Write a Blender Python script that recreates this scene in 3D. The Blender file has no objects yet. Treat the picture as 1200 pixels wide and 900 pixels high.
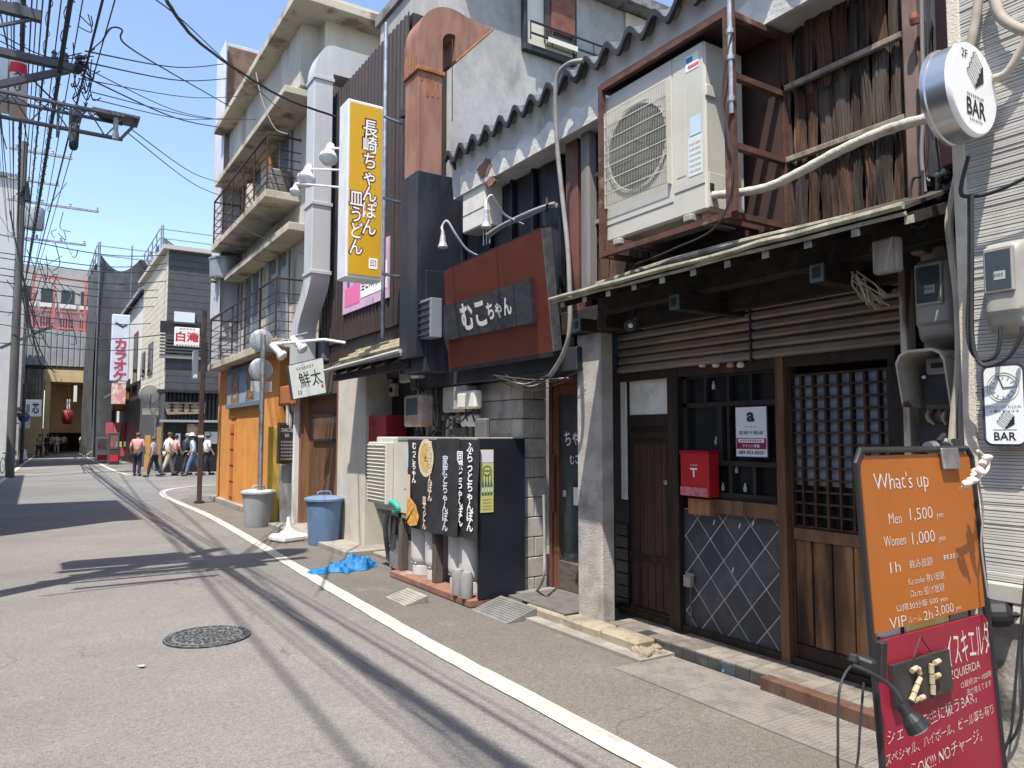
import bpy, math, random
import numpy as np
from mathutils import Vector, Matrix
R = math.radians
random.seed(7)
sc = bpy.context.scene
col = sc.collection

# ------------------------------------------------------------------ camera
FPX = 870.0
CAM = Vector((0, 0, 1.6))
YAW = math.atan(560 / math.hypot(870, 60))
PIT = math.atan(60 / 870)
cam = bpy.data.cameras.new('camera'); cam.sensor_width = 36; cam.lens = FPX / 1200 * 36
cam.clip_start = 0.05; cam.clip_end = 2000
cam_o = bpy.data.objects.new('camera', cam); col.objects.link(cam_o)
cam_o.location = CAM; cam_o.rotation_euler = (R(90) + PIT, 0, -YAW)
sc.camera = cam_o

# ------------------------------------------------------------------ sky, sun, exposure
SUN = Vector((-0.36, -0.28, 1)).normalized()
w = bpy.data.worlds.new('World'); sc.world = w; w.use_nodes = True
wn = w.node_tree.nodes; wl = w.node_tree.links
bg = wn['Background']; sky = wn.new('ShaderNodeTexSky'); sky.sky_type = 'NISHITA'; sky.sun_disc = False
sky.sun_elevation = math.asin(SUN.z); sky.sun_rotation = math.atan2(SUN.x, SUN.y)
sky.air_density = 1.0; sky.dust_density = 1.2; sky.ozone_density = 1.0
wl.new(sky.outputs[0], bg.inputs[0]); bg.inputs[1].default_value = 0.15
sun = bpy.data.lights.new('sun', 'SUN'); sun.energy = 4.0; sun.angle = R(0.53); sun.color = (1, 0.94, 0.85)
sun_o = bpy.data.objects.new('sun', sun); col.objects.link(sun_o)
sun_o.rotation_euler = (-SUN).to_track_quat('-Z', 'Y').to_euler(); sun_o.location = (-20, -15, 40)
sc.view_settings.view_transform = 'Standard'; sc.view_settings.look = 'None'
sc.view_settings.exposure = 1.0; sc.view_settings.gamma = 1; sc.view_settings.use_curve_mapping = False

# ------------------------------------------------------------------ measuring helpers (photo pixel -> point on a known plane)
_fw = Vector((math.sin(YAW) * math.cos(PIT), math.cos(YAW) * math.cos(PIT), math.sin(PIT)))
_rt = Vector((math.cos(YAW), -math.sin(YAW), 0)); _up = _rt.cross(_fw)
def ray(u, v): return _fw + _rt * ((u - 600) / FPX) + _up * ((450 - v) / FPX)
def PX(u, v, x): r = ray(u, v); return CAM + r * (x / r.x)
def PY(u, v, y): r = ray(u, v); return CAM + r * (y / r.y)
def PZ(u, v, z=0.0): r = ray(u, v); return CAM + r * ((z - CAM.z) / r.z)

# ------------------------------------------------------------------ materials
MATS = {}
def M(name, c, c2=None, scale=3.0, rough=0.7, metal=0.0, bump=0.0, bscale=40.0, streak=1.0, mix=(0.42, 0.62),
      c3=None, s3=1.2, m3=(0.55, 0.72), spec=0.4, fine=0.0, rnd=0.0, alpha=None, trans=0.0):
    """weathered procedural surface: base colour, second colour in noise patches (streak<1 stretches them vertically), third colour in larger stains"""
    if name in MATS: return MATS[name]
    m = bpy.data.materials.new(name); m.use_nodes = True
    n = m.node_tree.nodes; l = m.node_tree.links; b = n['Principled BSDF']
    b.inputs['Roughness'].default_value = rough; b.inputs['Metallic'].default_value = metal
    b.inputs['Specular IOR Level'].default_value = spec
    tc = n.new('ShaderNodeTexCoord'); mp = n.new('ShaderNodeMapping'); l.new(tc.outputs['Object'], mp.inputs[0])
    mp.inputs['Scale'].default_value = (1, 1, streak)
    def noise(s, d=6, src=mp, r=0.6):
        t = n.new('ShaderNodeTexNoise'); t.inputs['Scale'].default_value = s; t.inputs['Detail'].default_value = d
        t.inputs['Roughness'].default_value = r; l.new(src.outputs[0], t.inputs['Vector']); return t
    def ramp(src, a, bb):
        r = n.new('ShaderNodeMapRange'); r.inputs[1].default_value = a; r.inputs[2].default_value = bb
        r.interpolation_type = 'SMOOTHSTEP'; l.new(src, r.inputs[0]); return r.outputs[0]
    def rgb(q): 
        x = n.new('ShaderNodeRGB'); x.outputs[0].default_value = (*q, 1); return x.outputs[0]
    cur = rgb(c)
    def mixc(f, a, q, mode='MIX'):
        x = n.new('ShaderNodeMix'); x.data_type = 'RGBA'; x.blend_type = mode
        if isinstance(f, float): x.inputs[0].default_value = f
        else: l.new(f, x.inputs[0])
        l.new(a, x.inputs[6]); l.new(q, x.inputs[7]); return x.outputs[2]
    if c2: cur = mixc(ramp(noise(scale).outputs[0], *mix), cur, rgb(c2))
    if c3: cur = mixc(ramp(noise(s3, 8).outputs[0], *m3), cur, rgb(c3))
    if fine:
        t = noise(bscale * 2.0, 3, tc); g = ramp(t.outputs[0], 0.25, 0.75)
        v = n.new('ShaderNodeMapRange'); v.inputs[3].default_value = 1 - fine; v.inputs[4].default_value = 1 + fine; l.new(g, v.inputs[0])
        cc = n.new('ShaderNodeCombineColor'); [l.new(v.outputs[0], cc.inputs[i]) for i in range(3)]
        cur = mixc(1.0, cur, cc.outputs[0], 'MULTIPLY')
    if rnd:
        oi = n.new('ShaderNodeObjectInfo'); v = n.new('ShaderNodeMapRange'); v.inputs[3].default_value = 1 - rnd; v.inputs[4].default_value = 1 + rnd
        l.new(oi.outputs['Random'], v.inputs[0]); cc = n.new('ShaderNodeCombineColor'); [l.new(v.outputs[0], cc.inputs[i]) for i in range(3)]
        cur = mixc(1.0, cur, cc.outputs[0], 'MULTIPLY')
    l.new(cur, b.inputs['Base Color'])
    if bump:
        t = noise(bscale, 5); bp = n.new('ShaderNodeBump'); bp.inputs['Strength'].default_value = bump; bp.inputs['Distance'].default_value = 0.01
        l.new(t.outputs[0], bp.inputs['Height']); l.new(bp.outputs[0], b.inputs['Normal'])
    if trans: b.inputs['Transmission Weight'].default_value = trans
    MATS[name] = m; return m

# ------------------------------------------------------------------ mesh builder
ORG = {}
class MB:
    def __init__(s): s.v = []; s.f = []
    def add(s, vs, fs):
        k = len(s.v); s.v += [tuple(p) for p in vs]; s.f += [tuple(i + k for i in f) for f in fs]; return s
    def box(s, a, b, bev=0.0):
        x0, x1 = sorted((a[0], b[0])); y0, y1 = sorted((a[1], b[1])); z0, z1 = sorted((a[2], b[2]))
        if bev: 
            bev = min(bev, (x1-x0)*.45, (y1-y0)*.45, (z1-z0)*.45)
            return s.bbox(Vector(((x0+x1)/2, (y0+y1)/2, (z0+z1)/2)), Vector((x1-x0, y1-y0, z1-z0)), Matrix.Identity(3), bev)
        return s.add([(x0,y0,z0),(x1,y0,z0),(x1,y1,z0),(x0,y1,z0),(x0,y0,z1),(x1,y0,z1),(x1,y1,z1),(x0,y1,z1)],
                     [(0,3,2,1),(4,5,6,7),(0,1,5,4),(1,2,6,5),(2,3,7,6),(3,0,4,7)])
    def bbox(s, c, sz, rot, bev):
        """bevelled box, 24 vertices"""
        hx, hy, hz = sz[0]/2, sz[1]/2, sz[2]/2; vs = []; idx = {}
        for sx in (-1,1):
            for sy in (-1,1):
                for sz_ in (-1,1):
                    for ax in range(3):
                        p = [sx*(hx-bev), sy*(hy-bev), sz_*(hz-bev)]; p[ax] = (sx*hx, sy*hy, sz_*hz)[ax]
                        idx[(sx,sy,sz_,ax)] = len(vs); vs.append(Vector(c) + rot @ Vector(p))
        fs = []
        for ax in range(3):
            for sg in (-1,1):
                o = [i for i in range(3) if i != ax]; q = []
                for (a, b) in ((-1,-1),(1,-1),(1,1),(-1,1)):
                    k = [0,0,0]; k[ax] = sg; k[o[0]] = a; k[o[1]] = b; q.append(idx[(*k, ax)])
                fs.append(tuple(q))
        for ax in range(3):
            o = [i for i in range(3) if i != ax]
            for a in (-1,1):
                for b in (-1,1):
                    q = []
                    for (e, fa) in ((-1,o[0]),(1,o[0]),(1,o[1]),(-1,o[1])):
                        k = [0,0,0]; k[ax] = e; k[o[0]] = a; k[o[1]] = b; q.append(idx[(*k, fa)])
                    fs.append(tuple(q))
        for sx in (-1,1):
            for sy in (-1,1):
                for sz_ in (-1,1): fs.append(tuple(idx[(sx,sy,sz_,ax)] for ax in range(3)))
        return s.add(vs, fs)
    def obox(s, c, sz, rot=(0,0,0), bev=0.0):
        m = Matrix.Identity(3)
        from mathutils import Euler
        m = Euler(rot).to_matrix()
        if bev: return s.bbox(Vector(c), Vector(sz), m, bev)
        hx, hy, hz = sz[0]/2, sz[1]/2, sz[2]/2
        P = [(-hx,-hy,-hz),(hx,-hy,-hz),(hx,hy,-hz),(-hx,hy,-hz),(-hx,-hy,hz),(hx,-hy,hz),(hx,hy,hz),(-hx,hy,hz)]
        return s.add([Vector(c) + m @ Vector(p) for p in P], [(0,3,2,1),(4,5,6,7),(0,1,5,4),(1,2,6,5),(2,3,7,6),(3,0,4,7)])
    def beam(s, a, b, w, h=None, upv=(0,0,1)):
        """rectangular bar from a to b, w across, h along upv"""
        a, b = Vector(a), Vector(b); h = h or w; d = (b - a).normalized(); u = Vector(upv)
        if abs(d.dot(u)) > 0.98: u = Vector((0,1,0))
        sd = d.cross(u).normalized(); u = sd.cross(d)
        vs = []
        for p in (a, b):
            for (i, j) in ((-1,-1),(1,-1),(1,1),(-1,1)): vs.append(p + sd*(w/2*i) + u*(h/2*j))
        return s.add(vs, [(0,1,2,3)[::-1],(4,5,6,7),(0,1,5,4),(1,2,6,5),(2,3,7,6),(3,0,4,7)])
    def prism(s, poly, axis, t):
        """polygon (list of 3-d points) extruded by vector t"""
        n = len(poly); t = Vector(t); a = [Vector(p) for p in poly]; b = [p + t for p in a]
        return s.add(a + b, [tuple(range(n))[::-1], tuple(range(n, 2*n))] + [(i, (i+1) % n, n + (i+1) % n, n + i) for i in range(n)])
    def tube(s, pts, r, n=8, cap=True):
        pts = [Vector(p) for p in pts]; rs = r if isinstance(r, (list, tuple)) else [r]*len(pts); vs = []; prev = None
        for i, p in enumerate(pts):
            d = ((pts[min(i+1, len(pts)-1)] - pts[max(i-1, 0)])).normalized()
            u = prev if prev is not None else (Vector((0,0,1)) if abs(d.z) < 0.9 else Vector((1,0,0)))
            u = (u - d * u.dot(d)).normalized(); prev = u; w_ = d.cross(u)
            for k in range(n):
                a = 2*math.pi*k/n; vs.append(p + (u*math.cos(a) + w_*math.sin(a))*rs[i])
        fs = []
        for i in range(len(pts)-1):
            for k in range(n): fs.append((i*n+k, i*n+(k+1)%n, (i+1)*n+(k+1)%n, (i+1)*n+k))
        if cap: fs += [tuple(range(n))[::-1], tuple(range((len(pts)-1)*n, len(pts)*n))]
        return s.add(vs, fs)
    def lathe(s, prof, c, ax=(0,0,1), n=24, cap=True):
        """profile of (radius, height) pairs turned about ax through c"""
        a = Vector(ax).normalized(); u = a.orthogonal().normalized(); w_ = a.cross(u); vs = []; c = Vector(c)
        for (r, h) in prof:
            for k in range(n):
                t = 2*math.pi*k/n; vs.append(c + a*h + (u*math.cos(t) + w_*math.sin(t))*max(r, 1e-4))
        fs = []
        for i in range(len(prof)-1):
            for k in range(n): fs.append((i*n+k, i*n+(k+1)%n, (i+1)*n+(k+1)%n, (i+1)*n+k))
        if cap: fs += [tuple(range(n))[::-1], tuple(range((len(prof)-1)*n, len(prof)*n))]
        return s.add(vs, fs)
    def ring(s, r0, r1, h, c, ax=(0,0,1), n=36): return s.lathe([(r0,0),(r0,h),(r1,h),(r1,0),(r0,0)], c, ax, n, cap=False)
    def grid(s, fn, nu, nv):
        vs = [fn(i/nu, j/nv) for j in range(nv+1) for i in range(nu+1)]
        return s.add(vs, [(j*(nu+1)+i, j*(nu+1)+i+1, (j+1)*(nu+1)+i+1, (j+1)*(nu+1)+i) for j in range(nv) for i in range(nu)])
    def build(s, name, mat, parent=None, org=None, smooth=False):
        if parent is not None: o0 = ORG[parent.name]
        else: o0 = Vector(org) if org is not None else Vector((0,0,0))
        me = bpy.data.meshes.new(name)
        me.from_pydata([(p[0]-o0.x, p[1]-o0.y, p[2]-o0.z) for p in s.v], [], s.f); me.update()
        import bmesh
        bm = bmesh.new(); bm.from_mesh(me); bmesh.ops.recalc_face_normals(bm, faces=bm.faces); bm.to_mesh(me); bm.free()
        if smooth:
            me.polygons.foreach_set('use_smooth', [True]*len(me.polygons))
            try: me.set_sharp_from_angle(angle=R(40))
            except Exception: pass
        me.materials.append(mat)
        o = bpy.data.objects.new(name, me); col.objects.link(o)
        if parent is not None: o.parent = parent
        else: o.location = o0
        ORG[o.name] = o0
        return o
def tag(o, label=None, cat=None, group=None, kind=None):
    if label: o['label'] = label
    if cat: o['category'] = cat
    if group: o['group'] = group
    if kind: o['kind'] = kind
    return o
def thing(name, label, cat, loc, group=None):
    o = bpy.data.objects.new(name, None); o.empty_display_size = 0.1; col.objects.link(o); o.location = loc
    ORG[o.name] = Vector(loc); return tag(o, label, cat, group)
def box(name, a, b, mat, parent=None, bev=0.0, org=None): return MB().box(a, b, bev).build(name, mat, parent, org)
def tube(name, pts, r, mat, parent=None, n=8, org=None): return MB().tube(pts, r, n).build(name, mat, parent, org, smooth=True)
def bez(p, n=8):
    """Catmull-Rom through points"""
    p = [Vector(q) for q in p]; out = []
    for i in range(len(p)-1):
        a = p[max(i-1,0)]; b = p[i]; c = p[i+1]; d = p[min(i+2, len(p)-1)]
        for k in range(n):
            t = k/n; out.append(0.5*((2*b) + (c-a)*t + (2*a-5*b+4*c-d)*t*t + (-a+3*b-3*c+d)*t**3))
    return out + [p[-1]]
def copy_tree(o, parent=None, off=None):
    c = o.copy(); col.objects.link(c); c.parent = parent
    if parent is None and off is not None: c.location = o.location + Vector(off)
    for ch in [q for q in bpy.data.objects if q.parent == o]: copy_tree(ch, c)
    return c

# ------------------------------------------------------------------ lettering
TXT = {}
def _text_mesh(s, bold, ls=1.0):
    k = (s, bold, ls)
    if k in TXT: return TXT[k]
    cu = bpy.data.curves.new('t', 'FONT'); cu.body = s; cu.align_x = 'CENTER'; cu.offset = bold; cu.space_line = ls
    cu.resolution_u = 3
    o = bpy.data.objects.new('t', cu); col.objects.link(o); bpy.context.view_layer.update()
    dg = bpy.context.evaluated_depsgraph_get(); me = bpy.data.meshes.new_from_object(o.evaluated_get(dg))
    n = len(me.vertices); a = np.zeros(n*3); me.vertices.foreach_get('co', a); a = a.reshape(-1, 3)[:, :2]
    fs = [tuple(p.vertices) for p in me.polygons]
    bpy.data.objects.remove(o); bpy.data.curves.remove(cu); bpy.data.meshes.remove(me)
    TXT[k] = (a, fs); return TXT[k]
AX = {'-x': (Vector((0,-1,0)), Vector((0,0,1))), '-y': (Vector((1,0,0)), Vector((0,0,1)))}
def text(parent, s, c, w_, h_, mat, face='-x', bold=0.0, lift=0.0015, ls=1.0, shear=0.0, rot=0.0, name='lettering', axes=None, vert=False, jit=0.0):
    """flat print fitted into a w x h box centred on c"""
    if vert: s = '\n'.join(s)
    a, fs = _text_mesh(s, bold, ls)
    if len(a) == 0: return None
    lo = a.min(0); hi = a.max(0); q = (a - (lo+hi)/2) / np.maximum(hi-lo, 1e-6)
    ax, ay = axes if axes else AX[face]; nm = ax.cross(ay).normalized()
    X = q[:, 0]*w_ + shear*q[:, 1]*h_; Y = q[:, 1]*h_
    if jit: Y = Y + jit*np.sin(X*37/ max(w_, .01)) * h_; X = X + jit*np.sin(Y*23/max(h_, .01)) * w_*.3
    cr, sr = math.cos(rot), math.sin(rot); X, Y = X*cr - Y*sr, X*sr + Y*cr
    c = Vector(c) + nm*lift
    mb = MB(); mb.v = [tuple(c + ax*float(x) + ay*float(y)) for x, y in zip(X, Y)]; mb.f = fs
    o = mb.build(name, mat, parent); return o
def dashes(parent, c, w_, h_, n, mat, face='-x', lift=0.0015, name='small_print', axes=None):
    """a row of tiny illegible characters"""
    ax, ay = axes if axes else AX[face]; nm = ax.cross(ay).normalized(); c = Vector(c) + nm*lift; mb = MB(); st = w_/n; rr = random.Random(n*7+int(w_*1000))
    for i in range(n):
        o = c + ax*(-w_/2 + st*(i+.5))
        for k in range(3):
            hh = h_*rr.uniform(.1, .2); y = h_*(-.4 + .4*k); ww = st*rr.uniform(.45, .8)
            p = o + ay*y; mb.add([p-ax*ww/2-ay*hh/2, p+ax*ww/2-ay*hh/2, p+ax*ww/2+ay*hh/2, p-ax*ww/2+ay*hh/2], [(0,1,2,3)])
        ww = st*.12; p = o + ax*rr.uniform(-.2, .2)*st; mb.add([p-ax*ww-ay*h_/2, p+ax*ww-ay*h_/2, p+ax*ww+ay*h_/2, p-ax*ww+ay*h_/2], [(0,1,2,3)])
    return mb.build(name, mat, parent)

# ------------------------------------------------------------------ shared materials
black = M('black_paint', (.02,.021,.024), (.035,.036,.04), 6, .5, bump=.05)
blacksat = M('black_board', (.012,.013,.016), (.02,.02,.024), 3, .4)
whitep = M('white_paint', (.75,.75,.73), (.62,.61,.58), 4, .55, bump=.05, c3=(.45,.43,.39), s3=2, m3=(.6,.8))
ink = M('black_ink', (.02,.02,.022), rough=.6)
inkw = M('white_ink', (.85,.85,.84), rough=.6)
inkr = M('red_ink', (.55,.02,.04), rough=.6)
chalk = M('chalk_marker', (.55,.5,.47), rough=.7)
steel = M('galvanised_steel', (.42,.43,.44), (.3,.3,.31), 9, .42, .8, .06)
grime = M('grimy_grey', (.2,.195,.19), (.1,.095,.09), 5, .7, bump=.2, bscale=25)
rubber = M('black_rubber', (.018,.018,.02), rough=.55)
cable_m = M('cable_sheath', (.028,.028,.032), rough=.6)
glass_d = M('dark_glass', (.012,.015,.017), rough=.06, spec=.6)
woodk = M('dark_stained_wood', (.035,.022,.015), (.018,.012,.009), 14, .6, bump=.25, bscale=60, streak=.08, c3=(.09,.05,.028), s3=3, m3=(.55,.75))
plastic_g = M('grey_plastic', (.33,.32,.29), (.27,.26,.23), 5, .5, c3=(.2,.19,.17), s3=3, m3=(.55,.8))
plastic_l = M('cream_plastic', (.62,.6,.54), (.55,.53,.47), 5, .5, c3=(.42,.4,.35), s3=2.5, m3=(.6,.8))
# ================================================================== GROUND
def asphalt(name, c, c2, c3):
    m = bpy.data.materials.new(name); m.use_nodes = True; n = m.node_tree.nodes; l = m.node_tree.links; b = n['Principled BSDF']
    tc = n.new('ShaderNodeTexCoord')
    def nz(s, d=5, r=.6):
        t = n.new('ShaderNodeTexNoise'); t.inputs['Scale'].default_value = s; t.inputs['Detail'].default_value = d; t.inputs['Roughness'].default_value = r
        l.new(tc.outputs['Object'], t.inputs[0]); return t.outputs[0]
    def mr(s, a, bb, o0=0, o1=1):
        r = n.new('ShaderNodeMapRange'); r.inputs[1].default_value = a; r.inputs[2].default_value = bb; r.inputs[3].default_value = o0; r.inputs[4].default_value = o1
        l.new(s, r.inputs[0]); return r.outputs[0]
    def mx(f, a, bq, mode='MIX'):
        x = n.new('ShaderNodeMix'); x.data_type = 'RGBA'; x.blend_type = mode
        if isinstance(f, float): x.inputs[0].default_value = f
        else: l.new(f, x.inputs[0])
        for i, q in ((6, a), (7, bq)):
            if isinstance(q, tuple): x.inputs[i].default_value = (*q, 1)
            else: l.new(q, x.inputs[i])
        return x.outputs[2]
    cur = mx(mr(nz(.45, 6), .4, .62), c, c2)
    cur = mx(mr(nz(1.7, 7, .7), .56, .74), cur, c3)
    # aggregate: pale and dark stones
    vo = n.new('ShaderNodeTexVoronoi'); vo.inputs['Scale'].default_value = 150; l.new(tc.outputs['Object'], vo.inputs[0])
    sep = n.new('ShaderNodeSeparateColor'); l.new(vo.outputs['Color'], sep.inputs[0])
    g = mr(sep.outputs[0], 0, 1, .72, 1.28); cc = n.new('ShaderNodeCombineColor'); [l.new(g, cc.inputs[i]) for i in range(3)]
    cur = mx(1.0, cur, cc.outputs[0], 'MULTIPLY')
    g2 = mr(nz(28, 4), .3, .7, .86, 1.12); cc2 = n.new('ShaderNodeCombineColor'); [l.new(g2, cc2.inputs[i]) for i in range(3)]
    cur = mx(1.0, cur, cc2.outputs[0], 'MULTIPLY')
    # hairline cracks, wandering
    wn_ = n.new('ShaderNodeTexNoise'); wn_.inputs['Scale'].default_value = 1.3; wn_.inputs['Detail'].default_value = 6; l.new(tc.outputs['Object'], wn_.inputs[0])
    av = n.new('ShaderNodeMixRGB'); av.blend_type = 'ADD'; av.inputs[0].default_value = 1.2; l.new(tc.outputs['Object'], av.inputs[1]); l.new(wn_.outputs['Color'], av.inputs[2])
    vc = n.new('ShaderNodeTexVoronoi'); vc.feature = 'DISTANCE_TO_EDGE'; vc.inputs['Scale'].default_value = .42; l.new(av.outputs[0], vc.inputs[0])
    ck = n.new('ShaderNodeMath'); ck.operation = 'MULTIPLY'; l.new(mr(vc.outputs['Distance'], .0045, .001, 0, .6), ck.inputs[0]); l.new(mr(nz(.6, 3), .45, .55), ck.inputs[1])
    cur = mx(ck.outputs[0], cur, tuple(q*.42 for q in c))
    # tyre-polished and oily tracks: broad soft tone changes
    g3 = mr(nz(.22, 4, .55), .35, .68, .8, 1.14); cc3 = n.new('ShaderNodeCombineColor'); [l.new(g3, cc3.inputs[i]) for i in range(3)]
    cur = mx(1.0, cur, cc3.outputs[0], 'MULTIPLY')
    # dark drips and old gum spots
    v2 = n.new('ShaderNodeTexVoronoi'); v2.inputs['Scale'].default_value = 2.6; l.new(tc.outputs['Object'], v2.inputs[0])
    cur = mx(mr(v2.outputs['Distance'], .05, .02, 0, .55), cur, tuple(q*.5 for q in c))
    l.new(cur, b.inputs['Base Color']); b.inputs['Roughness'].default_value = .85; b.inputs['Specular IOR Level'].default_value = .3
    bp = n.new('ShaderNodeBump'); bp.inputs['Strength'].default_value = .35; bp.inputs['Distance'].default_value = .006
    l.new(vo.outputs['Distance'], bp.inputs['Height']); l.new(bp.outputs[0], b.inputs['Normal'])
    return m
road_m = asphalt('asphalt', (.198,.186,.176), (.158,.15,.143), (.228,.215,.202))
side_m = asphalt('patched_asphalt', (.158,.142,.127), (.128,.116,.105), (.195,.177,.158))
patch_m = asphalt('trench_patch_asphalt', (.178,.176,.168), (.15,.148,.142), (.2,.197,.188))
conc_m = M('old_concrete', (.29,.27,.24), (.22,.2,.175), 4, .9, bump=.4, bscale=60, c3=(.2,.18,.15), s3=3, m3=(.52,.7), fine=.25)
def sheet(name, pts, z, mat):
    mb = MB(); mb.add([(p[0], p[1], z) for p in pts], [tuple(range(len(pts)))])
    return tag(mb.build(name, mat), kind='structure')
sheet('ground', [(-900,-300),(900,-300),(900,1500),(-900,1500)], -0.004, M('town_ground', (.17,.165,.155), (.13,.125,.12), .5, .9))
sheet('road', [(-2.2,-8),(3.3,-8),(3.3,5),(3.4,9),(3.6,19),(4.1,25),(60,25),(60,33.5),(3.6,33.5),(3.6,76),(-1.2,76),(-1.9,33),(-2.2,20)], 0.0, road_m)
sheet('roadside_strip', [(2.62,-8),(4.6,-8),(4.6,19.2),(3.6,21.5),(3.1,20),(2.95,15),(2.75,9),(2.66,5)], 0.004, side_m)
sheet('road_patch', [(-.9,20.5),(2.7,20.2),(3.4,24.5),(3.4,32),(-1.2,32)], .002, patch_m)
line_m = M('worn_white_road_paint', (.5,.475,.41), (.42,.4,.35), 9, .7, bump=.2, bscale=90, c3=(.33,.31,.28), s3=7, m3=(.54,.72), fine=.25)
def stripe(name, cpts, width, z=.009):
    p = bez([(a[0], a[1], 0) for a in cpts], 10); mb = MB(); vs = []; rr = random.Random(3)
    for i, q in enumerate(p):
        d = (p[min(i+1, len(p)-1)] - p[max(i-1, 0)]).normalized(); nn = Vector((-d.y, d.x, 0))
        vs += [q + nn*(width/2 + rr.uniform(-.006,.006)) + Vector((0,0,z)), q - nn*(width/2 + rr.uniform(-.006,.006)) + Vector((0,0,z))]
    mb.add(vs, [(2*i, 2*i+1, 2*i+3, 2*i+2) for i in range(len(p)-1)])
    return tag(mb.build(name, line_m), kind='structure')
stripe('road_marking', [(2.55,-6),(2.57,0),(2.585,3),(2.6,5.3),(2.71,8.6),(2.86,12),(2.98,16),(2.93,19.5),(2.95,21.6),(3.2,23.4),(3.9,24.7),(5.2,25.2),(8,25.2),(14,25.2)], .15)
stripe('road_marking', [(9,33.2),(5,33.2),(3.7,33.1),(3.2,34.5),(3.1,40),(3.2,53),(3.3,74)], .15)
stripe('road_marking', [(-1.7,10),(-1.25,22),(-.92,31),(-.5,48),(-.04,64),(.1,74)], .15)
# manhole cover
mc = Vector((1.22, 6.37, .004))
iron = M('cast_iron', (.035,.039,.046), (.055,.06,.065), 14, .5, .5, .15, c3=(.15,.15,.145), s3=18, m3=(.5,.62))
ironw = M('worn_iron_relief', (.3,.3,.29), (.14,.145,.15), 22, .45, .4, .2)
t = thing('manhole_cover', 'round cast iron manhole cover with patterned relief in the road', 'manhole', mc)
MB().lathe([(.325,-.004),(.325,.006),(.31,.007),(.0,.007)], mc, n=48).build('cover', iron, t)
for r0 in (.318, .262, .25, .17, .085):
    MB().ring(r0, r0-.007, .011, mc, n=48).build('raised_ring', ironw, t)
mb = MB(); rr = random.Random(5)
for (rad, k, sz) in ((.29,30,.017),(.225,22,.02),(.2,26,.016),(.145,18,.02),(.115,16,.016),(.055,9,.016),(.025,4,.012)):
    for i in range(k):
        a = 2*math.pi*(i+.5*rr.random())/k; mb.obox(mc + Vector((rad*math.cos(a), rad*math.sin(a), .009)), (sz*1.4, sz*.75, .006), (0,0,a+rr.uniform(-.9,.9)))
tag(mb.build('relief_pattern', ironw, t), kind='stuff')
# litter and specks of paper on the road
for i, (u, v, lab) in enumerate(((165,781,'small white paper scrap on the road left of centre, below the manhole'),)):
    p = PZ(u, v, .01); mb = MB()
    a = rr.uniform(0, 3); mb.obox(p + Vector((0,0,.005)), (.06, .022, .002), (0.1, .1, a)); mb.obox(p + Vector((.01,.008,.005)), (.04,.026,.002), (.2, .1, a+.7))
    tag(mb.build('litter_scrap', M('orange_paper', (.7,.25,.08)) if 'orange' in lab else M('paper', (.8,.8,.78))), lab, 'litter')
# concrete gutter edge, kerb stones, chequered cover plates, ramp, mat
mb = MB(); mb.box((3.62,3.98,.004),(3.97,5.55,.03)); tag(mb.build('gutter_edge', conc_m), kind='structure')
kerb_m = M('kerb_stone', (.31,.27,.2), (.23,.19,.14), 6, .9, bump=.5, bscale=50, c3=(.16,.14,.11), s3=4, m3=(.55,.7), fine=.2)
t = thing('kerb', 'low worn stone kerb stepping along the shopfront left of the tiled step', 'kerb', (3.83, 4.7, 0))
y = 5.62
for i, L in enumerate((.55,.5,.42)):
    mb = MB(); mb.obox((3.84, y - L/2, .05), (.2, L-.012, .1), (0, 0, rr.uniform(-.02,.02)), bev=.018); mb.build('kerb_stone', kerb_m, t); y -= L
mb = MB()
for i in range(9):
    mb.obox((3.8+rr.uniform(-.09,.09), 4.1+rr.uniform(-.1,.1), .03), (rr.uniform(.04,.1), rr.uniform(.04,.1), rr.uniform(.04,.08)), (rr.uniform(-.4,.4), rr.uniform(-.4,.4), rr.random()*3), bev=.008)
mb.build('broken_end', kerb_m, t)
plate_m = M('chequer_plate', (.21,.19,.175), (.16,.145,.135), 5, .8, 0, .3, 50, c3=(.125,.11,.1), s3=2, m3=(.55,.75))
t = thing('gutter_cover', 'row of studded gutter cover plates in front of the tiled step', 'gutter cover', (3.7, 3, 0))
y = 4.0
for i in range(5):
    mb = MB(); mb.box((3.4,y-.6,.004),(3.93,y-.004,.014)); p = mb.build('cover_plate', plate_m, t)
    mb = MB(); n = 0
    for a in range(18):
        for b_ in range(18):
            cx, cy = 3.41 + .5*(a+.5)/18, y-.6 + .58*(b_+.5)/18
            mb.obox((cx, cy, .015), (.02, .008, .004), (0,0, R(45) if (a+b_) % 2 else R(-45)))
    tag(mb.build('studs', plate_m, p), kind='stuff'); y -= .6
r0, r1 = PZ(560,712), PZ(590,730)
alu = M('ribbed_aluminium', (.24,.24,.235), (.19,.19,.185), 8, .5, .3, .1, c3=(.25,.24,.22), s3=4, m3=(.6,.8))
t = thing('kerb_ramp', 'grey ribbed kerb ramp wedge on the ground before the glass door', 'ramp', (3.6,5.75,0))
mb = MB(); mb.add([(3.42,5.42,.006),(3.42,6.02,.006),(3.74,5.42,.006),(3.74,6.02,.006),(3.74,5.42,.1),(3.74,6.02,.1)], [(0,1,3,2),(0,2,4),(1,5,3),(2,3,5,4),(0,4,5,1)]); mb.build('wedge', alu, t)
for i in range(9):
    x = 3.46 + i*.03; z = .008 + (x-3.42)/.32*.094; MB().beam((x,5.44,z),(x,6.0,z),.012,.008).build('tread_rib', alu, t)
t = thing('kerb_ramp', 'small weathered grey ramp wedge in front of the gas cylinders', 'ramp', (3.2,6.6,0))
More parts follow.
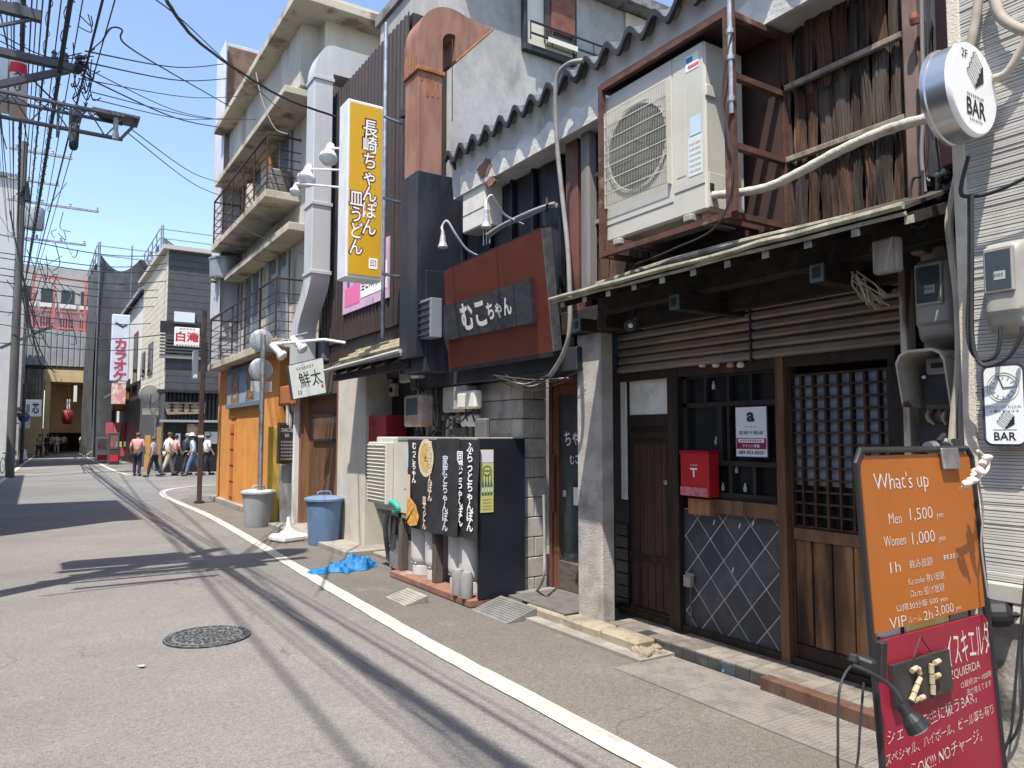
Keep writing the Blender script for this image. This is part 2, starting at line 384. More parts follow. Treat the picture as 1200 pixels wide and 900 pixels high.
mb = MB(); mb.add([(2.98,6.5,.006),(2.98,6.95,.006),(3.22,6.5,.006),(3.22,6.95,.006),(3.22,6.5,.07),(3.22,6.95,.07)], [(0,1,3,2),(0,2,4),(1,5,3),(2,3,5,4),(0,4,5,1)]); mb.build('wedge', conc_m, t)
for i in range(6):
    x = 3.01 + i*.033; z = .008 + (x-2.98)/.24*.064; MB().beam((x,6.51,z),(x,6.94,z),.012,.008).build('tread_rib', conc_m, t)
slab_m = M('entrance_slab', (.2,.19,.18), (.15,.14,.135), 5, .85, bump=.3, bscale=50)
mb = MB(); mb.box((3.95,5.0,.004),(4.5,6.1,.1)); tag(mb.build('entrance_slab', slab_m), kind='structure')
mb = MB(); mb.box((3.78,5.08,.101),(4.32,5.95,.113), .004); tag(mb.build('door_mat', M('grey_rubber_mat', (.12,.115,.11), (.09,.088,.085), 8, .9, bump=.4, bscale=120)), 'flat dark grey mat laid before the glass door', 'mat')
# ================================================================== OLD TIMBER HOUSE (right)
XF = 4.31
def fy(u, v=560, x=XF): return PX(u, v, x).y
def fz(u, v, x=XF): return PX(u, v, x).z
house = thing('timber_house', 'old two storey timber house with closed shopfront, bark boards above and pent roof', 'house', (XF, 3.4, 0))
stucco_b = M('spattered_white_stucco', (.42,.4,.37), (.33,.31,.28), 5, .95, bump=1.0, bscale=70, c3=(.22,.2,.18), s3=2.2, m3=(.52,.72), fine=.15)
stucco_g = M('grey_brown_stucco', (.38,.35,.31), (.3,.28,.25), 5, .95, bump=.8, bscale=90, fine=.2)
# pillar
pil = MB().box((3.91,4.74,0),(PY(720,560,4.74).x,5.06,2.46), .012).build('pillar', stucco_b, house)
MB().box((3.82,4.55,2.463),(4.3,5.2,2.66), .006).build('pillar_beam', M('black_rafter_wood', (.028,.022,.018), (.016,.013,.011), 8, .8, bump=.3), house)
# dark carcass behind everything
MB().box((4.42,1.75,.0),(4.6,4.74,2.9)).build('back_wall', M('interior_dark', (.01,.009,.008), rough=.8), house)
# tiled step
step_t = M('dark_step_tile', (.045,.045,.045), (.065,.065,.062), 7, .45, bump=.1, c3=(.13,.125,.115), s3=5, m3=(.56,.7), rnd=.25)
step_l = M('pale_step_tile', (.2,.18,.155), (.14,.125,.11), 6, .8, bump=.3, c3=(.12,.1,.09), s3=4, m3=(.5,.7), rnd=.25)  # paler tile laid over most of the step top
stp = MB().box((3.965,1.9,.004),(4.44,4.735,.082)).build('step', conc_m, house)
y = 4.73; i = 0; blue_t = M('glazed_blue_tile', (.05,.075,.1), (.12,.26,.4), 22, .3, mix=(.56,.6))
while y > 1.95:
    MB().obox((3.96, y-.06, .045), (.016,.112,.078), (0,0,0), bev=.003).build('front_tile', blue_t if i == 10 else step_t, stp)
    for k in range(3):
        if (i + k) % 1 == 0: MB().obox((4.01+.116*k, y-.06, .086+rr.uniform(0,.002)), (.112,.112,.014), (0,0,0), bev=.003).build('top_tile', step_l if rr.random() < (.97 if k < 2 else .8) else step_t, stp)
    y -= .118; i += 1
wedge_w = M('reddish_timber', (.12,.065,.045), (.08,.042,.03), 12, .8, bump=.3, streak=.3)
mb = MB(); mb.obox((3.905, 2.62, .05), (.085,1.1,.09), (0,0,R(-1.5)), bev=.006); tag(mb.build('timber_baulk', wedge_w), 'reddish brown squared timber lying along the foot of the step', 'timber')
# posts & beams of the shopfront
def post(u0, u1, z0, z1, x0=XF-.07, x1=XF+.08, nm='post', m=woodk): return MB().box((x0, fy(u0), z0), (x1, fy(u1), z1), .004).build(nm, m, house)
woodm = M('worn_brown_wood', (.17,.09,.048), (.09,.048,.027), 10, .6, bump=.3, bscale=70, streak=.1, c3=(.19,.11,.06), s3=4, m3=(.55,.7))
ZS = fz(900, 418)             # underside of the shutter
post(790,802, .09, ZS+.02); post(918,928, .09, ZS+.02, m=woodm); post(1052,1062, .09, ZS+.02)
MB().box((XF-.06, fy(1062), ZS-.09),(XF+.06, fy(724), ZS-.012), .004).build('lintel', woodk, house)
MB().box((XF-.05, fy(730,700), .086),(XF+.08, fy(1010,700)-.5, .14), .004).build('sill_beam', woodk, house)
# black tiled strip + white board beside the pillar
bt = M('black_gloss_tile', (.012,.012,.013), (.02,.02,.02), 5, .18)
ty0, ty1 = fy(722), fy(737)
MB().box((XF+.0, ty1, .09),(XF+.05, ty0+.25, 2.1)).build('narrow_wall', blacksat, house)
for k in range(7): MB().obox((XF-.008, (ty0+ty1)/2, .16+.105*k), (.02, abs(ty0-ty1)*.92, .097), bev=.003).build('wall_tile', bt, house)
MB().box((XF-.03, fy(731), fz(733,585)),(XF-.004, fy(736.5), fz(733,442)), .003).build('white_board', whitep, house)
# the door
d0, d1 = fy(739), fy(790); ztop = fz(765,440)
dr = MB().box((XF, d1, .11),(XF+.05, d0, fz(765,500)), .003).build('door', woodk, house)
wpl = M('door_plank_wood', (.06,.034,.024), (.03,.019,.014), 12, .55, bump=.35, bscale=60, streak=.06, c3=(.17,.085,.045), s3=2.4, m3=(.52,.72))
for k in range(5):
    a = d0 + (d1-d0)*(.08+.168*k); b_ = d0 + (d1-d0)*(.08+.168*(k+1))
    MB().box((XF-.012, a-.004, .62),(XF+.02, b_+.004, fz(765,520))).build('plank', wpl, dr); MB().box((XF-.012, a-.004, .18),(XF+.02, b_+.004, .56)).build('plank', wpl, dr)
for z in (.14, .59, fz(765,510)): MB().box((XF-.022, d1, z-.03),(XF+.01, d0, z+.03), .003).build('rail', woodk, dr)
MB().lathe([(.012,0),(.012,.03),(.02,.035),(.02,.05),(.0,.055)], (XF-.012, fy(786), fz(786,565)), (-1,0,0), 12).build('door_knob', steel, dr)
MB().box((XF-.02, d1, fz(765,500)),(XF+.03, d0, fz(765,486)), .003).build('transom_rail', woodk, house)
MB().box((XF-.004, d1+.02, fz(765,489)),(XF+.0, d0-.04, fz(765,497))).build('transom_pane', M('amber_glass', (.2,.16,.1), (.05,.04,.03), 12, .2), house)
MB().box((XF-.012, d1+.004, fz(760,486)),(XF+.03, d0-.01, fz(760,443)), .003).build('white_panel', M('cream_board', (.8,.78,.72), (.72,.7,.64), 4, .7, c3=(.47,.44,.38), s3=3, m3=(.55,.8)), house)
# window
win = MB().box((XF+.03, fy(916), fz(860,580)),(XF+.045, fy(806), fz(860,436))).build('window', glass_d, house)
def wbar(u0, v0, u1, v1, x0=XF-.02, x1=XF+.028, nm='frame_bar'):
    a, b_ = PX(u0, v0, XF), PX(u1, v1, XF); MB().box((x0, a.y, a.z), (x1, b_.y, b_.z), .003).build(nm, black, win)
zz = lambda v: fz(860, v)
def wb(u0, u1, v0, v1): MB().box((XF-.02, fy(u0), zz(v0)), (XF+.028, fy(u1), zz(v1)), .002).build('frame_bar', M('black_window_wood', (.016,.015,.014), (.03,.026,.022), 12, .5, bump=.2, streak=.1), win)
wb(803,808,432,585); wb(912,918,432,585); wb(803,918,430,440); wb(803,918,470,476); wb(803,918,540,546); wb(803,918,578,586)
for u in (830,857,884): wb(u-1.5,u+1.5,440,470)
wb(843,849,476,540); wb(855,858,476,540)
for u in (830,858,886): wb(u-2,u+2,546,578)
for (u, v, c) in ((835,452,(.5,.5,.48)),(838,517,(.55,.5,.45)),(836,533,(.6,.6,.58)),(872,572,(.5,.5,.45)),(862,550,(.35,.3,.25)),(846,571,(.5,.4,.3))):
    p = PX(u, v, XF); MB().lathe([(.0,0),(.012,.004),(.014,.03),(.006,.05),(.006,.065)], p + Vector((.012,0,-.03)), n=8).build('bottle_inside', M('pale_glaze%d' % u, c, rough=.3), win)
MB().box((XF-.06, fy(917), fz(870,604)),(XF+.05, fy(831), fz(870,587)), .004).build('window_sill', woodm, house)
# diamond tiles
ta, tb = fy(803,680), fy(921,680); tz0, tz1 = .10, fz(860,602)
tp = MB().box((XF-.005, tb, tz0),(XF+.06, ta, tz1)).build('tile_panel', M('pale_grout', (.5,.5,.48), (.4,.4,.385), 8, .9), house)
def clip(poly, lo, hi):
    for ax in (0, 1):
        for (bound, sg) in ((lo[ax], 1), (hi[ax], -1)):
            out = []
            for i in range(len(poly)):
                p, q = poly[i], poly[(i+1) % len(poly)]; dp, dq = (p[ax]-bound)*sg, (q[ax]-bound)*sg
                if dp >= 0: out.append(p)
                if dp*dq < 0: t_ = dp/(dp-dq); out.append((p[0]+(q[0]-p[0])*t_, p[1]+(q[1]-p[1])*t_))
            poly = out
            if len(poly) < 3: return []
    return poly
slate = M('black_slate_tile', (.048,.054,.066), (.072,.078,.09), 5, .5, bump=.15, c3=(.11,.11,.11), s3=6, m3=(.6,.75), rnd=.25)
hw, hh = .125, .142; g = .0075; W = ta - tb; Ht = tz1 - tz0
for i in range(-1, 9):
    for j in range(-1, 14):
        cx = i*hw*2 + (hw if j % 2 else 0) + .02; cy = j*hh + .01
        poly = clip([(cx-hw+g, cy),(cx, cy-hh+g),(cx+hw-g, cy),(cx, cy+hh-g)], (.004,.004), (W-.004, Ht-.004))
        if len(poly) < 3: continue
        z_ = rr.uniform(-.0015,.0015)
        MB().prism([(XF-.005, ta-p[0], tz0+p[1]) for p in poly], 0, (-.004+z_*.4,0,0)).build('tile', slate, tp)
for (u, v) in ((838,612),(868,616),(884,613),(860,668)):
    p = PX(u, v, XF); MB().obox((XF-.012, p.y, p.z), (.004,.006,.04), (R(20),0,0)).build('paint_drip', inkw, tp)
# mailbox
mp_ = PX(814, 556, XF-.14); 
t = thing('mailbox', 'bright red letter box on the wooden post beside the dark door', 'mailbox', (XF, mp_.y, mp_.z))
mr_ = M('red_enamel', (.5,.015,.025), (.42,.015,.02), 5, .3, spec=.6)
ya, yb = fy(797,556,XF-.14), fy(830,556,XF-.14); za, zb = fz(814,582,XF-.14), fz(814,530,XF-.14)
MB().box((XF-.14, ya, za),(XF-.02, yb, zb), .008).build('body', mr_, t); MB().box((XF-.15, ya+.004, zb-.012),(XF-.018, yb-.004, zb+.014), .006).build('lid', M('dark_red_enamel', (.3,.012,.02), rough=.3), t)
MB().box((XF-.146, ya-.006, za+.006),(XF-.14, yb+.006, za+.07)).build('clear_window', M('milky_plastic', (.55,.22,.24), (.45,.1,.12), 20, .25), t)
cy_ = (ya+yb)/2; cz_ = (za+zb)/2
MB().box((XF-.143, cy_-.035, cz_+.035),(XF-.14, cy_+.035, cz_+.047)).build('post_mark', inkw, t); MB().box((XF-.143, cy_-.006, cz_-.02),(XF-.14, cy_+.006, cz_+.034)).build('post_mark', inkw, t); dashes(t, (XF-.14, cy_, cz_+.068), .07,.01, 5, inkw)
MB().box((XF-.1, fy(806,595,XF-.1), fz(815,603,XF-.1)),(XF-.02, fy(831,595,XF-.1), fz(815,584,XF-.1)), .004).build('wooden_block', M('pine_block', (.3,.16,.07), (.22,.11,.05), 12, .7, streak=.3), t)
# for-rent notice
na, nb = PX(862,478,XF-.03), PX(899,533,XF-.03)
t = thing('rental_notice', 'white and navy rental notice with red band hung in the shop window', 'notice', (XF-.03, (na.y+nb.y)/2, (na.z+nb.z)/2))
navy = M('navy_ink', (.015,.035,.085), rough=.5); maroon = M('maroon_ink', (.25,.015,.06), rough=.5)
zt, zb_ = fz(880,477,XF-.03), fz(880,535,XF-.03)
MB().box((XF-.026, na.y+.008, zb_-.008),(XF-.02, nb.y-.008, zt+.008)).build('backing', navy, t)
MB().box((XF-.031, na.y, zb_),(XF-.026, nb.y, zt)).build('sheet', M('notice_white', (.78,.79,.82), rough=.5), t)
cc = (na.y+nb.y)/2; Wn = na.y-nb.y; Hn = zt-zb_
def nz_(f): return zb_ + Hn*f
text(t, 'a', (XF-.031, cc, nz_(.8)), Wn*.26, Hn*.2, navy, bold=.04); dashes(t, (XF-.031, cc, nz_(.6)), Wn*.4, .006, 6, navy)
text(t, '愛媛不動産', (XF-.031, cc, nz_(.48)), Wn*.8, Hn*.075, navy, bold=0)
MB().box((XF-.0325, cc+Wn/2-.004, nz_(.15)),(XF-.031, cc-Wn/2+.004, nz_(.37))).build('red_band', maroon, t)
MB().box((XF-.034, cc+Wn*.42, nz_(.28)),(XF-.0325, cc-Wn*.42, nz_(.355))).build('white_strip', inkw, t); dashes(t, (XF-.034, cc, nz_(.318)), Wn*.7, Hn*.035, 9, navy)
text(t, 'テナント募集', (XF-.0325, cc, nz_(.215)), Wn*.56, Hn*.075, inkw, bold=.01); text(t, '089-953-8500', (XF-.031, cc, nz_(.08)), Wn*.84, Hn*.075, navy, bold=.02)
# socket box on tiles
p = PX(807, 683, XF-.05); t = thing('outlet_box', 'small weathered grey outlet box on the post left of diamond tiles', 'outlet', (XF, p.y, p.z))
MB().box((XF-.075, p.y-.035, p.z-.03),(XF-.02, p.y+.035, p.z+.05), .006).build('box', plastic_g, t); MB().prism([(XF-.075,p.y-.037,p.z+.05),(XF-.02,p.y-.037,p.z+.07),(XF-.02,p.y-.037,p.z+.05)],0,(0,.074,0)).build('hood', plastic_g, t); MB().tube([(XF-.03,p.y,p.z-.03),(XF-.03,p.y,.12)],.006,6).build('cable', grime, t)
# lattice sliding door
la, lb = fy(929,600), fy(1052,600); lz0, lzm, lz1 = .14, fz(985,622), fz(985,436)
ld = MB().box((XF+.03, lb, lz0),(XF+.04, la, lzm)).build('lattice_door', woodk, house)
frost = M('frosted_blue_glass', (.32,.37,.43), (.26,.3,.36), 6, .35, spec=.5); 
zc = lzm + (lz1-lzm)*.27
MB().box((XF+.032, lb, zc),(XF+.036, la, lz1)).build('frosted_pane', frost, ld); MB().box((XF+.032, lb, lzm),(XF+.036, la, zc)).build('clear_pane', glass_d, ld)
latw = M('lattice_wood', (.075,.04,.023), (.035,.02,.012), 12, .55, bump=.25, streak=.15, c3=(.03,.02,.014), s3=3, m3=(.5,.72))
ncol = 8; nrow = 13
for i in range(ncol+1):
    y = la + (lb-la)*i/ncol; MB().box((XF-.008, y-.008, lzm),(XF+.03, y+.008, lz1)).build('lattice_bar', latw, ld)
for j in range(nrow+1):
    z = lzm + (lz1-lzm)*j/nrow; MB().box((XF-.003, lb, z-.007),(XF+.028, la, z+.007)).build('lattice_bar', latw, ld)
MB().box((XF-.02, lb, lzm-.09),(XF+.03, la, lzm-.012), .004).build('lock_rail', M('warm_brown_wood', (.2,.11,.06), (.13,.07,.04), 9, .6, bump=.25, streak=.4), ld)  # rail in a lighter warm brown, the wood's own colour
plk = M('weathered_plank', (.42,.215,.1), (.2,.1,.05), 7, .65, bump=.4, bscale=60, streak=.12, c3=(.022,.016,.013), s3=1.8, m3=(.45,.65), rnd=.15)
npl = 5
for i in range(npl):
    a = la + (lb-la)*i/npl; b_ = la + (lb-la)*(i+1)/npl; MB().box((XF-.006, a-.005, lz0+.09),(XF+.028, b_+.005, lzm-.09), .004).build('plank', plk, ld)
MB().box((XF-.02, lb, lz0),(XF+.03, la, lz0+.088), .004).build('bottom_rail', woodk, ld)
for y in (la, lb): MB().box((XF-.022, y-.022, lz0),(XF+.03, y+.022, lz1), .004).build('stile', latw, ld)
# roller shutter
XS = XF - .12
sh = MB().box((XS+.03, fy(1056,400,XS), fz(729,437,XS)),(XS+.05, fy(724,400,XS), fz(729,385,XS)+.1)).build('roller_shutter', M('shutter_brown', (.16,.135,.11), (.12,.1,.085), 4, .55, .3), house)
sm = M('shutter_slat_metal', (.25,.21,.18), (.19,.16,.135), 3, .55, .1, .1, streak=4, c3=(.26,.16,.09), s3=1.4, m3=(.55,.7), rnd=.12)
zb0 = fz(729,437,XS); ns = 7; ph = .068; yA, yM, yB = fy(724,400,XS), fy(880,400,XS), fy(1056,400,XS)
for k in range(ns):
    for (a, b_) in ((yA, yM+.006), (yM-.006, yB)):
        z = zb0 + k*ph; x0 = XS
        MB().prism([(x0+.03,a,z),(x0+.004,a,z+.006),(x0-.004,a,z+.02),(x0+.0,a,z+.05),(x0+.016,a,z+.062),(x0+.03,a,z+.064)],0,(0,b_-a,0)).build('slat', sm, sh)
MB().box((XS-.008, yM-.008, zb0-.015),(XS+.03, yM+.008, zb0+ns*ph)).build('centre_post', black, sh)
for u, c in ((823,(.6,.58,.5)),(839,(.62,.6,.52)),(856,(.55,.25,.22)),(868,(.68,.66,.6))):
    p = PX(u, 426, XF-.07); MB().lathe([(0,0),(.025,.004),(.03,.02),(.02,.04),(.0,.045)], p + Vector((0,0,-.03)), n=10).build('shell_ornament', M('shell%d' % u, c), sh)
# end post right of the shutter, stucco strip, corner boards
MB().box((XF-.1, 1.95, .0),(XF+.2, fy(1054), 2.0)).build('end_post', woodk, house)
endw = M('stained_stucco', (.34,.31,.27), (.25,.22,.19), 4, .95, bump=.5, bscale=60, streak=.4, c3=(.2,.1,.06), s3=2.2, m3=(.52,.66))
MB().box((3.93,1.7,0),(4.25,2.1,5.2)).build('end_wall', endw, house)
MB().box((3.9,fy(1061,350,3.9),1.1),(3.99,fy(1053,350,3.9),2.5), .004).build('white_post', M('peeling_white_wood', (.6,.57,.5), (.5,.46,.39), 8, .8, bump=.4, streak=.2, c3=(.16,.11,.08), s3=6, m3=(.52,.62)), house)
MB().box((3.86,fy(1076,100,3.86),2.55),(3.98,fy(1058,100,3.86),5.0), .01).build('corner_post', M('brown_post_paint', (.2,.14,.115), (.15,.1,.08), 4, .6, c3=(.1,.07,.06), s3=2), house)
MB().box((3.8,fy(1116,60,3.8),2.95),(3.9,fy(1097,60,3.8),5.0), .004).build('red_brown_board', M('red_brown_paint', (.16,.06,.045), (.1,.04,.03), 6, .6, streak=.2), house)
# ---- pent roof
ZE = 2.61; XE = 3.3; ye0, ye1 = PX(645,360,XE).y, PX(1060,255,XE).y
er = thing('pent_roof', 'dark sagging wooden pent roof over the closed shopfront', 'canopy', (4.0, 3.2, ZE))
rw = M('black_rafter_wood', (.028,.022,.018), (.016,.013,.011), 8, .8, bump=.3)
yy = ye0; k = 0
while yy > ye1 + .01:
    wd_ = min(.24, yy-ye1); mb = MB(); mb.prism([(XE+.01, yy, ZE+.02),(4.05, yy, ZE+.3),(4.05, yy, ZE+.32),(XE+.01, yy, ZE+.04)],0,(0,-wd_+.006,0)); mb.build('roof_board', M('roof_board_wood', (.07,.058,.048), (.04,.033,.028), 6, .85, bump=.4, streak=.5, c3=(.14,.13,.11), s3=4, m3=(.55,.7)), er); yy -= wd_
edge_m = M('mossy_edge_wood', (.3,.29,.22), (.2,.19,.14), 10, .85, bump=.6, bscale=50, c3=(.42,.4,.33), s3=7, m3=(.5,.65))
MB().tube([(XE-.01, ye0+(ye1-ye0)*i/14, ZE+.035+rr.uniform(-.006,.006)) for i in range(15)], [.016+rr.uniform(-.003,.003) for i in range(15)], 7).build('edge_pole', edge_m, er)
MB().tube([(XE+.012, ye0+(ye1-ye0)*i/14, ZE+.006+rr.uniform(-.006,.006)) for i in range(15)], .011, 7).build('edge_pole', edge_m, er)
MB().tube([PX(700,333,3.55), PX(780,308,3.5), PX(850,288,3.45), PX(1000,252,3.42)], [.02,.024,.02,.012], 7).build('loose_pole', edge_m, er)
for i in range(11):
    y = ye0-.12 - i*.265; MB().beam((XE+.03,y,ZE-.02),(4.2,y,ZE+.26),.045,.05).build('rafter', rw, er)
    MB().box((XE+.026,y-.022,ZE-.045),(XE+.032,y+.022,ZE+.004)).build('rafter_end', edge_m, er)
MB().box((3.72,ye1,ZE-.05),(3.84,ye0-.05,ZE+.1), .006).build('purlin', rw, er)
bluee = M('faded_blue_paint', (.1,.15,.17), (.07,.1,.11), 9, .7)
for (u, v) in ((676,381),(790,354),(957,320)):
    p = PX(u, v, 3.55); MB().box((3.56,p.y-.045,p.z-.05),(3.72 if u < 700 else 4.3,p.y+.045,p.z+.05), .004).build('bracket_beam', rw, er); MB().box((3.545,p.y-.043,p.z-.05),(3.558,p.y+.043,p.z+.05), .003).build('beam_cap', bluee, er)
    MB().box((3.54,p.y-.022,p.z-.028),(3.546,p.y+.022,p.z+.028)).build('cap_recess', black, er)
MB().box((4.02,ye1,2.46),(4.1,ye0,ZE+.02)).build('fascia_board', rw, er)
# white end piece + hanging bundle of twine
p = PX(1040, 300, 3.5); MB().obox((3.5,p.y,p.z),(.06,.13,.17),(0,0,0),bev=.01).build('bleached_end_block', M('bleached_end_grain', (.3,.27,.235), (.22,.19,.16), 30, .9, bump=.6, streak=.1), er)
t = thing('twine_bundle', 'tangle of old straw twine hanging below the pent roof end', 'twine', PX(1020,340,3.55)); mb = MB(); straw = M('straw_twine', (.3,.25,.17), (.2,.16,.1), 20, .9)
for i in range(16):
    a = PX(1003+rr.uniform(-6,12), 322+rr.uniform(-4,6), 3.55+rr.uniform(-.05,.05)); b_ = PX(1030+rr.uniform(-16,14), 352+rr.uniform(-10,12), 3.55+rr.uniform(-.08,.08)); mid = (a+b_)/2 + Vector((rr.uniform(-.04,.04),rr.uniform(-.05,.05),rr.uniform(-.05,.05)))
    mb.tube(bez([a,mid,b_],5), .004, 5)
mb.build('strands', straw, t)
# wall lamp under the roof
p = PX(741, 378, 3.75); t = thing('spot_lamp', 'small dark spotlight tucked under the pent roof above the pillar', 'lamp', p)
MB().lathe([(.0,0),(.045,.005),(.05,.09),(.04,.1),(.0,.085)], p, (-.6,-.5,-.3), 14).build('head', black, t); MB().lathe([(0,.0),(.022,.0),(.018,.02),(0,.028)], p+Vector((-.6,-.5,-.3)).normalized()*.083, (-.6,-.5,-.3), 12).build('bulb', M('bulb_glass', (.7,.68,.62), rough=.2), t); MB().tube([p, p+Vector((.1,.05,.14))], .012, 6).build('arm', black, t)
# ---- upper storey: bark boards
XU = 3.95
MB().box((XU+.06,1.75,2.85),(XU+.2,5.3,4.5)).build("upper_wall", M('behind_boards', (.015,.012,.01), rough=.9), house)
bark = M('splintered_bark_board', (.085,.042,.026), (.022,.014,.011), 11, .9, bump=1.0, bscale=45, streak=.1, c3=(.2,.105,.06), s3=4, m3=(.52,.64), rnd=.35, fine=.3)
barkg = M('greyed_bark_board', (.085,.066,.053), (.03,.023,.019), 9, .95, bump=1.0, bscale=30, streak=.1, c3=(.025,.02,.017), s3=2.2, m3=(.5,.62), rnd=.3, fine=.2)
def barkboard(y0, y1, z0, z1, x):
    N = 18; rid = [rr.uniform(-.014,.012)*(1 if k % 2 else -.6) for k in range(N+1)]; ph = [rr.random()*6 for k in range(N+1)]; en = [rr.uniform(-.05,.04) for k in range(N+1)]; e2 = [rr.uniform(-.02,.05) for k in range(N+1)]
    def fn(i, j):
        k = int(round(i*N)); f = .5+.5*math.sin(j*5+ph[k])
        z = z0 + en[k] + (z1+e2[k]-z0-en[k])*j
        return Vector((x - .016*math.sin(math.pi*min(max(i,.02),.98)) + rid[k]*(.35+.65*f) - (.012 if j == 0 else 0)*abs(rid[k])*40 - .004*rr.random(), y0+(y1-y0)*i + .006*math.sin(j*7+y0*50+ph[k]*.2), z))
    MB().grid(fn, N, 10).build('bark_board', bark if rr.random() < .55 else barkg, house, smooth=False)
y = 5.15; rows = ((2.86,3.28),(3.24,3.78),(3.72,4.3),(4.26,4.42))
while y > 1.9:
    wd_ = rr.uniform(.06,.13)
    for (a, b_) in rows:
        if y-wd_ < 4.9 or a < 3.3: barkboard(y, y-wd_+.004, a+rr.uniform(-.03,.02), b_+rr.uniform(-.02,.02), XU+rr.uniform(-.012,.02))
    y -= wd_
batt = M('weathered_batten', (.26,.22,.18), (.16,.13,.1), 10, .9, bump=.5, streak=.5, c3=(.08,.06,.05), s3=5, m3=(.55,.7))
for (u0,v0,u1,v1) in ((905,107,1062,42),(905,193,1062,138),(905,290,1010,243),(672,216,735,190),(672,270,735,248)):
    a, b_ = PX(u0,v0,XU-.05), PX(u1,v1,XU-.05); z = (a.z+b_.z)/2
    MB().box((XU-.06,a.y,z-.018),(XU-.025,b_.y,z+.018), .005).build('batten', batt, house)
MB().box((XU-.12,fy(693,250,XU-.1),2.8),(XU-.04,fy(683,250,XU-.1),4.25), .004).build('grey_post', M('grey_weathered_post', (.22,.21,.2), (.15,.14,.135), 6, .9, bump=.3, streak=.2), house)
MB().box((XU-.1,fy(677,250,XU-.1),2.55),(XU+.05,fy(663,250,XU-.1),4.25), .004).build('rust_board', M('rusty_brown_sheet', (.16,.07,.05), (.1,.045,.035), 4, .6, c3=(.05,.03,.025), s3=2, streak=.4), house)
# ================================================================== AC UNIT AND CAGE
XC = 3.4
ya, yb = PX(705,105,XC).y, PX(852,17,XC).y; za, zb = PX(703,300,XC).z, PX(705,105,XC).z
rustm = M('rusted_angle_iron', (.13,.06,.045), (.08,.045,.035), 9, .75, .3, .3, c3=(.24,.16,.12), s3=6, m3=(.58,.7))
t = thing('air_conditioner_cage', 'rusty angle iron cage holding the big air conditioner on the upper wall', 'metal cage', (XU, (ya+yb)/2, za))
for y in (ya, yb):
    MB().box((XC-.02,y-.02,za-.02),(XC+.02,y+.02,zb+.02)).build('upright', rustm, t); MB().box((XU-.06,y-.02,za-.02),(XU-.02,y+.02,zb+.02)).build('upright', rustm, t)
    for z in (za, zb, *( (za+.42, za+.85) if y == yb else ())): MB().box((XC+.02,y-.02,z-.018),(XU-.06,y+.02,z+.018)).build('cross_bar', rustm, t)
for x in (XC, XU-.04):
    for z in (za, zb): MB().box((x-.018,yb+.02,z-.018),(x+.018,ya-.02,z+.018)).build('rail', rustm, t)
MB().box((XC-.015,yb+.0,zb+.021),(XU-.02,ya,zb+.035)).build('roof_sheet', M('brown_roof_sheet', (.075,.045,.038), (.05,.032,.028), 4, .6), t)
MB().box((XU-.08, yb-.01, za+.0),(XU-.075, ya+.01, zb-.0)).build('back_sheet', M('dark_rust_sheet', (.05,.025,.02), (.03,.018,.015), 4, .7), t)
for y in (yb+.2, ya-.25): MB().box((XC-.0,y-.025,za+.019),(XU-.06,y+.025,za+.05)).build('foot_bar', rustm, t)
# the unit
xa = XC + .04; uy1, uy0 = PX(709,115,xa).y, PX(825,60,xa).y; uz0, uz1 = PX(713,284,xa).z, PX(711,113,xa).z
acm = M('ivory_ac_paint', (.5,.485,.43), (.46,.445,.39), 3, .45, c3=(.42,.39,.33), s3=3, m3=(.62,.82))
xb_ = xa + .36
t = thing('air_conditioner', 'large ivory outdoor air conditioner unit in a rusty cage on the upper wall', 'air conditioner', ((xa+xb_)/2, (uy0+uy1)/2, uz0))
Hh = uz1-uz0; Ww = uy1-uy0
MB().box((xa,uy0,uz0),(xb_,uy1,uz1), .015).build('casing', acm, t)
MB().box((xa-.006,uy0+Ww*.29,uz0+.12),(xa,uy1-.012,uz1-.012), .003).build('front_panel', acm, t)
MB().box((xa-.006,uy0+.01,uz0+.17),(xa,uy0+Ww*.28,uz1-.012), .003).build('service_panel', acm, t)
MB().box((xa-.009,uy0+Ww*.17,uz0+.26),(xa-.005,uy0+Ww*.25,uz1-.25), .002).build('handle_recess_panel', acm, t)
fc = Vector((xa-.006, uy0+Ww*.64, uz0+.12+(Hh-.13)*.5)); fr = min(Ww*.32, Hh*.36)
MB().lathe([(fr,.0),(fr+.01,.012),(fr-.015,.014),(fr-.02,-.0)], fc, (-1,0,0), 40, cap=False).build('fan_ring', acm, t)
MB().lathe([(fr-.012,.0),(fr-.012,.003),(0,.003)], fc, (-1,0,0), 40).build('fan_recess', M('dark_fan_grey', (.1,.1,.085), (.07,.07,.06), 30, .8), t)  # flat dark disc in place of the fan opening
mb = MB(); sq0, sq1, sz0, sz1 = fc.y-fr*1.04, fc.y+fr*1.04, fc.z-fr*1.16, fc.z+fr*1.1
nb_ = 40
for i in range(nb_+1):
    y = sq0+(sq1-sq0)*i/nb_; mb.box((xa-.034,y-.0008,sz0),(xa-.031,y+.0008,sz1))
tag(mb.build('grille_wires', M('grille_wire', (.32,.315,.27), rough=.5), t), kind='stuff')
for j in range(8):
    z = sz0+(sz1-sz0)*j/7; MB().box((xa-.037,sq0,z-.003),(xa-.033,sq1,z+.003)).build('grille_bar', acm, t)
for y in (sq0, sq1): MB().box((xa-.038,y-.005,sz0),(xa-.004,y+.005,sz1)).build('grille_side', acm, t)
for k in range(3): MB().obox(fc + Vector((-.004,0,0)) + Vector((0,math.cos(k*2.09)*fr*.5,math.sin(k*2.09)*fr*.5)), (.006,fr*.75,fr*.5), (k*2.09,0,0)).build('fan_blade', M('fan_blade', (.13,.13,.11), rough=.6), t)
def plate(y0,y1,z0,z1,m,nm='sticker',x=xa-.0075): return MB().box((x-.001,y0,z0),(x,y1,z1)).build(nm, m, t)
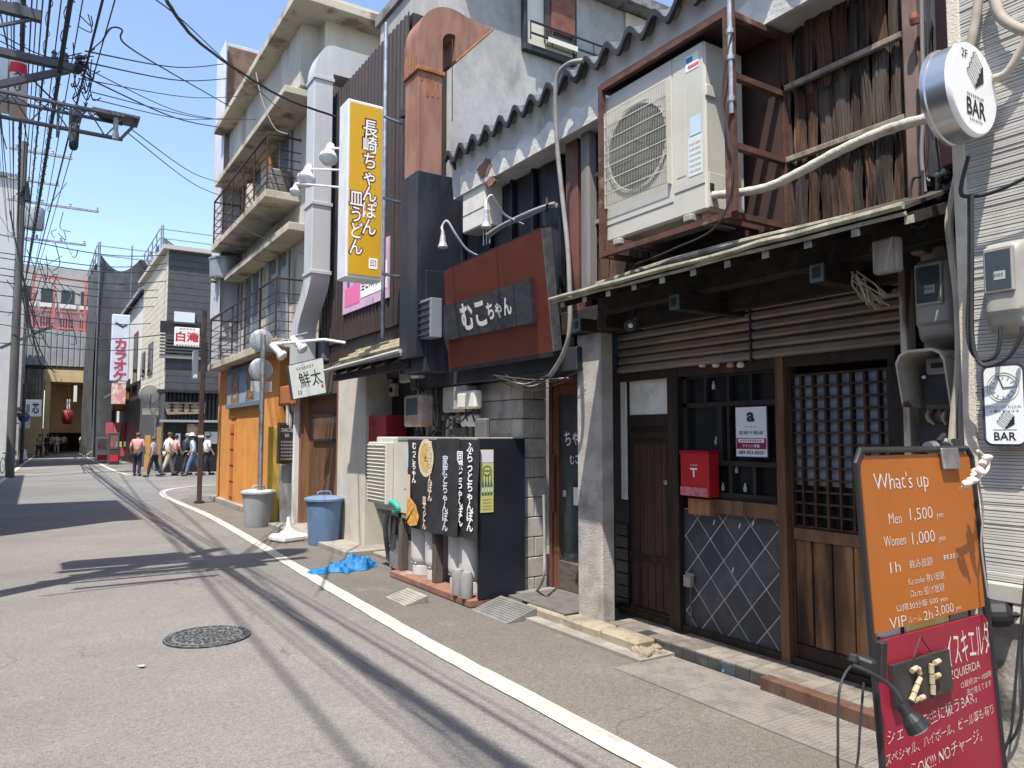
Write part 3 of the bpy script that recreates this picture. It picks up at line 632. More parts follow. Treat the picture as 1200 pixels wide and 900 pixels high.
plate(uy0+.04,uy0+.15,uz1-.16,uz1-.06,M('sticker_white',(.7,.72,.73))); plate(uy0+.09,uy0+.145,uz1-.105,uz1-.07,M('sticker_blue',(.05,.2,.45)),x=xa-.0088); plate(uy0+.04,uy0+.13,uz1-.145,uz1-.125,M('sticker_red',(.6,.1,.1)),x=xa-.0088)
plate(uy0+.03,uy0+.12,uz0+.5,uz0+.62,M('sticker_pale_blue',(.45,.58,.68))); plate(uy0+.02,uy0+.14,uz0+.24,uz0+.49,M('sticker_spec',(.58,.62,.62)))
for k in range(6): dashes(t,(xa-.009,uy0+.08,uz0+.27+.035*k),.1,.012,9,M('sticker_ink',(.3,.33,.36)))
MB().box((xa+.0,uy0-.012,uz0+.72),(xa+.09,uy0+.005,uz0+.8), .008).build('grip', acm, t)
MB().box((xa+.02,uy0-.006,uz0+.02),(xa+.2,uy0,uz0+.24), .004).build('valve_cover', acm, t)
MB().box((xa+.02,uy0-.012,uz0+.12),(xa+.06,uy0-.005,uz0+.17), .003).build('cable_hole', black, t)
for y in (uy0+.14, uy1-.14): MB().box((xa-.03,y-.035,uz0-.045),(xb_+.03,y+.035,uz0-.002), .006).build('foot', plastic_g, t)
# wrapped pipe from the unit to the round sign
wrap = M('tape_wrapped_pipe', (.5,.47,.4), (.42,.39,.33), 16, .8, bump=.5, bscale=45, c3=(.25,.22,.17), s3=6, m3=(.6,.75))
pp = bez([PX(835,229,3.5), PX(865,226,3.44), PX(900,219,3.42), PX(935,203,3.41), PX(985,176,3.4), PX(1040,152,3.38), PX(1090,138,3.36), PX(1125,132,3.42)], 8)
tag(tube('wrapped_pipe', pp, [.025+.0014*math.sin(i*1.9) for i in range(len(pp))], wrap, n=10), 'pale tape wrapped refrigerant pipe sweeping from air conditioner to round sign', 'pipe')
# grey conduit standing at the cage corner
t = thing('conduit_pole', 'grey steel conduit clamped upright beside the air conditioner cage', 'conduit', PX(857,260,3.37))
a, b_ = PX(857,110,3.35), PX(857,-60,3.35); MB().tube([(3.35,a.y,a.z-.12),(3.35,a.y,b_.z+1)], .016, 10).build('pipe', steel, t)
for z in (a.z-.05, a.z+.2, a.z+.36): MB().lathe([(.018,0),(.024,.004),(.024,.03),(.018,.034)], (3.35,a.y,z), n=10).build('clamp', steel, t)
MB().beam((3.37,a.y+.005,za+.0),(3.37,a.y+.005,a.z+.8),.03,.03).build('backing_bar', rustm, t)
MB().tube(bez([(3.34,a.y-.02,a.z+.35),(3.33,a.y+.05,a.z+.0),(3.34,a.y-.01,a.z-.45),(3.33,a.y+.1,za-.06),(3.36,a.y+.5,za-.12),(3.5,a.y+1.0,za-.1)],8), .006, 6).build('black_wire', cable_m, t)

# ================================================================== SHARED TILED ROOF AND PLASTER EAVE WALL
XT = 3.62; zt_ = PX(650,100,XT).z
rt0, rt1 = PX(522,188,XT).y, 2.3
plaster = M('flaking_lime_plaster', (.5,.495,.49), (.42,.415,.41), 3, .95, bump=.25, bscale=20, c3=(.28,.255,.23), s3=1.8, m3=(.54,.72), streak=.5)
plasterb = M('brown_undercoat', (.24,.12,.08), (.17,.08,.06), 6, .9, bump=.4)
roof = thing('tiled_roof', 'grey wavy tile roof edge above flaking white plaster wall', 'roof', (4.2, 5, 4.3))
zp0, zp1 = 4.16, zt_ + .05
# coved plaster wall with ragged patches
mb = MB()
def cove(i, j): 
    y = rt0 + .05 + (2.2-rt0-.05)*i; z = zp0 + (zp1-zp0)*j
    return Vector((3.745 - .07*j**2.2 + .006*math.sin(y*9+z*20), y, z))
mb.grid(cove, 40, 8); mb.build('plaster_wall', plaster, roof, smooth=True)
MB().box((3.75,2.2,zp0),(4.1,rt0+.05,zp0+.004)).build('plaster_soffit', plaster, roof)
MB().box((3.85,2.2,zp0+.004),(4.3,rt0+.05,zp1)).build('plaster_core', plasterb, roof)
for (u, v, s) in ((568,197,.13),(575,212,.08)):
    p = PX(u, v, 3.72); q = [(3.725-.012, p.y+s*1.3*math.cos(a)*rr.uniform(.55,1.1), p.z+s*.7*math.sin(a)*rr.uniform(.55,1.1)) for a in [k*.2856 for k in range(22)]]
    MB().prism(q, 0, (.03,0,0)).build('bare_patch', plasterb, roof)
# lower plaster strip; sunlit brightness below the tile shadow put into its colour
mb = MB(); ys = np.linspace(rt0-.15, 2.25, 60); tops = [zp0+.17+.03*math.sin(i*1.3)+rr.uniform(-.025,.025) for i in range(60)]
for i in range(59):
    a, b_ = float(ys[i]), float(ys[i+1]); mb.prism([(3.725,a,zp0-.012),(3.725,b_,zp0-.012),(3.715,b_,tops[i+1]),(3.715,a,tops[i])],0,(.03,0,0))
mb.build('sunlit_plaster_band', M('sunlit_lime_plaster', (.6,.59,.57), (.5,.485,.46), 6, .95, bump=.6, bscale=35), roof)
tile_m = M('grey_roof_tile', (.13,.13,.135), (.09,.09,.095), 6, .35, bump=.15, c3=(.3,.29,.28), s3=4, m3=(.6,.75), rnd=.2)
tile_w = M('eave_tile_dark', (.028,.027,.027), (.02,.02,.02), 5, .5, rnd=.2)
pw = .262; y = rt0; k = 0
def wave(f): return .058*math.sin(2*math.pi*f)
tile_me = None
while y > rt1:
    for row in range(4):
        mb = MB(); x0 = XT + row*.22; z0 = zt_ + row*.085; nn = 16
        vs = []; fs = []
        for i in range(nn+1):
            f = i/nn; yy = y - pw*f*1.03
            for (dx, dz) in ((0,0),(.25,.092),(.25,.075),(0,-.02)): vs.append((x0+dx, yy, z0+wave(f)+dz))
        for i in range(nn):
            for a in range(4): fs.append((i*4+a, i*4+(a+1)%4, (i+1)*4+(a+1)%4, (i+1)*4+a))
        fs += [(0,1,2,3),(nn*4,nn*4+3,nn*4+2,nn*4+1)]
        mb.add(vs, fs); o = mb.build('roof_tile', tile_m, roof, smooth=True)
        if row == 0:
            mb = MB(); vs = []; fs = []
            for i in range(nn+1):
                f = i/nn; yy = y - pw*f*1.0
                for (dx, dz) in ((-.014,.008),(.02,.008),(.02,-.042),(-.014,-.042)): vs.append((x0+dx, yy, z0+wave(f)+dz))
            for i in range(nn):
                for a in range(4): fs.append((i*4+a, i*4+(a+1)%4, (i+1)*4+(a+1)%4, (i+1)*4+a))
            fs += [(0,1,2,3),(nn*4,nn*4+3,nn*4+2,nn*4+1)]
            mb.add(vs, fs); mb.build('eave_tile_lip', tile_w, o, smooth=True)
    y -= pw
MB().prism([(XT+.6,rt0,zt_+.2),(7,rt0,zt_+1.9),(7,rt0,zt_+1.8),(XT+.6,rt0,zt_+.1)],0,(0,2.3-rt0,0)).build('upper_slope', tile_m, roof)
MB().prism([(XT+.05,rt0-.02,zt_-.03),(6.9,rt0-.02,zt_+1.78),(6.9,rt0-.02,zp0),(3.9,rt0-.02,zp0)],0,(0,-.05,0)).build('gable_board', black, roof)
# bent grey conduit climbing over the eave
t = thing('bent_conduit', 'pale grey conduit bending down over the plaster eave to the cable bundle', 'conduit', PX(655,300,3.6))
tube('pipe', bez([PX(684,71,3.6), PX(668,74,3.56), PX(655,86,3.55), PX(651,110,3.55), PX(653,170,3.58), PX(660,240,3.6), PX(666,300,3.6), PX(668,380,3.6), PX(660,415,3.62), PX(645,440,3.7)],8), .02, M('pale_conduit', (.27,.255,.235), (.2,.19,.175), 6, .6), t, 10)
# ================================================================== BAR BUILDING AT THE RIGHT EDGE
XW = 3.5; YW = PX(1137,300,XW).y
bar = thing('bar_building', 'pale ribbed siding building with bar signs at the right edge', 'building', (5, 0, 0))
sidm = M('ribbed_ivory_siding', (.5,.49,.45), (.43,.42,.385), 3, .75, c3=(.44,.42,.37), s3=1.4, m3=(.58,.78), streak=.5, rnd=0)
ribm = M('siding_groove', (.3,.29,.26), rough=.9)
z = .98; mb = MB(); pts = []
while z < 6.4:
    h_ = rr.choice((.010,.012,.015,.018)); d_ = rr.choice((.0,.002,.004))
    pts += [(XW-d_, z), (XW-d_, z+h_*.72), (XW+.003, z+h_*.84), (XW+.003, z+h_)]; z += h_
k = len(pts)
mb.add([(x, YW, q) for x, q in pts] + [(x, -4.0, q) for x, q in pts], [(i, i+1, k+i+1, k+i) for i in range(k-1)])
tag(mb.build('ribbed_siding', sidm, bar), kind='stuff')
MB().box((XW+.01,-4,0),(9,YW,6.4)).build('wall', M('wall_core', (.4,.38,.34), rough=.9), bar)
MB().box((XW-.012,YW,.0),(XW+.12,YW+.055,6.4), .004).build('corner_trim', M('cream_stucco_trim', (.6,.55,.45), (.52,.47,.38), 9, .9, bump=.6, bscale=90), bar)
MB().box((XW-.05,-4,.9),(XW+.01,YW,.975), .005).build('ledge_board', M('grey_ledge', (.36,.35,.32), (.28,.27,.25), 6, .8), bar)
MB().box((XW-.018,-4,0),(XW+.008,YW-.01,.9)).build('plinth', M('dirty_render', (.4,.37,.33), (.2,.18,.16), 2.2, .95, bump=.6, bscale=40, c3=(.07,.065,.06), s3=1.6, m3=(.5,.6)), bar)
for (pts_, r_) in (([PX(1161,-25,XW-.06),PX(1170,15,XW-.06),PX(1190,32,XW-.06),PX(1215,40,XW-.06)],.022),([PX(1148,-10,XW-.05),PX(1143,25,XW-.05),PX(1136,60,XW-.05),PX(1132,75,XW-.02)],.02),([PX(1210,30,XW-.06),PX(1196,60,XW-.06),PX(1180,85,XW-.06),PX(1165,92,XW-.06)],.018)):
    tag(tube('wall_pipe', bez(pts_,8), r_, M('painted_pipe', (.4,.35,.29), (.3,.26,.21), 8, .7), n=10), {.022:'thick pale pipe bending across the top of the ribbed wall',.02:'straight pipe descending behind the round bar sign',.018:'short pipe elbow right of the round bar sign'}[r_], 'pipe')
# round projecting sign
c = PY(1142,104,1.5); t = thing('round_sign', 'round white bar sign with staircase drawing in a steel drum', 'sign', c)
rr_ = .2; chrome = M('brushed_steel', (.55,.55,.56), (.45,.45,.47), 3, .28, .9, streak=4)
MB().lathe([(rr_*.97,.015),(rr_,.02),(rr_,.1),(rr_*1.04,.105),(rr_*1.04,.12),(0,.12)], c, (0,1,0), 56).build('drum', chrome, t, smooth=True)
MB().lathe([(0,0),(rr_*.95,0),(rr_*.985,.006),(rr_,.02),(rr_*.95,.025)], c, (0,1,0), 56).build('face', M('milky_acrylic', (.78,.78,.78), rough=.25), t, smooth=True)
AXY = AX['-y']
def onf(dx, dz): return c + Vector((dx, -.0005, dz))
text(t, '2F', onf(-.075,.135), .05,.036, ink, '-y'); text(t, 'BAR', onf(.005,-.085), .155,.075, ink, '-y', bold=.015)
dashes(t, onf(0,-.035), .14,.012, 9, ink, '-y'); dashes(t, onf(0,-.14), .11,.009, 7, ink, '-y')
def stairs(par, cen, s, axes, lift=.0015):
    ax, ay = axes; nm = ax.cross(ay); q = lambda a, b_: cen + ax*(a*s) + ay*(b_*s) + nm*lift
    mb = MB()   # black side triangle with stepped edge
    P = [(.45,-.28),(-.02,-.55),(-.02,-.42),(.1,-.38),(.1,-.25),(.21,-.2),(.21,-.07),(.33,-.02),(.33,.11),(.45,.16)]
    mb.add([q(*p) for p in P], [tuple(range(len(P)))]); mb.build('stair_drawing', ink, par)
    mb = MB(); lw = .008/s*s
    def ln(a, b_):
        a, b_ = q(*a), q(*b_); d = (b_-a).normalized(); n_ = d.cross(nm)*(.012*s)
        mb.add([a-n_, b_-n_, b_+n_, a+n_], [(0,1,2,3)])
    st = [(-.02,-.55),(-.02,-.42),(.1,-.38),(.1,-.25),(.21,-.2),(.21,-.07),(.33,-.02),(.33,.11),(.45,.16)]; off = (-.42,.36)
    for p in st: ln(p, (p[0]+off[0], p[1]+off[1]))
    for a, b_ in zip(st[:-1], st[1:]): ln((a[0]+off[0],a[1]+off[1]), (b_[0]+off[0],b_[1]+off[1])); ln(a, b_)
    mb.build('stair_drawing', ink, par)
stairs(t, onf(.01,.085), .15, AXY)
MB().tube([c+Vector((.1,.1,0)), c+Vector((.3,.1,0))], .016, 8).build('bracket', chrome, t); MB().box((XW-.03,c.y+.02,c.z-.09),(XW-.008,c.y+.18,c.z+.09), .004).build('wall_plate', plastic_l, t)
# rectangular wall sign with clock
a, b_ = PX(1149,428,XW-.07), PX(1206,524,XW-.07); xs = XW-.07
t = thing('wall_sign', 'rounded white wall sign with clock face and bar lettering', 'sign', (XW, (a.y+b_.y)/2, (a.z+b_.z)/2))
def rrect(y0, y1, z0, z1, r, x):
    P = []
    for (cy, cz, a0) in ((y1-r, z1-r, 0),(y0+r, z1-r, 90),(y0+r, z0+r, 180),(y1-r, z0+r, 270)):
        for k in range(6): an = R(a0+18*k); P.append((x, cy+r*math.cos(an), cz+r*math.sin(an)))
    return P
y0, y1, z0, z1 = min(a.y,b_.y), max(a.y,b_.y), min(a.z,b_.z), max(a.z,b_.z)
MB().prism(rrect(y0,y1,z0,z1,.035,xs), 0, (.065,0,0)).build('frame', M('dark_sign_frame', (.05,.055,.07), rough=.3), t, smooth=True)
MB().prism(rrect(y0+.012,y1-.012,z0+.012,z1-.012,.028,xs-.003), 0, (.01,0,0)).build('face', M('pale_sign_face', (.74,.77,.78), rough=.4), t)
cy, cz = (y0+y1)/2, (z0+z1)/2; gold = M('gold_ink', (.42,.36,.15), rough=.5); grey_i = M('grey_ink', (.3,.31,.33))
cl = Vector((xs-.003, cy, z1-.1)); 
for r1, m_ in ((.063,gold),(.053,grey_i)): MB().ring(r1, r1-.0025, .0015, cl, (-1,0,0), 36).build('clock_ring', m_, t)
for k in range(12): an = k*math.pi/6; MB().obox(cl + Vector((-.001, math.cos(an)*.043, math.sin(an)*.043)), (.002,.016,.0035), (an,0,0)).build('hour_mark', grey_i, t)
MB().obox(cl+Vector((-.002,-.018,-.001)),(.002,.04,.003),(R(-4),0,0)).build('clock_hand', ink, t); MB().obox(cl+Vector((-.002,.008,.024)),(.002,.003,.052),(R(-18),0,0)).build('clock_hand', ink, t)
text(t, 'IZQUIERDA', (xs-.003,cy,z1-.183), .135,.013, grey_i); dashes(t, (xs-.003,cy,z1-.2), .12,.006, 7, grey_i)
stairs(t, Vector((xs-.003,cy-.005,cz-.06)), .075, AX['-x']); text(t, '2F', (xs-.003,cy+.03,cz-.025), .016,.011, ink)
text(t, 'BAR', (xs-.003,cy,z0+.045), .085,.034, ink, bold=.012); MB().box((xs-.0045,cy-.045,z0+.072),(xs-.0035,cy+.045,z0+.0735)).build('rule', grey_i, t)
# ---- electricity meters
def meter(u0, v0, u1, v1, x, lab, dx=.15, bm=plastic_g):
    a, b_ = PX(u0,v0,x), PX(u1,v1,x); y0, y1, z0, z1 = min(a.y,b_.y), max(a.y,b_.y), min(a.z,b_.z), max(a.z,b_.z)
    t = thing('electricity_meter', lab, 'meter', (x+dx,(y0+y1)/2,z0))
    W_, H_ = y1-y0, z1-z0
    # bulging casing
    def fn(i, j):
        y = y0 + W_*i; z = z0 + H_*j; e = (1-abs(2*i-1)**5)*(1-abs(2*j-1)**7); tp = .86 if j < .2 else 1
        return Vector((x + dx - dx*max(e,0)**.35*tp, y0+W_/2+(y-y0-W_/2)*(1-.06*abs(2*j-1)**8), z))
    MB().grid(fn, 18, 26).build('casing', bm, t, smooth=True)
    MB().box((x-.012,y0+W_*.2,z0+H_*.42),(x+.012,y1-W_*.17,z1-H_*.1), .005).build('window_rim', bm, t)
    MB().box((x-.014,y0+W_*.25,z0+H_*.45),(x-.011,y1-W_*.22,z1-H_*.14)).build('glass', M('meter_glass', (.05,.065,.075), rough=.08, spec=.7), t)
    MB().box((x-.0152,y0+W_*.36,z0+H_*.55),(x-.0141,y1-W_*.4,z0+H_*.64)).build('register', M('meter_register', (.35,.38,.38)), t); dashes(t, (x-.0152,(y0+y1)/2,z0+H_*.6), W_*.2,.012, 4, ink)
    return t
meter(1063,303,1119,398,3.72,'grey electricity meter on the post above the hooded meter',.16)
meter(1143,284,1204,386,XW-.15,'grey electricity meter on the ribbed siding above the wall sign',.15)
# hooded old meter
a, b_ = PX(1051,412,3.66), PX(1112,480,3.66); y0, y1, z0, z1 = min(a.y,b_.y), max(a.y,b_.y), min(a.z,b_.z), max(a.z,b_.z)
t = thing('hooded_meter', 'old black meter under a peeling rounded metal hood below the grey meter', 'meter', (3.9,(y0+y1)/2,z0))
hood_m = M('peeling_hood_paint', (.5,.47,.42), (.4,.37,.32), 6, .7, bump=.3, c3=(.16,.09,.05), s3=5, m3=(.52,.6))
prof = [(y1,z0+.02),(y1,z1-.06),(y1-.02,z1-.02),(y1-.06,z1),(y0+.06,z1),(y0+.02,z1-.02),(y0,z1-.06),(y0,z0-.0)]
mb = MB(); vs = []
for x_ in (3.64, 3.92): vs += [(x_ + (.05 if (x_ < 3.7 and zz_ < z0+.1) else 0), y_, zz_) for y_, zz_ in prof]
for x_ in (3.92, 3.64): vs += [(x_ + (.05 if (x_ < 3.7 and zz_ < z0+.1) else 0), (y_-(y0+y1)/2)*.93+(y0+y1)/2, z0+(zz_-z0)*.96) for y_, zz_ in prof]
n = len(prof); fs = []
for r_ in range(4):
    for i in range(n-1): fs.append((r_*n+i, r_*n+i+1, ((r_+1)%4)*n+i+1, ((r_+1)%4)*n+i))
mb.add(vs, fs); mb.build('hood', hood_m, t, smooth=True)
mh = M('meter_black', (.03,.032,.036), (.05,.05,.055), 8, .35)
MB().box((3.78,y0+.025,z0+.01),(3.92,y1-.05,z1-.09), .02).build('meter_body', mh, t); MB().box((3.75,y0+.05,z1-.12),(3.9,y1-.09,z1-.035), .01).build('meter_dial', M('dial_grey', (.22,.23,.24), rough=.3), t); MB().box((3.748,y0+.065,z1-.09),(3.7505,y1-.12,z1-.065)).build('dial_window', ink, t)
MB().lathe([(.0,0),(.01,.001),(.008,.008),(0,.01)], (3.777,y1-.07,z1-.13), (-1,0,0), 10).build('seal', inkw, t)
MB().box((3.84,y0-.02,z0-.16),(3.93,y1+.02,z0-.06), .008).build('junction_box', black, t)
for k in range(6): 
    yq = y0+.04+(y1-y0-.1)*k/5; MB().tube(bez([(3.85,yq,z0+.02),(3.82+.02*rr.random(),yq+rr.uniform(-.02,.02),z0-.03),(3.86,yq+rr.uniform(-.03,.03),z0-.08)],5), .009, 6).build('lead', M('lead%d' % (k % 3), [(.3,.12,.1),(.04,.04,.045),(.35,.33,.3)][k % 3]), t)
# conduits and loose cables down the corner
def wirep(name, pix, x, r_, m_, lab, cat='cable'):
    return tag(tube(name, bez([PX(u, v, (q[0] if q else x)) for (u, v, *q) in pix], 7), r_, m_, n=8), lab, cat)
pvc = M('beige_pvc', (.5,.46,.38), (.42,.38,.31), 6, .6, c3=(.3,.27,.22), s3=4)
wirep('conduit_pipe', [(1122,205),(1116,235),(1112,262),(1116,300),(1122,350),(1124,420),(1119,480),(1116,520),(1116,560)], 3.62, .019, pvc, 'beige conduit running down the corner beside the meters', 'conduit')
wirep('conduit_pipe', [(1128,215),(1130,250),(1134,300),(1131,360),(1128,440),(1127,540)], 3.58, .015, M('grey_pvc', (.26,.255,.24), (.2,.195,.185), 5, .6), 'thinner grey conduit beside the beige corner conduit', 'conduit')
wirep('power_cable', [(1135,183),(1128,210),(1126,225),(1131,230),(1150,229),(1175,221),(1205,207)], 3.42, .009, cable_m, 'black cable curving across the ribbed wall above the right meter')
wirep('power_cable', [(1136,230),(1136,330),(1134,380),(1138,410),(1150,422),(1166,418),(1172,400),(1172,384)], 3.38, .009, cable_m, 'black cable looping up into the meter on the ribbed wall')
wirep('power_cable', [(1139,228),(1139,330),(1140,400),(1152,428),(1180,420),(1196,395),(1198,382)], 3.36, .009, cable_m, 'outer black cable loop hanging under the meter on the ribbed wall')
wirep('power_cable', [(1081,200),(1082,240),(1086,255),(1085,262),(1075,267),(1066,262)], 3.7, .007, cable_m, 'short grey cable tail hooking beside the corner post')
wirep('power_cable', [(1088,240),(1096,262),(1106,285),(1113,305)], 3.75, .005, cable_m, 'thin black cable slanting behind the left grey meter')
wirep('power_cable', [(1080,0),(1081,60),(1083,120),(1080,180),(1084,225)], 3.72, .01, M('grey_cable', (.2,.2,.2)), 'grey cable hanging straight down beside the corner post')
wirep('power_cable', [(1088,-10),(1087,70),(1088,140),(1084,200),(1070,210),(1068,232),(1080,236)], 3.74, .007, cable_m, 'black cable hanging beside the grey one at the corner post')
t = thing('insulator_bracket', 'small insulators and clips screwed to the stained corner wall', 'insulator', PX(1100,205,3.85))
for (u, v) in ((1087,213),(1103,207),(1111,203),(1104,233)):
    p = PX(u, v, 3.88); MB().lathe([(.0,0),(.016,.004),(.012,.02),(.018,.028),(.012,.045),(.0,.05)], p, (-1,0,.1), 10).build('insulator', M('porcelain', (.45,.43,.4), rough=.3), t); MB().box((3.86,p.y-.012,p.z-.03),(3.93,p.y+.012,p.z+.03)).build('clip', black, t)
p = PX(1072,22,3.8); t = thing('end_lamp', 'rust coloured capped pipe stub on the brown corner post', 'pipe stub', p); MB().tube([p+Vector((.08,0,0)), p], .011, 8).build('stub', black, t); MB().lathe([(0,0),(.022,.0),(.024,.03),(.018,.06),(0,.062)], p+Vector((0,0,-.03)), (-.3,0,1), 12).build('cap', M('rust_cap', (.35,.15,.08), (.25,.1,.06), 20, .8), t)
# black flood lamp by the ledge
p = PX(1184,720,XW-.06); t = thing('flood_lamp', 'black round flood lamp on the wall ledge right of the orange board', 'lamp', p)
MB().lathe([(0,0),(.03,.002),(.052,.02),(.055,.07),(.048,.1),(.05,.105),(0,.1)], p+Vector((.02,.0,0)), (-.35,.75,-.1), 18).build('head', rubber, t); MB().box((XW-.045,p.y-.05,p.z-.04),(XW+.0,p.y+.0,p.z+.04), .005).build('mount', plastic_l, t); MB().tube([p, (XW-.03,p.y-.03,p.z)], .012, 8).build('arm', rubber, t)
wirep('power_cable', [(1130,560),(1131,640),(1136,720),(1140,760)], XW-.03, .006, cable_m, 'thin black cable dropping behind the orange board')
wirep('power_cable', [(1205,690),(1198,760),(1199,820),(1190,860),(1172,880),(1165,905)], XW-.05, .006, cable_m, 'black cable trailing down to the ground right of the red board')
wirep('power_cable', [(1204,650),(1192,780),(1186,850),(1172,895)], XW-.07, .005, cable_m, 'second thin cable down the dirty plinth')

# ================================================================== STANDING SIGNBOARD
lean = .20
def BD(fx, z):    # point on the leaning board plane, fx 0..1 across
    yb_ = 1.60 - (1.55 - z)*.06
    return Vector((2.515 + .81*fx, yb_, z))
bd = thing('standing_sign', 'tall leaning signboard, orange price board above, red chalk board below', 'signboard', (2.9, 1.4, 0))
axu = Vector((1,0,0)); ayu = (BD(0,1.5)-BD(0,.5)).normalized(); AB = (axu, ayu); nb = axu.cross(ayu)
def panel(nm, z0, z1, m_, x0=.02, x1=.98, th=.02):
    P = [BD(x0+.0,z0), BD(x1,z0), BD(x1,z1-.02), BD(x1-.03,z1), BD(x0+.035,z1), BD(x0,z1-.035)]
    return MB().prism(P, 0, -nb*th).build(nm, m_, bd)
orange = M('orange_board', (.35,.105,.014), (.32,.095,.013), 3, .5, c3=(.42,.17,.06), s3=3, m3=(.55,.85), streak=.4, bump=.05); crim = M('crimson_board', (.25,.013,.034), (.22,.012,.03), 3, .4, c3=(.32,.05,.075), s3=2.5, m3=(.52,.85), streak=.4, bump=.05)
po = panel('orange_board', .9, 1.525, orange); pr_ = panel('red_board', .1, .87, crim, .0, .985)
tubeb = M('black_frame_tube', (.02,.02,.022), rough=.35)
MB().tube([BD(-.015,.02), BD(-.015,1.5), BD(.02,1.545), BD(.96,1.545), BD(1.0,1.51), BD(1.0,.02)], .012, 8).build('frame', tubeb, bd)
MB().tube([BD(.55,1.50)+Vector((0,.04,0)), BD(.6,.02)+Vector((0,.3,0))], .012, 8).build('rear_leg', tubeb, bd); MB().tube([BD(.9,1.50)+Vector((0,.04,0)), BD(.95,.02)+Vector((0,.25,0))], .012, 8).build('rear_leg', tubeb, bd)
def bt_(par, s, fx, z, w_, h_, **k):
    k.setdefault('bold', -.008); k.setdefault('jit', .02); fx = .12+(fx-.12)*.86
    return text(par, s, BD(fx, z), w_*.84, h_*.86, chalk, axes=AB, lift=.0015, **k)
wh = bt_(po, "What's up", .37, 1.42, .44, .095, jit=.02, bold=-.006)
bt_(po, 'Men', .27,1.29,.1,.045); bt_(po, '1,500', .53,1.295,.19,.06); bt_(po, 'yen', .72,1.28,.06,.025)
bt_(po, 'Women', .25,1.21,.17,.045); bt_(po, '1,000', .53,1.205,.19,.06); bt_(po, 'yen', .72,1.19,.06,.025)
bt_(po, '1h', .23,1.115,.08,.045); bt_(po, '飲み放題', .48,1.115,.19,.038); dashes(po, BD(.7,1.12), .12,.018,5, chalk, axes=AB)
bt_(po, 'Karaoke 歌い放題', .52,1.055,.3,.036); bt_(po, 'Darts 投げ放題', .52,1.01,.28,.036)
bt_(po, '以降30分毎 500 yen', .46,.965,.42,.036); bt_(po, 'VIP', .21,.92,.13,.045); bt_(po, 'ルーム', .37,.918,.1,.026); bt_(po, '2h', .5,.92,.075,.038); bt_(po, '3,000', .67,.924,.16,.046); bt_(po, 'yen', .82,.916,.05,.02)
text(pr_, 'イスキエルダ', BD(.78,.775), .34,.13, chalk, axes=AB, lift=.0015, bold=.0, jit=.02, rot=.03)
text(pr_, 'IZQUIERDA', BD(.72,.68), .24,.038, chalk, axes=AB, bold=-.009, lift=.0015, rot=.03)
text(pr_, 'O最終20〜100時', BD(.82,.635), .24,.026, chalk, axes=AB, bold=-.009, lift=.0015, rot=.03); text(pr_, '取り揃えてます', BD(.84,.6), .19,.026, chalk, axes=AB, bold=-.009, lift=.0015, rot=.03)
text(pr_, 'シェリーを主に扱うBAR。', BD(.42,.56), .62,.05, chalk, axes=AB, bold=-.009, lift=.0015, rot=.05, jit=.02); text(pr_, 'スペシャル、ハイボール、ビール等も有り', BD(.48,.49), .76,.042, chalk, axes=AB, bold=-.009, lift=.0015, rot=.04, jit=.02); text(pr_, '1杯からOK!!! NOチャージ。', BD(.42,.415), .64,.055, chalk, axes=AB, bold=-.009, lift=.0015, rot=.05, jit=.02)
# cork "2F" plaque
pq = M('plaque_black', (.025,.025,.024), (.04,.038,.035), 9, .6); cork = M('wine_cork', (.45,.36,.24), (.34,.26,.16), 25, .85, bump=.3)
t = thing('cork_plaque', 'black plaque with floor number made of wine corks hung on red board', 'plaque', BD(.32,.71)+nb*.03)
q0 = BD(.32,.71)+nb*.022
MB().prism([q0+axu*a+ayu*b_ for a, b_ in ((-.19,-.075),(.19,-.075),(.19,.075),(-.19,.075))], 0, -nb*.018).build('plaque', pq, t)
def crk(pts):
    for (a, b_), (c_, d_) in zip(pts[:-1], pts[1:]):
        L = math.hypot(c_-a, d_-b_); k = max(1, round(L/.038))
        for i in range(k):
            s0, s1 = (i+.06)/k, (i+.94)/k
            MB().tube([q0+axu*(a+(c_-a)*s0)+ayu*(b_+(d_-b_)*s0)+nb*.012, q0+axu*(a+(c_-a)*s1)+ayu*(b_+(d_-b_)*s1)+nb*.01], .0095, 8).build('cork', cork, t)
crk([(-.1,.045),(-.055,.05),(-.045,.025)]); crk([(-.045,.015),(-.115,-.055)]); crk([(-.1,-.056),(-.03,-.056)]); crk([(.035,.05),(.03,-.06)]); crk([(.055,.048),(.095,.05)]); crk([(.05,.0),(.085,.002)])
MB().tube([q0+axu*-.06+ayu*.085, q0+axu*.0+ayu*.15, q0+axu*.06+ayu*.085], .0025, 5).build('hanging_string', ink, t)
# clip lamp (lower left) and clamp lamp on top, string of bulbs
def lamp_pix(u, v, y): return PY(u, v, y)
t = thing('clip_lamp', 'black gooseneck clip lamp clamped to the left of the red board', 'lamp', BD(0,.62)); yb1 = 1.28
L_ = [PY(1000,780,1.42), PY(1022,790,1.36), PY(1045,805,1.28), PY(1058,825,1.22), PY(1064,838,1.2)]
MB().tube(bez(L_,6), .007, 8).build('gooseneck', rubber, t); hp = PY(1066,846,1.2)
MB().lathe([(0,0),(.014,.0),(.018,.03),(.03,.05),(.036,.075),(.0,.07)], hp+Vector((-.01,.02,.045)), (.25,-.45,-.7), 16).build('lamp_head', rubber, t); MB().lathe([(0,.07),(.028,.07),(.022,.083),(0,.088)], hp+Vector((-.01,.02,.045)), (.25,-.45,-.7), 14).build('bulb', M('clear_bulb', (.55,.56,.58), rough=.08, spec=.8), t)
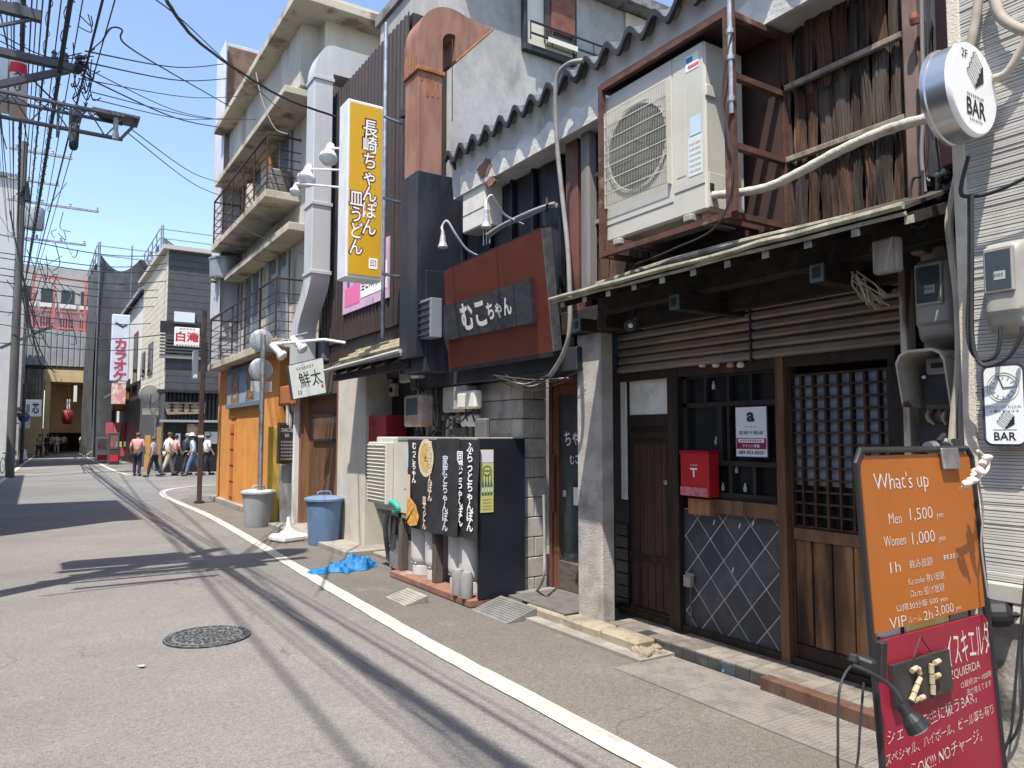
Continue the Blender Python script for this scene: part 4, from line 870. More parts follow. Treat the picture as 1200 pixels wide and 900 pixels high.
cp = PY(1012,778,1.45); MB().obox(cp, (.05,.07,.045), (.2,.1,.3), bev=.008).build('clamp', rubber, t); MB().obox(PY(1032,775,1.47), (.035,.03,.13), (0,.1,0), bev=.005).build('clamp', rubber, t); MB().obox(PY(1000,772,1.45), (.05,.03,.03), (.2,.3,.5), bev=.006).build('spring_jaw', rubber, t)
MB().tube(bez([PY(1003,775,1.45),PY(990,790,1.44),PY(983,815,1.43),PY(982,870,1.42),PY(984,905,1.42),PY(1003,900,1.42),PY(1008,850,1.42),PY(1012,800,1.42)],7), .004, 6).build('cord', cable_m, t)
t = thing('clamp_lamp', 'metal clamp lamp fixed on top edge of the orange board', 'lamp', BD(.75,1.55))
p0 = PY(1092,524,1.62); MB().lathe([(0,0),(.022,0),(.024,.055),(.018,.06),(0,.06)], p0+Vector((-.03,0,0)), (1,.1,.05), 16).build('head', chrome, t)
MB().obox(PY(1110,519,1.62), (.08,.025,.02), (0,.3,.2), bev=.004).build('arm', steel, t); MB().obox(PY(1119,524,1.62), (.02,.03,.07), (0,.2,0), bev=.004).build('clamp', rubber, t); MB().obox(PY(1103,513,1.62), (.06,.018,.016), (0,-.5,0), bev=.003).build('lever', rubber, t)
q = PY(1112,545,1.57); MB().obox(BD(.76,1.505)+nb*.012, (.13,.012,.085), (R(-7),0,0), bev=.003).build('steel_plate', M('scuffed_steel', (.32,.32,.33), (.22,.22,.23), 14, .4, .7), t)
t = thing('bulb_string', 'bunch of white party bulbs hanging at right corner of the orange board', 'string lights', PY(1140,550,1.5))
bl = M('frosted_bulb', (.72,.68,.62), (.6,.5,.45), 10, .3)
for k in range(7):
    u, v = 1152 - k*4.0, 538 + k*5.0
    p = PY(u+rr.uniform(-2,2), v, 1.5+rr.uniform(-.02,.02)); MB().lathe([(0,0),(.012,.004),(.016,.018),(.012,.03),(.006,.04),(0,.042)], p, (rr.uniform(-1,1),-.6,rr.uniform(-.5,.5)), 10).build('bulb', bl, t)
MB().tube(bez([PY(1146,528,1.52),PY(1158,540,1.52),PY(1156,552,1.52),PY(1140,565,1.5),PY(1126,572,1.5)],6), .006, 6).build('wire', M('ivory_wire', (.6,.55,.45)), t)
MB().tube(bez([PY(1146,562,1.52),PY(1152,600,1.52),PY(1150,640,1.52),PY(1158,700,1.5)],6), .004, 6).build('drop_wire', M('grey_wire', (.2,.2,.2)), t)
t = thing('advert_card', 'yellow and white cards tucked in the gap between the two boards', 'card', BD(.6,.815)); MB().obox(BD(.5,.885)+Vector((0,.03,0)), (.3,.01,.06), (R(-8),0,0)).build('card', M('yellow_card', (.6,.5,.12), (.65,.6,.5), 8), t); MB().obox(BD(.2,.885)+Vector((0,.04,-.003)), (.14,.01,.05), (R(-8),.2,0)).build('card', M('white_card', (.7,.68,.62)), t)
# ================================================================== NOODLE SHOP (むこちゃん)
shop = thing('noodle_shop', 'narrow shop of concrete blocks and black sheet metal with brown fascia sign', 'shop', (4.4, 6.4, 0))
blockm = M('concrete_block', (.4,.375,.34), (.32,.3,.27), 5, .95, bump=.5, bscale=80, c3=(.24,.22,.2), s3=2.5, m3=(.55,.75), fine=.15, rnd=.1)
XB = 4.06; yc = PX(611,600,XB).y
MB().box((XB+.02,yc+.02,0),(XB+.3,8.6,2.35)).build('wall_core', M('mortar', (.16,.15,.14), rough=.95), shop)
MB().box((4.62,5.06,0),(4.7,yc+.05,2.4)).build('porch_back', blacksat, shop)
bh = .195; bw = .39
for j in range(12):
    y = yc + (.0 if j % 2 else -bw/2)
    z0 = .01 + j*bh
    while y < 8.5:
        a, b_ = max(y, yc), min(y+bw, 8.55)
        if b_-a > .03 and not (a > 7.4 and j < 3): MB().box((XB,a+.004,z0+.004),(XB+.12,b_-.004,z0+bh-.004), .006).build('block', blockm, shop)
        y += bw
    for (xa_, xb2) in ((XB+.002, XB+.3),) if j % 2 else ((XB+.002,XB+.15),(XB+.15,XB+.3)):
        MB().box((xa_+.004,yc-.012,z0+.004),(xb2-.004,yc+.1,z0+bh-.004), .006).build('block', blockm, shop)
# glass door
XD = 4.38; dy1, dy0 = PX(645,600,XD).y, 5.07; redw = M('red_brown_door_wood', (.16,.065,.035), (.1,.04,.025), 10, .5, bump=.2, streak=.12, c3=(.06,.03,.02), s3=3)
dr = MB().box((XD+.02,dy0,.1),(XD+.03,dy1,2.1)).build('door', M('greenish_glass', (.06,.085,.085), (.045,.06,.062), 3, .1, spec=.6), shop)
for (a, b_) in ((dy1-.05,dy1),(dy1-.16,dy1-.08)): MB().box((XD-.02,a,.1),(XD+.05,b_,2.1), .006).build('frame_post', redw, dr)
MB().box((XD-.02,dy0,2.1),(XD+.05,dy1,2.18), .006).build('head_rail', redw, dr); MB().box((XD-.01,dy0,2.0),(XD+.045,dy1-.08,2.098), .006).build('top_rail', redw, dr); MB().box((XD-.01,dy0,.1),(XD+.045,dy1-.08,.38), .006).build('kick_panel', M('grey_kick_wood', (.12,.1,.09), (.08,.065,.058), 8, .6, streak=4), dr)
MB().tube([(XD-.04,dy1-.12,.85),(XD-.05,dy1-.12,1.0),(XD-.05,dy1-.12,1.25),(XD-.04,dy1-.12,1.4)], .017, 8).build('handle', redw, dr)
text(dr, 'ちゃんぽん', (XD+.019,dy1-.52,1.6), .6,.16, inkw, bold=.012, rot=.12); text(dr, 'むこちゃん', (XD+.019,dy1-.5,1.38), .4,.09, inkw, bold=.01, rot=.12)
MB().box((XD+.016,dy1-.24,1.0),(XD+.019,dy1-.19,1.06)).build('sticker', M('sticker_blue2',(.5,.5,.6)), dr); MB().box((XD+.016,dy1-.5,.93),(XD+.019,dy1-.36,1.1)).build('paper_note', inkw, dr)
# fascia beam and upper black sheets
bsh = M('black_sheet_metal', (.028,.032,.042), (.05,.055,.066), 3, .38, .35, .05, c3=(.1,.105,.11), s3=2.5, m3=(.6,.75), streak=.4)
zz0 = PX(560,445,3.85).z
MB().box((3.85,4.98,zz0-.02),(4.3,8.3,zz0+.18), .006).build('fascia_beam', bsh, shop)
MB().box((4.05,4.95,2.3),(4.35,7.35,4.17)).build('upper_wall', blacksat, shop)
yy = 7.2
for i, (u0, u1) in enumerate(((527,545),(548,577),(580,603),(606,628),(631,660))):
    a, b_ = PX(u0,250,3.98).y, PX(u1,250,3.98).y
    def fn(p, q, a=a, b_=b_): return Vector((3.98 - .03*math.sin(math.pi*p)*(.4+.6*math.sin(math.pi*q)) + .008*math.sin(p*7+q*5+a*3), a+(b_-a)*p, 2.5+(4.15-2.5)*q))
    MB().grid(fn, 8, 10).build('metal_sheet', bsh, shop, smooth=True)
    MB().box((3.93,b_-.02,2.5),(3.99,b_+.015,4.16), .004).build('seam_cover', blacksat, shop)
# fascia sign
sg = thing('fascia_sign', 'tilted brown fascia sign with black name plank of the noodle shop', 'sign', (3.9, 6.2, 2.3))
def SP(u, v): 
    x = 3.72
    for _ in range(4):
        p = PX(u, v, x); x = 3.74 - .27*(p.z-2.3)/1.1
    return p
A, B, C_, D_ = SP(520,318), SP(634,268), SP(648,412), SP(526,432)
brn = M('brown_sign_panel', (.15,.038,.024), (.125,.033,.021), 3, .33, spec=.5); brn2 = M('red_brown_sign_trim', (.3,.07,.03), (.26,.06,.03), 3, .4)
nx = Vector((1,0,.245)).normalized()
MB().prism([A,B,C_,D_],0,nx*.09).build('panel', brn, sg)
def lerp(a, b_, t_): return a+(b_-a)*t_
def sp(s, q): return lerp(lerp(A,B,s), lerp(D_,C_,s), q)     # s across, q down
MB().prism([sp(1,0)+Vector((0,-.002,0)),sp(1,1)+Vector((0,-.002,0)),sp(1,1)+Vector((0,-.018,0)),sp(1,0)+Vector((0,-.018,0))],0,nx*.1-Vector((.01,0,0))).build('edge_trim', steel, sg)
MB().prism([sp(-.01,-.015),sp(1.01,-.015),sp(1.01,.0),sp(-.01,.0)],0,nx*.1-Vector((.012,0,0))).build('top_trim', black, sg)
MB().prism([sp(0,1),sp(1,1),sp(1,1.04),sp(0,1.04)],0,nx*.1).build('bottom_trim', black, sg)
nxo = -nx*.045; charw = M('charred_plank', (.045,.047,.052), (.065,.067,.072), 5, .45, bump=.1, streak=4)
def plank(s0, s1, q0a, q0b, q1a, q1b, nm): MB().prism([sp(s0,q0a)+nxo, sp(s1,q0b)+nxo, sp(s1,q1b)+nxo, sp(s0,q1a)+nxo],0,nx*.043).build(nm, charw, sg)
plank(.02,.755,.35,.36,.70,.72,'name_plank'); plank(.762,.9,.36,.36,.72,.73,'name_plank')
pale = M('raised_letter_white', (.75,.73,.68), rough=.5)
axs = (sp(1,.5)-sp(0,.5)).normalized(); ays = (sp(.5,0)-sp(.5,1)).normalized(); ays = (ays - axs*ays.dot(axs)).normalized(); ax4 = (axs, ays); Ls = (B-A).length
text(sg, 'むこ', sp(.36,.52)+nxo, Ls*.27, .27, pale, axes=ax4, bold=.035, lift=.012, shear=.05); text(sg, 'ちゃん', sp(.62,.535)+nxo, Ls*.24, .17, pale, axes=ax4, bold=.035, lift=.012)
for (u0,v0,u1,v1,hu,hv,lab) in ((548,303,520,262,519,293,'left gooseneck lamp with bare bulb over the brown fascia sign'),(593,263,572,232,570,268,'right gooseneck lamp with bare bulb over the brown fascia sign')):
    t = thing('sign_lamp', lab, 'lamp', PX(u0,v0,3.75))
    MB().tube(bez([PX(u0+20,v0-0,3.8), PX(u0,v0-10,3.6), PX((u0+u1)/2,(v0+v1)/2-8,3.45), PX(u1+4,v1-3,3.36), PX(u1-2,v1+4,3.32), PX(hu,hv-22,3.3)],7), .011, 8).build('gooseneck', M('lamp_arm_white', (.5,.5,.5), rough=.4), t)
    h0 = PX(hu,hv-20,3.3); MB().lathe([(.0,.02),(.018,.015),(.02,-.02),(.026,-.05),(.034,-.1),(.05,-.14),(.046,-.15),(0,-.155)], h0, n=18).build('reflector_bulb', M('silvered_bulb', (.6,.61,.64), (.5,.5,.54), 6, .15, .5), t)
# small cream water heater
a, b_ = PX(541,212,3.8), PX(567,268,3.8); t = thing('water_heater', 'small cream gas water heater on the black upper wall', 'water heater', (3.95,(a.y+b_.y)/2,b_.z))
y0, y1 = PX(568,240,3.75).y, PX(542,240,3.75).y; z0, z1 = PX(555,268,3.75).z, PX(555,208,3.75).z
MB().box((3.75,y0,z0),(3.97,y1,z1), .012).build('casing', plastic_l, t); MB().box((3.742,y0+.02,z1-.13),(3.75,y1-.02,z1-.05), .003).build('exhaust_frame', plastic_l, t)
for k in range(4): MB().box((3.737,y0+.05,z1-.115+.014*k),(3.742,y1-.05,z1-.109+.014*k)).build('louvre', black, t)
MB().box((3.745,y0+.01,z0+.18),(3.75,y1-.01,z0+.184)).build('panel_joint', grime, t)
for k in range(3): MB().tube([(3.84,y0+.05+.06*k,z0),(3.84,y0+.05+.06*k,z0-.18)],.009,6).build('pipe', steel, t)
# cable bundle across
t = thing('cable_bundle', 'bundle of grey cables strapped along the wall above the fascia sign', 'cable', PX(610,250,3.75))
for k in range(6):
    o = Vector((rr.uniform(-.02,.02),0,rr.uniform(-.03,.03))); MB().tube(bez([PX(572,275,3.78)+o, PX(590,263,3.74)+o*.7, PX(620,249,3.7)+o, PX(640,241,3.7)+o*.5, PX(652,238,3.72)+o],6), .012, 6).build('cable', M('cable_grey%d' % (k%3), [(.4,.4,.39),(.3,.3,.3),(.5,.49,.46)][k%3], rough=.6), t)
MB().tube([PX(641,240,3.69)+Vector((0,0,-.06)),PX(641,240,3.66),PX(641,240,3.69)+Vector((0,0,.06))], .012, 6).build('strap', black, t)
# tangled thin wires under the fascia
t = thing('tangled_wires', 'tangled thin wires sagging under the fascia beam by the pillar', 'cable', PX(640,440,3.82)); 
for k in range(9):
    u0, u1 = 575+rr.uniform(0,60), 640+rr.uniform(0,45); v = 440+rr.uniform(-4,4); MB().tube(bez([PX(u0,v,3.83),PX((u0+u1)/2,v+rr.uniform(4,14),3.8),PX(u1,v+rr.uniform(-8,4),3.85)],6), .004, 5).build('wire', cable_m if k % 3 else pvc, t)
# ---- black enclosure for the gas cylinders
EX = 3.53; ey0 = 6.1; ey1 = 7.9; ez = PY(590,514,6.1).z
en = thing('cylinder_enclosure', 'black board enclosure with noodle banners in front of gas cylinders', 'enclosure', (3.8, 7, 0))
MB().box((EX,ey0-.02,.06),(XB-.004,ey0,ez), .003).build('side_panel', M('navy_black_panel', (.009,.012,.019), (.013,.016,.024), 2, .5), en)
MB().box((EX-.02,ey0,ez-.02),(XB-.004,ey1,ez+.012), .003).build('top_board', plastic_g, en)
for y in (ey0+.9, ey1-.05): MB().box((EX-.0,y-.04,.08),(EX+.09,y+.04,ez-.02), .003).build('post', M('weathered_post', (.12,.1,.085), (.07,.06,.052), 8, .85, streak=.2), en)
MB().box((EX-.09,ey0-.02,.01),(XB,ey1+.02,.075), .006).build('base_slab', M('red_brown_slab', (.24,.12,.08), (.18,.09,.065), 6, .85, bump=.2, c3=(.3,.27,.23), s3=4, m3=(.55,.7)), en)
# beer poster on the side panel
a, b_ = PY(563,527,ey0-.022), PY(578,600,ey0-.022)
t = thing('beer_poster', 'narrow yellow green poster of bottles on the black enclosure side', 'poster', ((a.x+b_.x)/2, ey0-.02, b_.z)); x0, x1 = a.x, b_.x; z0, z1 = b_.z, a.z
MB().box((x0,ey0-.026,z0),(x1,ey0-.021,z1)).build('sheet', M('poster_yellow', (.5,.47,.16), (.55,.55,.3), 2, .5), t)
MB().box((x0+.004,ey0-.0275,z1-.12),(x1-.004,ey0-.026,z1-.006)).build('pale_top', M('poster_pale', (.65,.62,.7)), t)
pw_ = x1-x0; gb = M('bottle_green_ink', (.06,.12,.06)); 
for k in range(4):
    cx = x0+pw_*(.17+.22*k); zb2 = z0+.16; w2 = pw_*.085
    P = [(-w2,0),(w2,0),(w2,.1),(w2*.35,.15),(w2*.35,.2),(-w2*.35,.2),(-w2*.35,.15),(-w2,.1)]
    MB().prism([(cx+p[0],ey0-.0262,zb2+p[1]) for p in P],0,(0,-.001,0)).build('bottle_print', gb, t); MB().box((cx-w2*.8,ey0-.0282,zb2+.03),(cx+w2*.8,ey0-.0273,zb2+.075)).build('label_print', M('poster_label',(.5,.6,.5)), t)
MB().ring(.05, .04, .001, (x0+pw_/2,ey0-.0262,z1-.2), (0,-1,0), 24).build('emblem_ring', gb, t); MB().obox((x0+pw_/2,ey0-.0265,z1-.2),(.07,.001,.012)).build('emblem_bar', gb, t)
for k in range(4): dashes(t, (x0+pw_/2,ey0-.0262,z0+.03+.03*k), pw_*.7,.01, 8, gb, '-y')
# banners on the street face
bn = M('banner_black', (.022,.022,.026), (.03,.03,.036), 6, .6); XN = EX-.035
def ban(u0, u1, v0, v1, lab, extra=0):
    x = XN-extra; um = (u0+u1)/2; a, b_ = PX(u0,(v0+v1)/2,x), PX(u1,(v0+v1)/2,x); z1 = PX(um,v0,x).z; z0 = PX(um,v1,x).z
    t = thing('banner', lab, 'banner', (x,(a.y+b_.y)/2,z0))
    def fn(i, j): return Vector((x+.012*math.sin(i*5+j*3)+.006*math.sin(j*9), a.y+(b_.y-a.y)*i, z0+(z1-z0)*j))
    MB().grid(fn, 10, 10).build('cloth', bn, t, smooth=True)
    return t, x-.018, a.y, b_.y, z0, z1
t, x, y1, y0, z0, z1 = ban(477,516,515,622,'black banner with bowl of noodles picture, leftmost of three')
yl = lambda f: y1+(y0-y1)*f; zl = lambda f: z0+(z1-z0)*f
text(t, 'むっこちゃん', (x,yl(.27),zl(.74)), .1,.44, inkw, bold=.02, vert=True, ls=.85); text(t, '長崎ちゃんぽん', (x-.003,yl(.76),zl(.66)), .1,.62, M('peach_ink',(.75,.6,.48)), bold=.02, vert=True, ls=.85); text(t, '皿うどん', (x-.003,yl(.6),zl(.2)), .085,.34, M('peach_ink',(.75,.6,.48)), bold=.02, vert=True, ls=.85)
bowl = lambda r_, m_, c, xx, ry=1.0: MB().prism([(xx, c[0]+r_*math.cos(k*.2618)*.9, c[1]+r_*ry*math.sin(k*.2618)) for k in range(24)],0,(-.001,0,0)).build('food_print', m_, t)
bc = (yl(.62), zl(.8)); bowl(.2, M('bowl_cream',(.6,.52,.38)), bc, x+.001); bowl(.16, M('noodle_yellow',(.55,.42,.16),(.4,.3,.1),40), bc, x-.0005)
for k in range(14):
    an = rr.random()*6.28; q = rr.random()*.1; MB().obox((x-.002,bc[0]+q*math.cos(an),bc[1]+q*math.sin(an)),(.001,.05,.014),(rr.random()*3,0,0)).build('topping_print', M('top%d'%(k%4),[(.45,.1,.08),(.2,.3,.08),(.6,.55,.4),(.5,.3,.1)][k%4]), t)
P = [(0,0),(.0,.03),(.14,.0),(.34,.02),(.4,.08),(.3,.16),(.16,.2),(.05,.2)]; MB().prism([(x-.0005, y1-.01-p[0]*.85, zl(.02)+p[1]*1.5) for p in P],0,(-.001,0,0)).build('food_print', M('fried_noodle_print',(.6,.38,.08),(.5,.2,.05),30,mix=(.45,.55)), t)
MB().box((x-.001,yl(.03),zl(.33)),(x,yl(.15),zl(.6))).build('price_strip', M('peach_strip',(.6,.4,.33)), t)
t, x, y1, y0, z0, z1 = ban(511,537,514,628,'black banner hanging lowest in the middle of the three',.03)
text(t, '家族とちゃんぽん', (x,(y0+y1)/2,z0+(z1-z0)*.44), .125,(z1-z0)*.78, M('dim_white_ink',(.55,.6,.66)), bold=.02, vert=True, ls=.85)
t, x, y1, y0, z0, z1 = ban(533,560,515,632,'black banner with two columns of white writing, rightmost of three')
text(t, '同僚とちゃんぽん', (x,y1+(y0-y1)*.3,z0+(z1-z0)*.5), .13,(z1-z0)*.76, inkw, bold=.02, vert=True, ls=.85); text(t, 'ふらっとちゃんぽん', (x,y1+(y0-y1)*.74,z0+(z1-z0)*.53), .13,(z1-z0)*.88, inkw, bold=.02, vert=True, ls=.85)
# gas cylinders
gcm = M('grey_cylinder_paint', (.5,.5,.49), (.42,.42,.41), 4, .45, c3=(.3,.28,.25), s3=3, m3=(.6,.75))
for k, (u, rad, hh_, lab) in enumerate(((498,.155,1.1,'grey gas cylinder, leftmost under the black banners'),(515,.155,1.1,'grey gas cylinder right of the leftmost, under the black banners'),(543,.155,1.1,'grey gas cylinder behind the two small meters under the banners'),(556,.155,1.1,'grey gas cylinder next to the black side panel'))):
    p = PX(u, 650, EX+.02); c = Vector((EX+.17, PX(u,650,EX+.17).y, .077))
    t = thing('gas_cylinder', lab, 'gas cylinder', c, 'gas cylinders under the banners')
    MB().lathe([(rad*.88,0),(rad*.88,.1),(rad*.8,.11),(rad*.98,.15),(rad,.2),(rad,hh_-.22),(rad*.93,hh_-.14),(rad*.6,hh_-.07),(rad*.25,hh_-.05),(.03,hh_),(0,hh_)], c, n=24).build('body', gcm, t, smooth=True)
    MB().box((c.x-rad*.9,c.y-.05,.2),(c.x-rad*.8,c.y+.05,.24)).build('tag_plate', inkw, t)
t = thing('gas_regulator_pots', 'two small round grey meters standing before the right cylinders', 'gas meter', (EX+.0,6.55,.08))
for u in (537,547): 
    c = PX(u,690,EX-.06); MB().lathe([(.0,0),(.055,.0),(.06,.03),(.06,.2),(.045,.24),(.02,.25),(0,.25)], (EX-.06,c.y,.078), n=16).build('pot', M('dull_pot_grey', (.25,.25,.25), (.2,.2,.2), 6, .5), t, smooth=True)
# grey hose along the wall to the ramp
tag(tube('drain_hose', bez([PX(637,580,4.0), PX(638,640,4.0), PX(636,680,3.98), PZ(622,697,.03), PZ(600,702,.03), PZ(570,706,.03)],7), .013, plastic_g, n=8), 'thin grey hose from the block wall to the ground by the ramp', 'hose')
# meters and boxes on the wall over the enclosure
def gadget(u0, v0, u1, v1, x, dx, m_, nm, lab, cat, glass=False):
    a, b_ = PX(u0,(v0+v1)/2,x), PX(u1,(v0+v1)/2,x); z1 = PX((u0+u1)/2,v0,x).z; z0 = PX((u0+u1)/2,v1,x).z
    t = thing(nm, lab, cat, (x+dx,(a.y+b_.y)/2,z0)); MB().box((x,b_.y,z0),(x+dx,a.y,z1), .02).build('casing', m_, t)
    H_ = z1-z0; W_ = a.y-b_.y
    if glass: MB().box((x-.006,b_.y+W_*.15,z0+H_*.35),(x+.001,a.y-W_*.15,z1-H_*.1), .003).build('window', M('meter_glass', (.05,.065,.075), rough=.08), t)
    else: MB().box((x-.008,b_.y+W_*.1,z0+H_*.1),(x+.001,a.y-W_*.1,z0+H_*.85), .004).build('cover', m_, t)
    for k in range(2): MB().tube([(x+dx*.5,b_.y+W_*(.3+.4*k),z0+.005),(x+dx*.55,b_.y+W_*(.3+.4*k)+.01,z0-.09),(x+dx,b_.y+W_*(.35+.3*k),z0-.16)],.011,6).build('lead', cable_m, t)
    return t
gadget(518,452,545,483,3.86,.16,plastic_g,'electricity_meter','hooded grey meter under the left end of the fascia beam','meter')
gadget(535,458,556,479,3.82,.1,plastic_l,'switch_box','pale cream switch box with cables beside the hooded meter','switch box')
gadget(539,486,556,500,3.9,.08,plastic_l,'switch_box','small cream box below the switch box on the block wall','switch box')
gadget(480,413,489,443,3.75,.12,M('pale_meter', (.55,.57,.56), rough=.4),'electricity_meter','narrow white meter left of the brown sign with glass window','meter',True)
gadget(467,420,480,448,3.85,.12,plastic_g,'electricity_meter','grey meter box left of the narrow white meter','meter',True)
gadget(473,463,492,500,3.7,.18,M('brown_hood', (.25,.18,.14), (.3,.28,.24), 5, .7),'gas_meter','old brown hooded meter low on the pipe cluster','meter',True)
gadget(490,420,502,452,3.95,.1,bsh,'switch_box','black switch box right of the narrow white meter','switch box')
gadget(556,490,568,515,3.8,.07,M('dark_grey_box', (.1,.1,.105)),'junction_box','dark junction box standing on the enclosure top','junction box')
t = thing('pipe_cluster', 'cluster of grimy pipes and cables running down beside the enclosure', 'pipe', PX(495,500,4.0))
for k, (u, r_) in enumerate(((491,.022),(496,.016),(501,.024),(506,.03),(511,.018),(516,.022),(523,.014),(486,.014))):
    m_ = [grime, cable_m, pvc, plastic_g][k % 4]; MB().tube(bez([PX(u+3,430,4.0), PX(u+rr.uniform(-2,2),460,3.98), PX(u+rr.uniform(-3,3),490,3.96), PX(u+rr.uniform(-2,2),520,3.95), PX(u,600,3.95)],5), r_, 8).build('pipe', m_, t)
for k in range(7):
    u = 495+rr.uniform(-15,50); v = 470+rr.uniform(0,40); MB().tube(bez([PX(u,v,3.92),PX(u+8,v+rr.uniform(5,14),3.86),PX(u+20,v+rr.uniform(-8,8),3.92)],5), .009, 6).build('cable', cable_m, t)
for k in range(9):
    p = PX(515+rr.uniform(0,40), 500+rr.uniform(-14,10), 3.95); MB().obox(p,(.07,rr.uniform(.05,.1),rr.uniform(.05,.1)),(0,0,0),bev=.008).build('fitting', [grime,plastic_g,black][k%3], t)
# ---- black duct stack, louvre and rusty flue
t = thing('exhaust_duct', 'large duct: black lower shaft, rust pink flue above with hooded mouth', 'duct', (3.7,7.4,2.4))
a, b_ = 7.68, 7.24; zj0 = PX(495,200,3.5).z
MB().box((3.42,b_,2.45),(4.05,a,zj0-.02), .006).build('lower_shaft', bsh, t)
MB().box((3.52,b_-.03,PX(500,435,3.55).z),(4.05,a+.1,PX(495,322,3.6).z), .006).build('fan_box', bsh, t)
la_, lb_ = PX(481,375,3.45), PX(503,375,3.45); lz1, lz0 = PX(492,352,3.45).z, PX(492,397,3.45).z
MB().box((3.47,lb_.y,lz0),(3.6,la_.y,lz1), .004).build('louvre_frame', M('grey_louvre', (.2,.22,.24), rough=.5), t)
for k in range(6): MB().obox((3.46,(la_.y+lb_.y)/2,lz0+(lz1-lz0)*(k+.5)/6),(.035,(la_.y-lb_.y)*.86,.012),(0,R(-35),0)).build('louvre_blade', black, t)
rustp = M('rust_pink_paint', (.29,.155,.11), (.24,.115,.08), 4, .7, bump=.25, c3=(.17,.075,.045), s3=2.2, m3=(.5,.68), streak=.3); rusto = M('orange_rust', (.32,.13,.05), (.2,.08,.035), 10, .85, bump=.3)
zj = PX(495,200,3.5).z; fx0, fx1, fy0, fy1 = 3.45, 3.75, 7.3, 7.65; Wd = fx1-fx0
zfl = 5.66; cz = 6.08; rin = .12; cx = fx1 + rin
MB().box((fx0,fy0,zj-.019),(fx1,fy1,zfl), .008).build('flue', rustp, t)
MB().box((fx0-.025,fy0-.025,zfl),(fx1+.025,fy1+.025,zfl+.05), .006).build('flue_flange', rusto, t)
MB().box((fx0,fy0,zfl+.05),(fx1,fy1,cz)).build('elbow_neck', rustp, t)
nE = 16; mb = MB(); vs = []
for i in range(nE+1):
    an = R(112)*i/nE
    for (y_, rad) in ((fy0,rin),(fy1,rin),(fy1,rin+Wd),(fy0,rin+Wd)): vs.append((cx-rad*math.cos(an), y_, cz+rad*math.sin(an)))
fs = [(i*4+a2, i*4+(a2+1)%4, (i+1)*4+(a2+1)%4, (i+1)*4+a2) for i in range(nE) for a2 in range(4)]
mb.add(vs, fs); mb.build('elbow', rustp, t)
eo = [Vector(v) for v in vs[-4:]]; dn = Vector((.7,0,-.7))
eo2 = [Vector((3.92,fy0,5.88)), Vector((3.92,fy1,5.88)), Vector((4.42,fy1,6.42)), Vector((4.42,fy0,6.42))]
mb = MB(); mb.add(eo+eo2, [(0,1,5,4),(1,2,6,5),(2,3,7,6),(3,0,4,7)]); mb.build('hood_mouth', rustp, t)
mb = MB(); mb.add([p-dn*.02 for p in eo2], [(0,1,2,3)]); mb.build('hood_inside', M('dark_inside', (.06,.035,.028), rough=.9), t)  # plain dark sheet closing the hood mouth
MB().tube([eo2[0],eo2[1],eo2[2],eo2[3],eo2[0]], .012, 6).build('rim', rusto, t)
for k in range(5):
    y = fy0+.05+.07*k; h2 = rr.uniform(.12,.42); MB().box((fx0-.0035,y,zfl+.05),(fx0-.001,y+rr.uniform(.02,.05),zfl+.05+h2)).build('rust_streak', rusto, t)
for k in range(4):
    x = fx0+.03+Wd*.22*k; h2 = rr.uniform(.08,.3); MB().box((x,fy0-.0035,zfl-h2),(x+rr.uniform(.015,.04),fy0-.001,zfl)).build('rust_streak', rusto, t)
MB().tube([PY(530,45,7.25),PY(530,142,7.25)], .006, 5).build('stay_wire', cable_m, t)
# ================================================================== CORRUGATED BUILDING WITH YELLOW SIGN
XM = 4.2
cb = thing('corrugated_building', 'three storey concrete building behind dark brown corrugated cladding', 'building', (5, 10, 0))
corr = M('dark_brown_cladding', (.05,.036,.032), (.036,.027,.025), 4, .55, .2, c3=(.08,.055,.045), s3=2, streak=.3)
concw = M('streaked_concrete', (.4,.39,.37), (.31,.305,.29), 1.2, .95, bump=.25, bscale=30, streak=.35, c3=(.17,.165,.16), s3=.9, m3=(.5,.7), fine=.1)
cream = M('cream_render', (.52,.48,.38), (.45,.41,.33), 1.5, .9, streak=.3, c3=(.3,.27,.21), s3=1.2, m3=(.55,.75), bump=.15)
yR, yL = PX(470,200,XM).y, PX(388,200,XM).y
zc0, zc1 = PX(430,392,XM).z, PX(430,72,XM).z
mb = MB(); y = yR - .3; P = []
while y < yL + .5: P += [(XM-.03,y),(XM-.03,y+.06),(XM,y+.075),(XM,y+.12)]; y += .135
k = len(P); mb.add([(x, q, zc0) for x, q in P]+[(x, q, zc1) for x, q in P], [(i,i+1,k+i+1,k+i) for i in range(k-1)])
tag(mb.build('corrugated_cladding', corr, cb), kind='stuff')
MB().box((XM+.02,yR-.3,2.4),(4.75,yL+.5,zc1-.01)).build('front_block', corr, cb)
MB().box((4.76,9.0,0),(12.5,11.6,8.62)).build('concrete_wall', concw, cb)
MB().box((8.0,8.96,4),(12.6,8.995,8.6)).build('cream_wall', cream, cb)
MB().box((4.7,8.7,8.63),(12.9,11.7,8.8)).build('roof_slab', grime, cb)
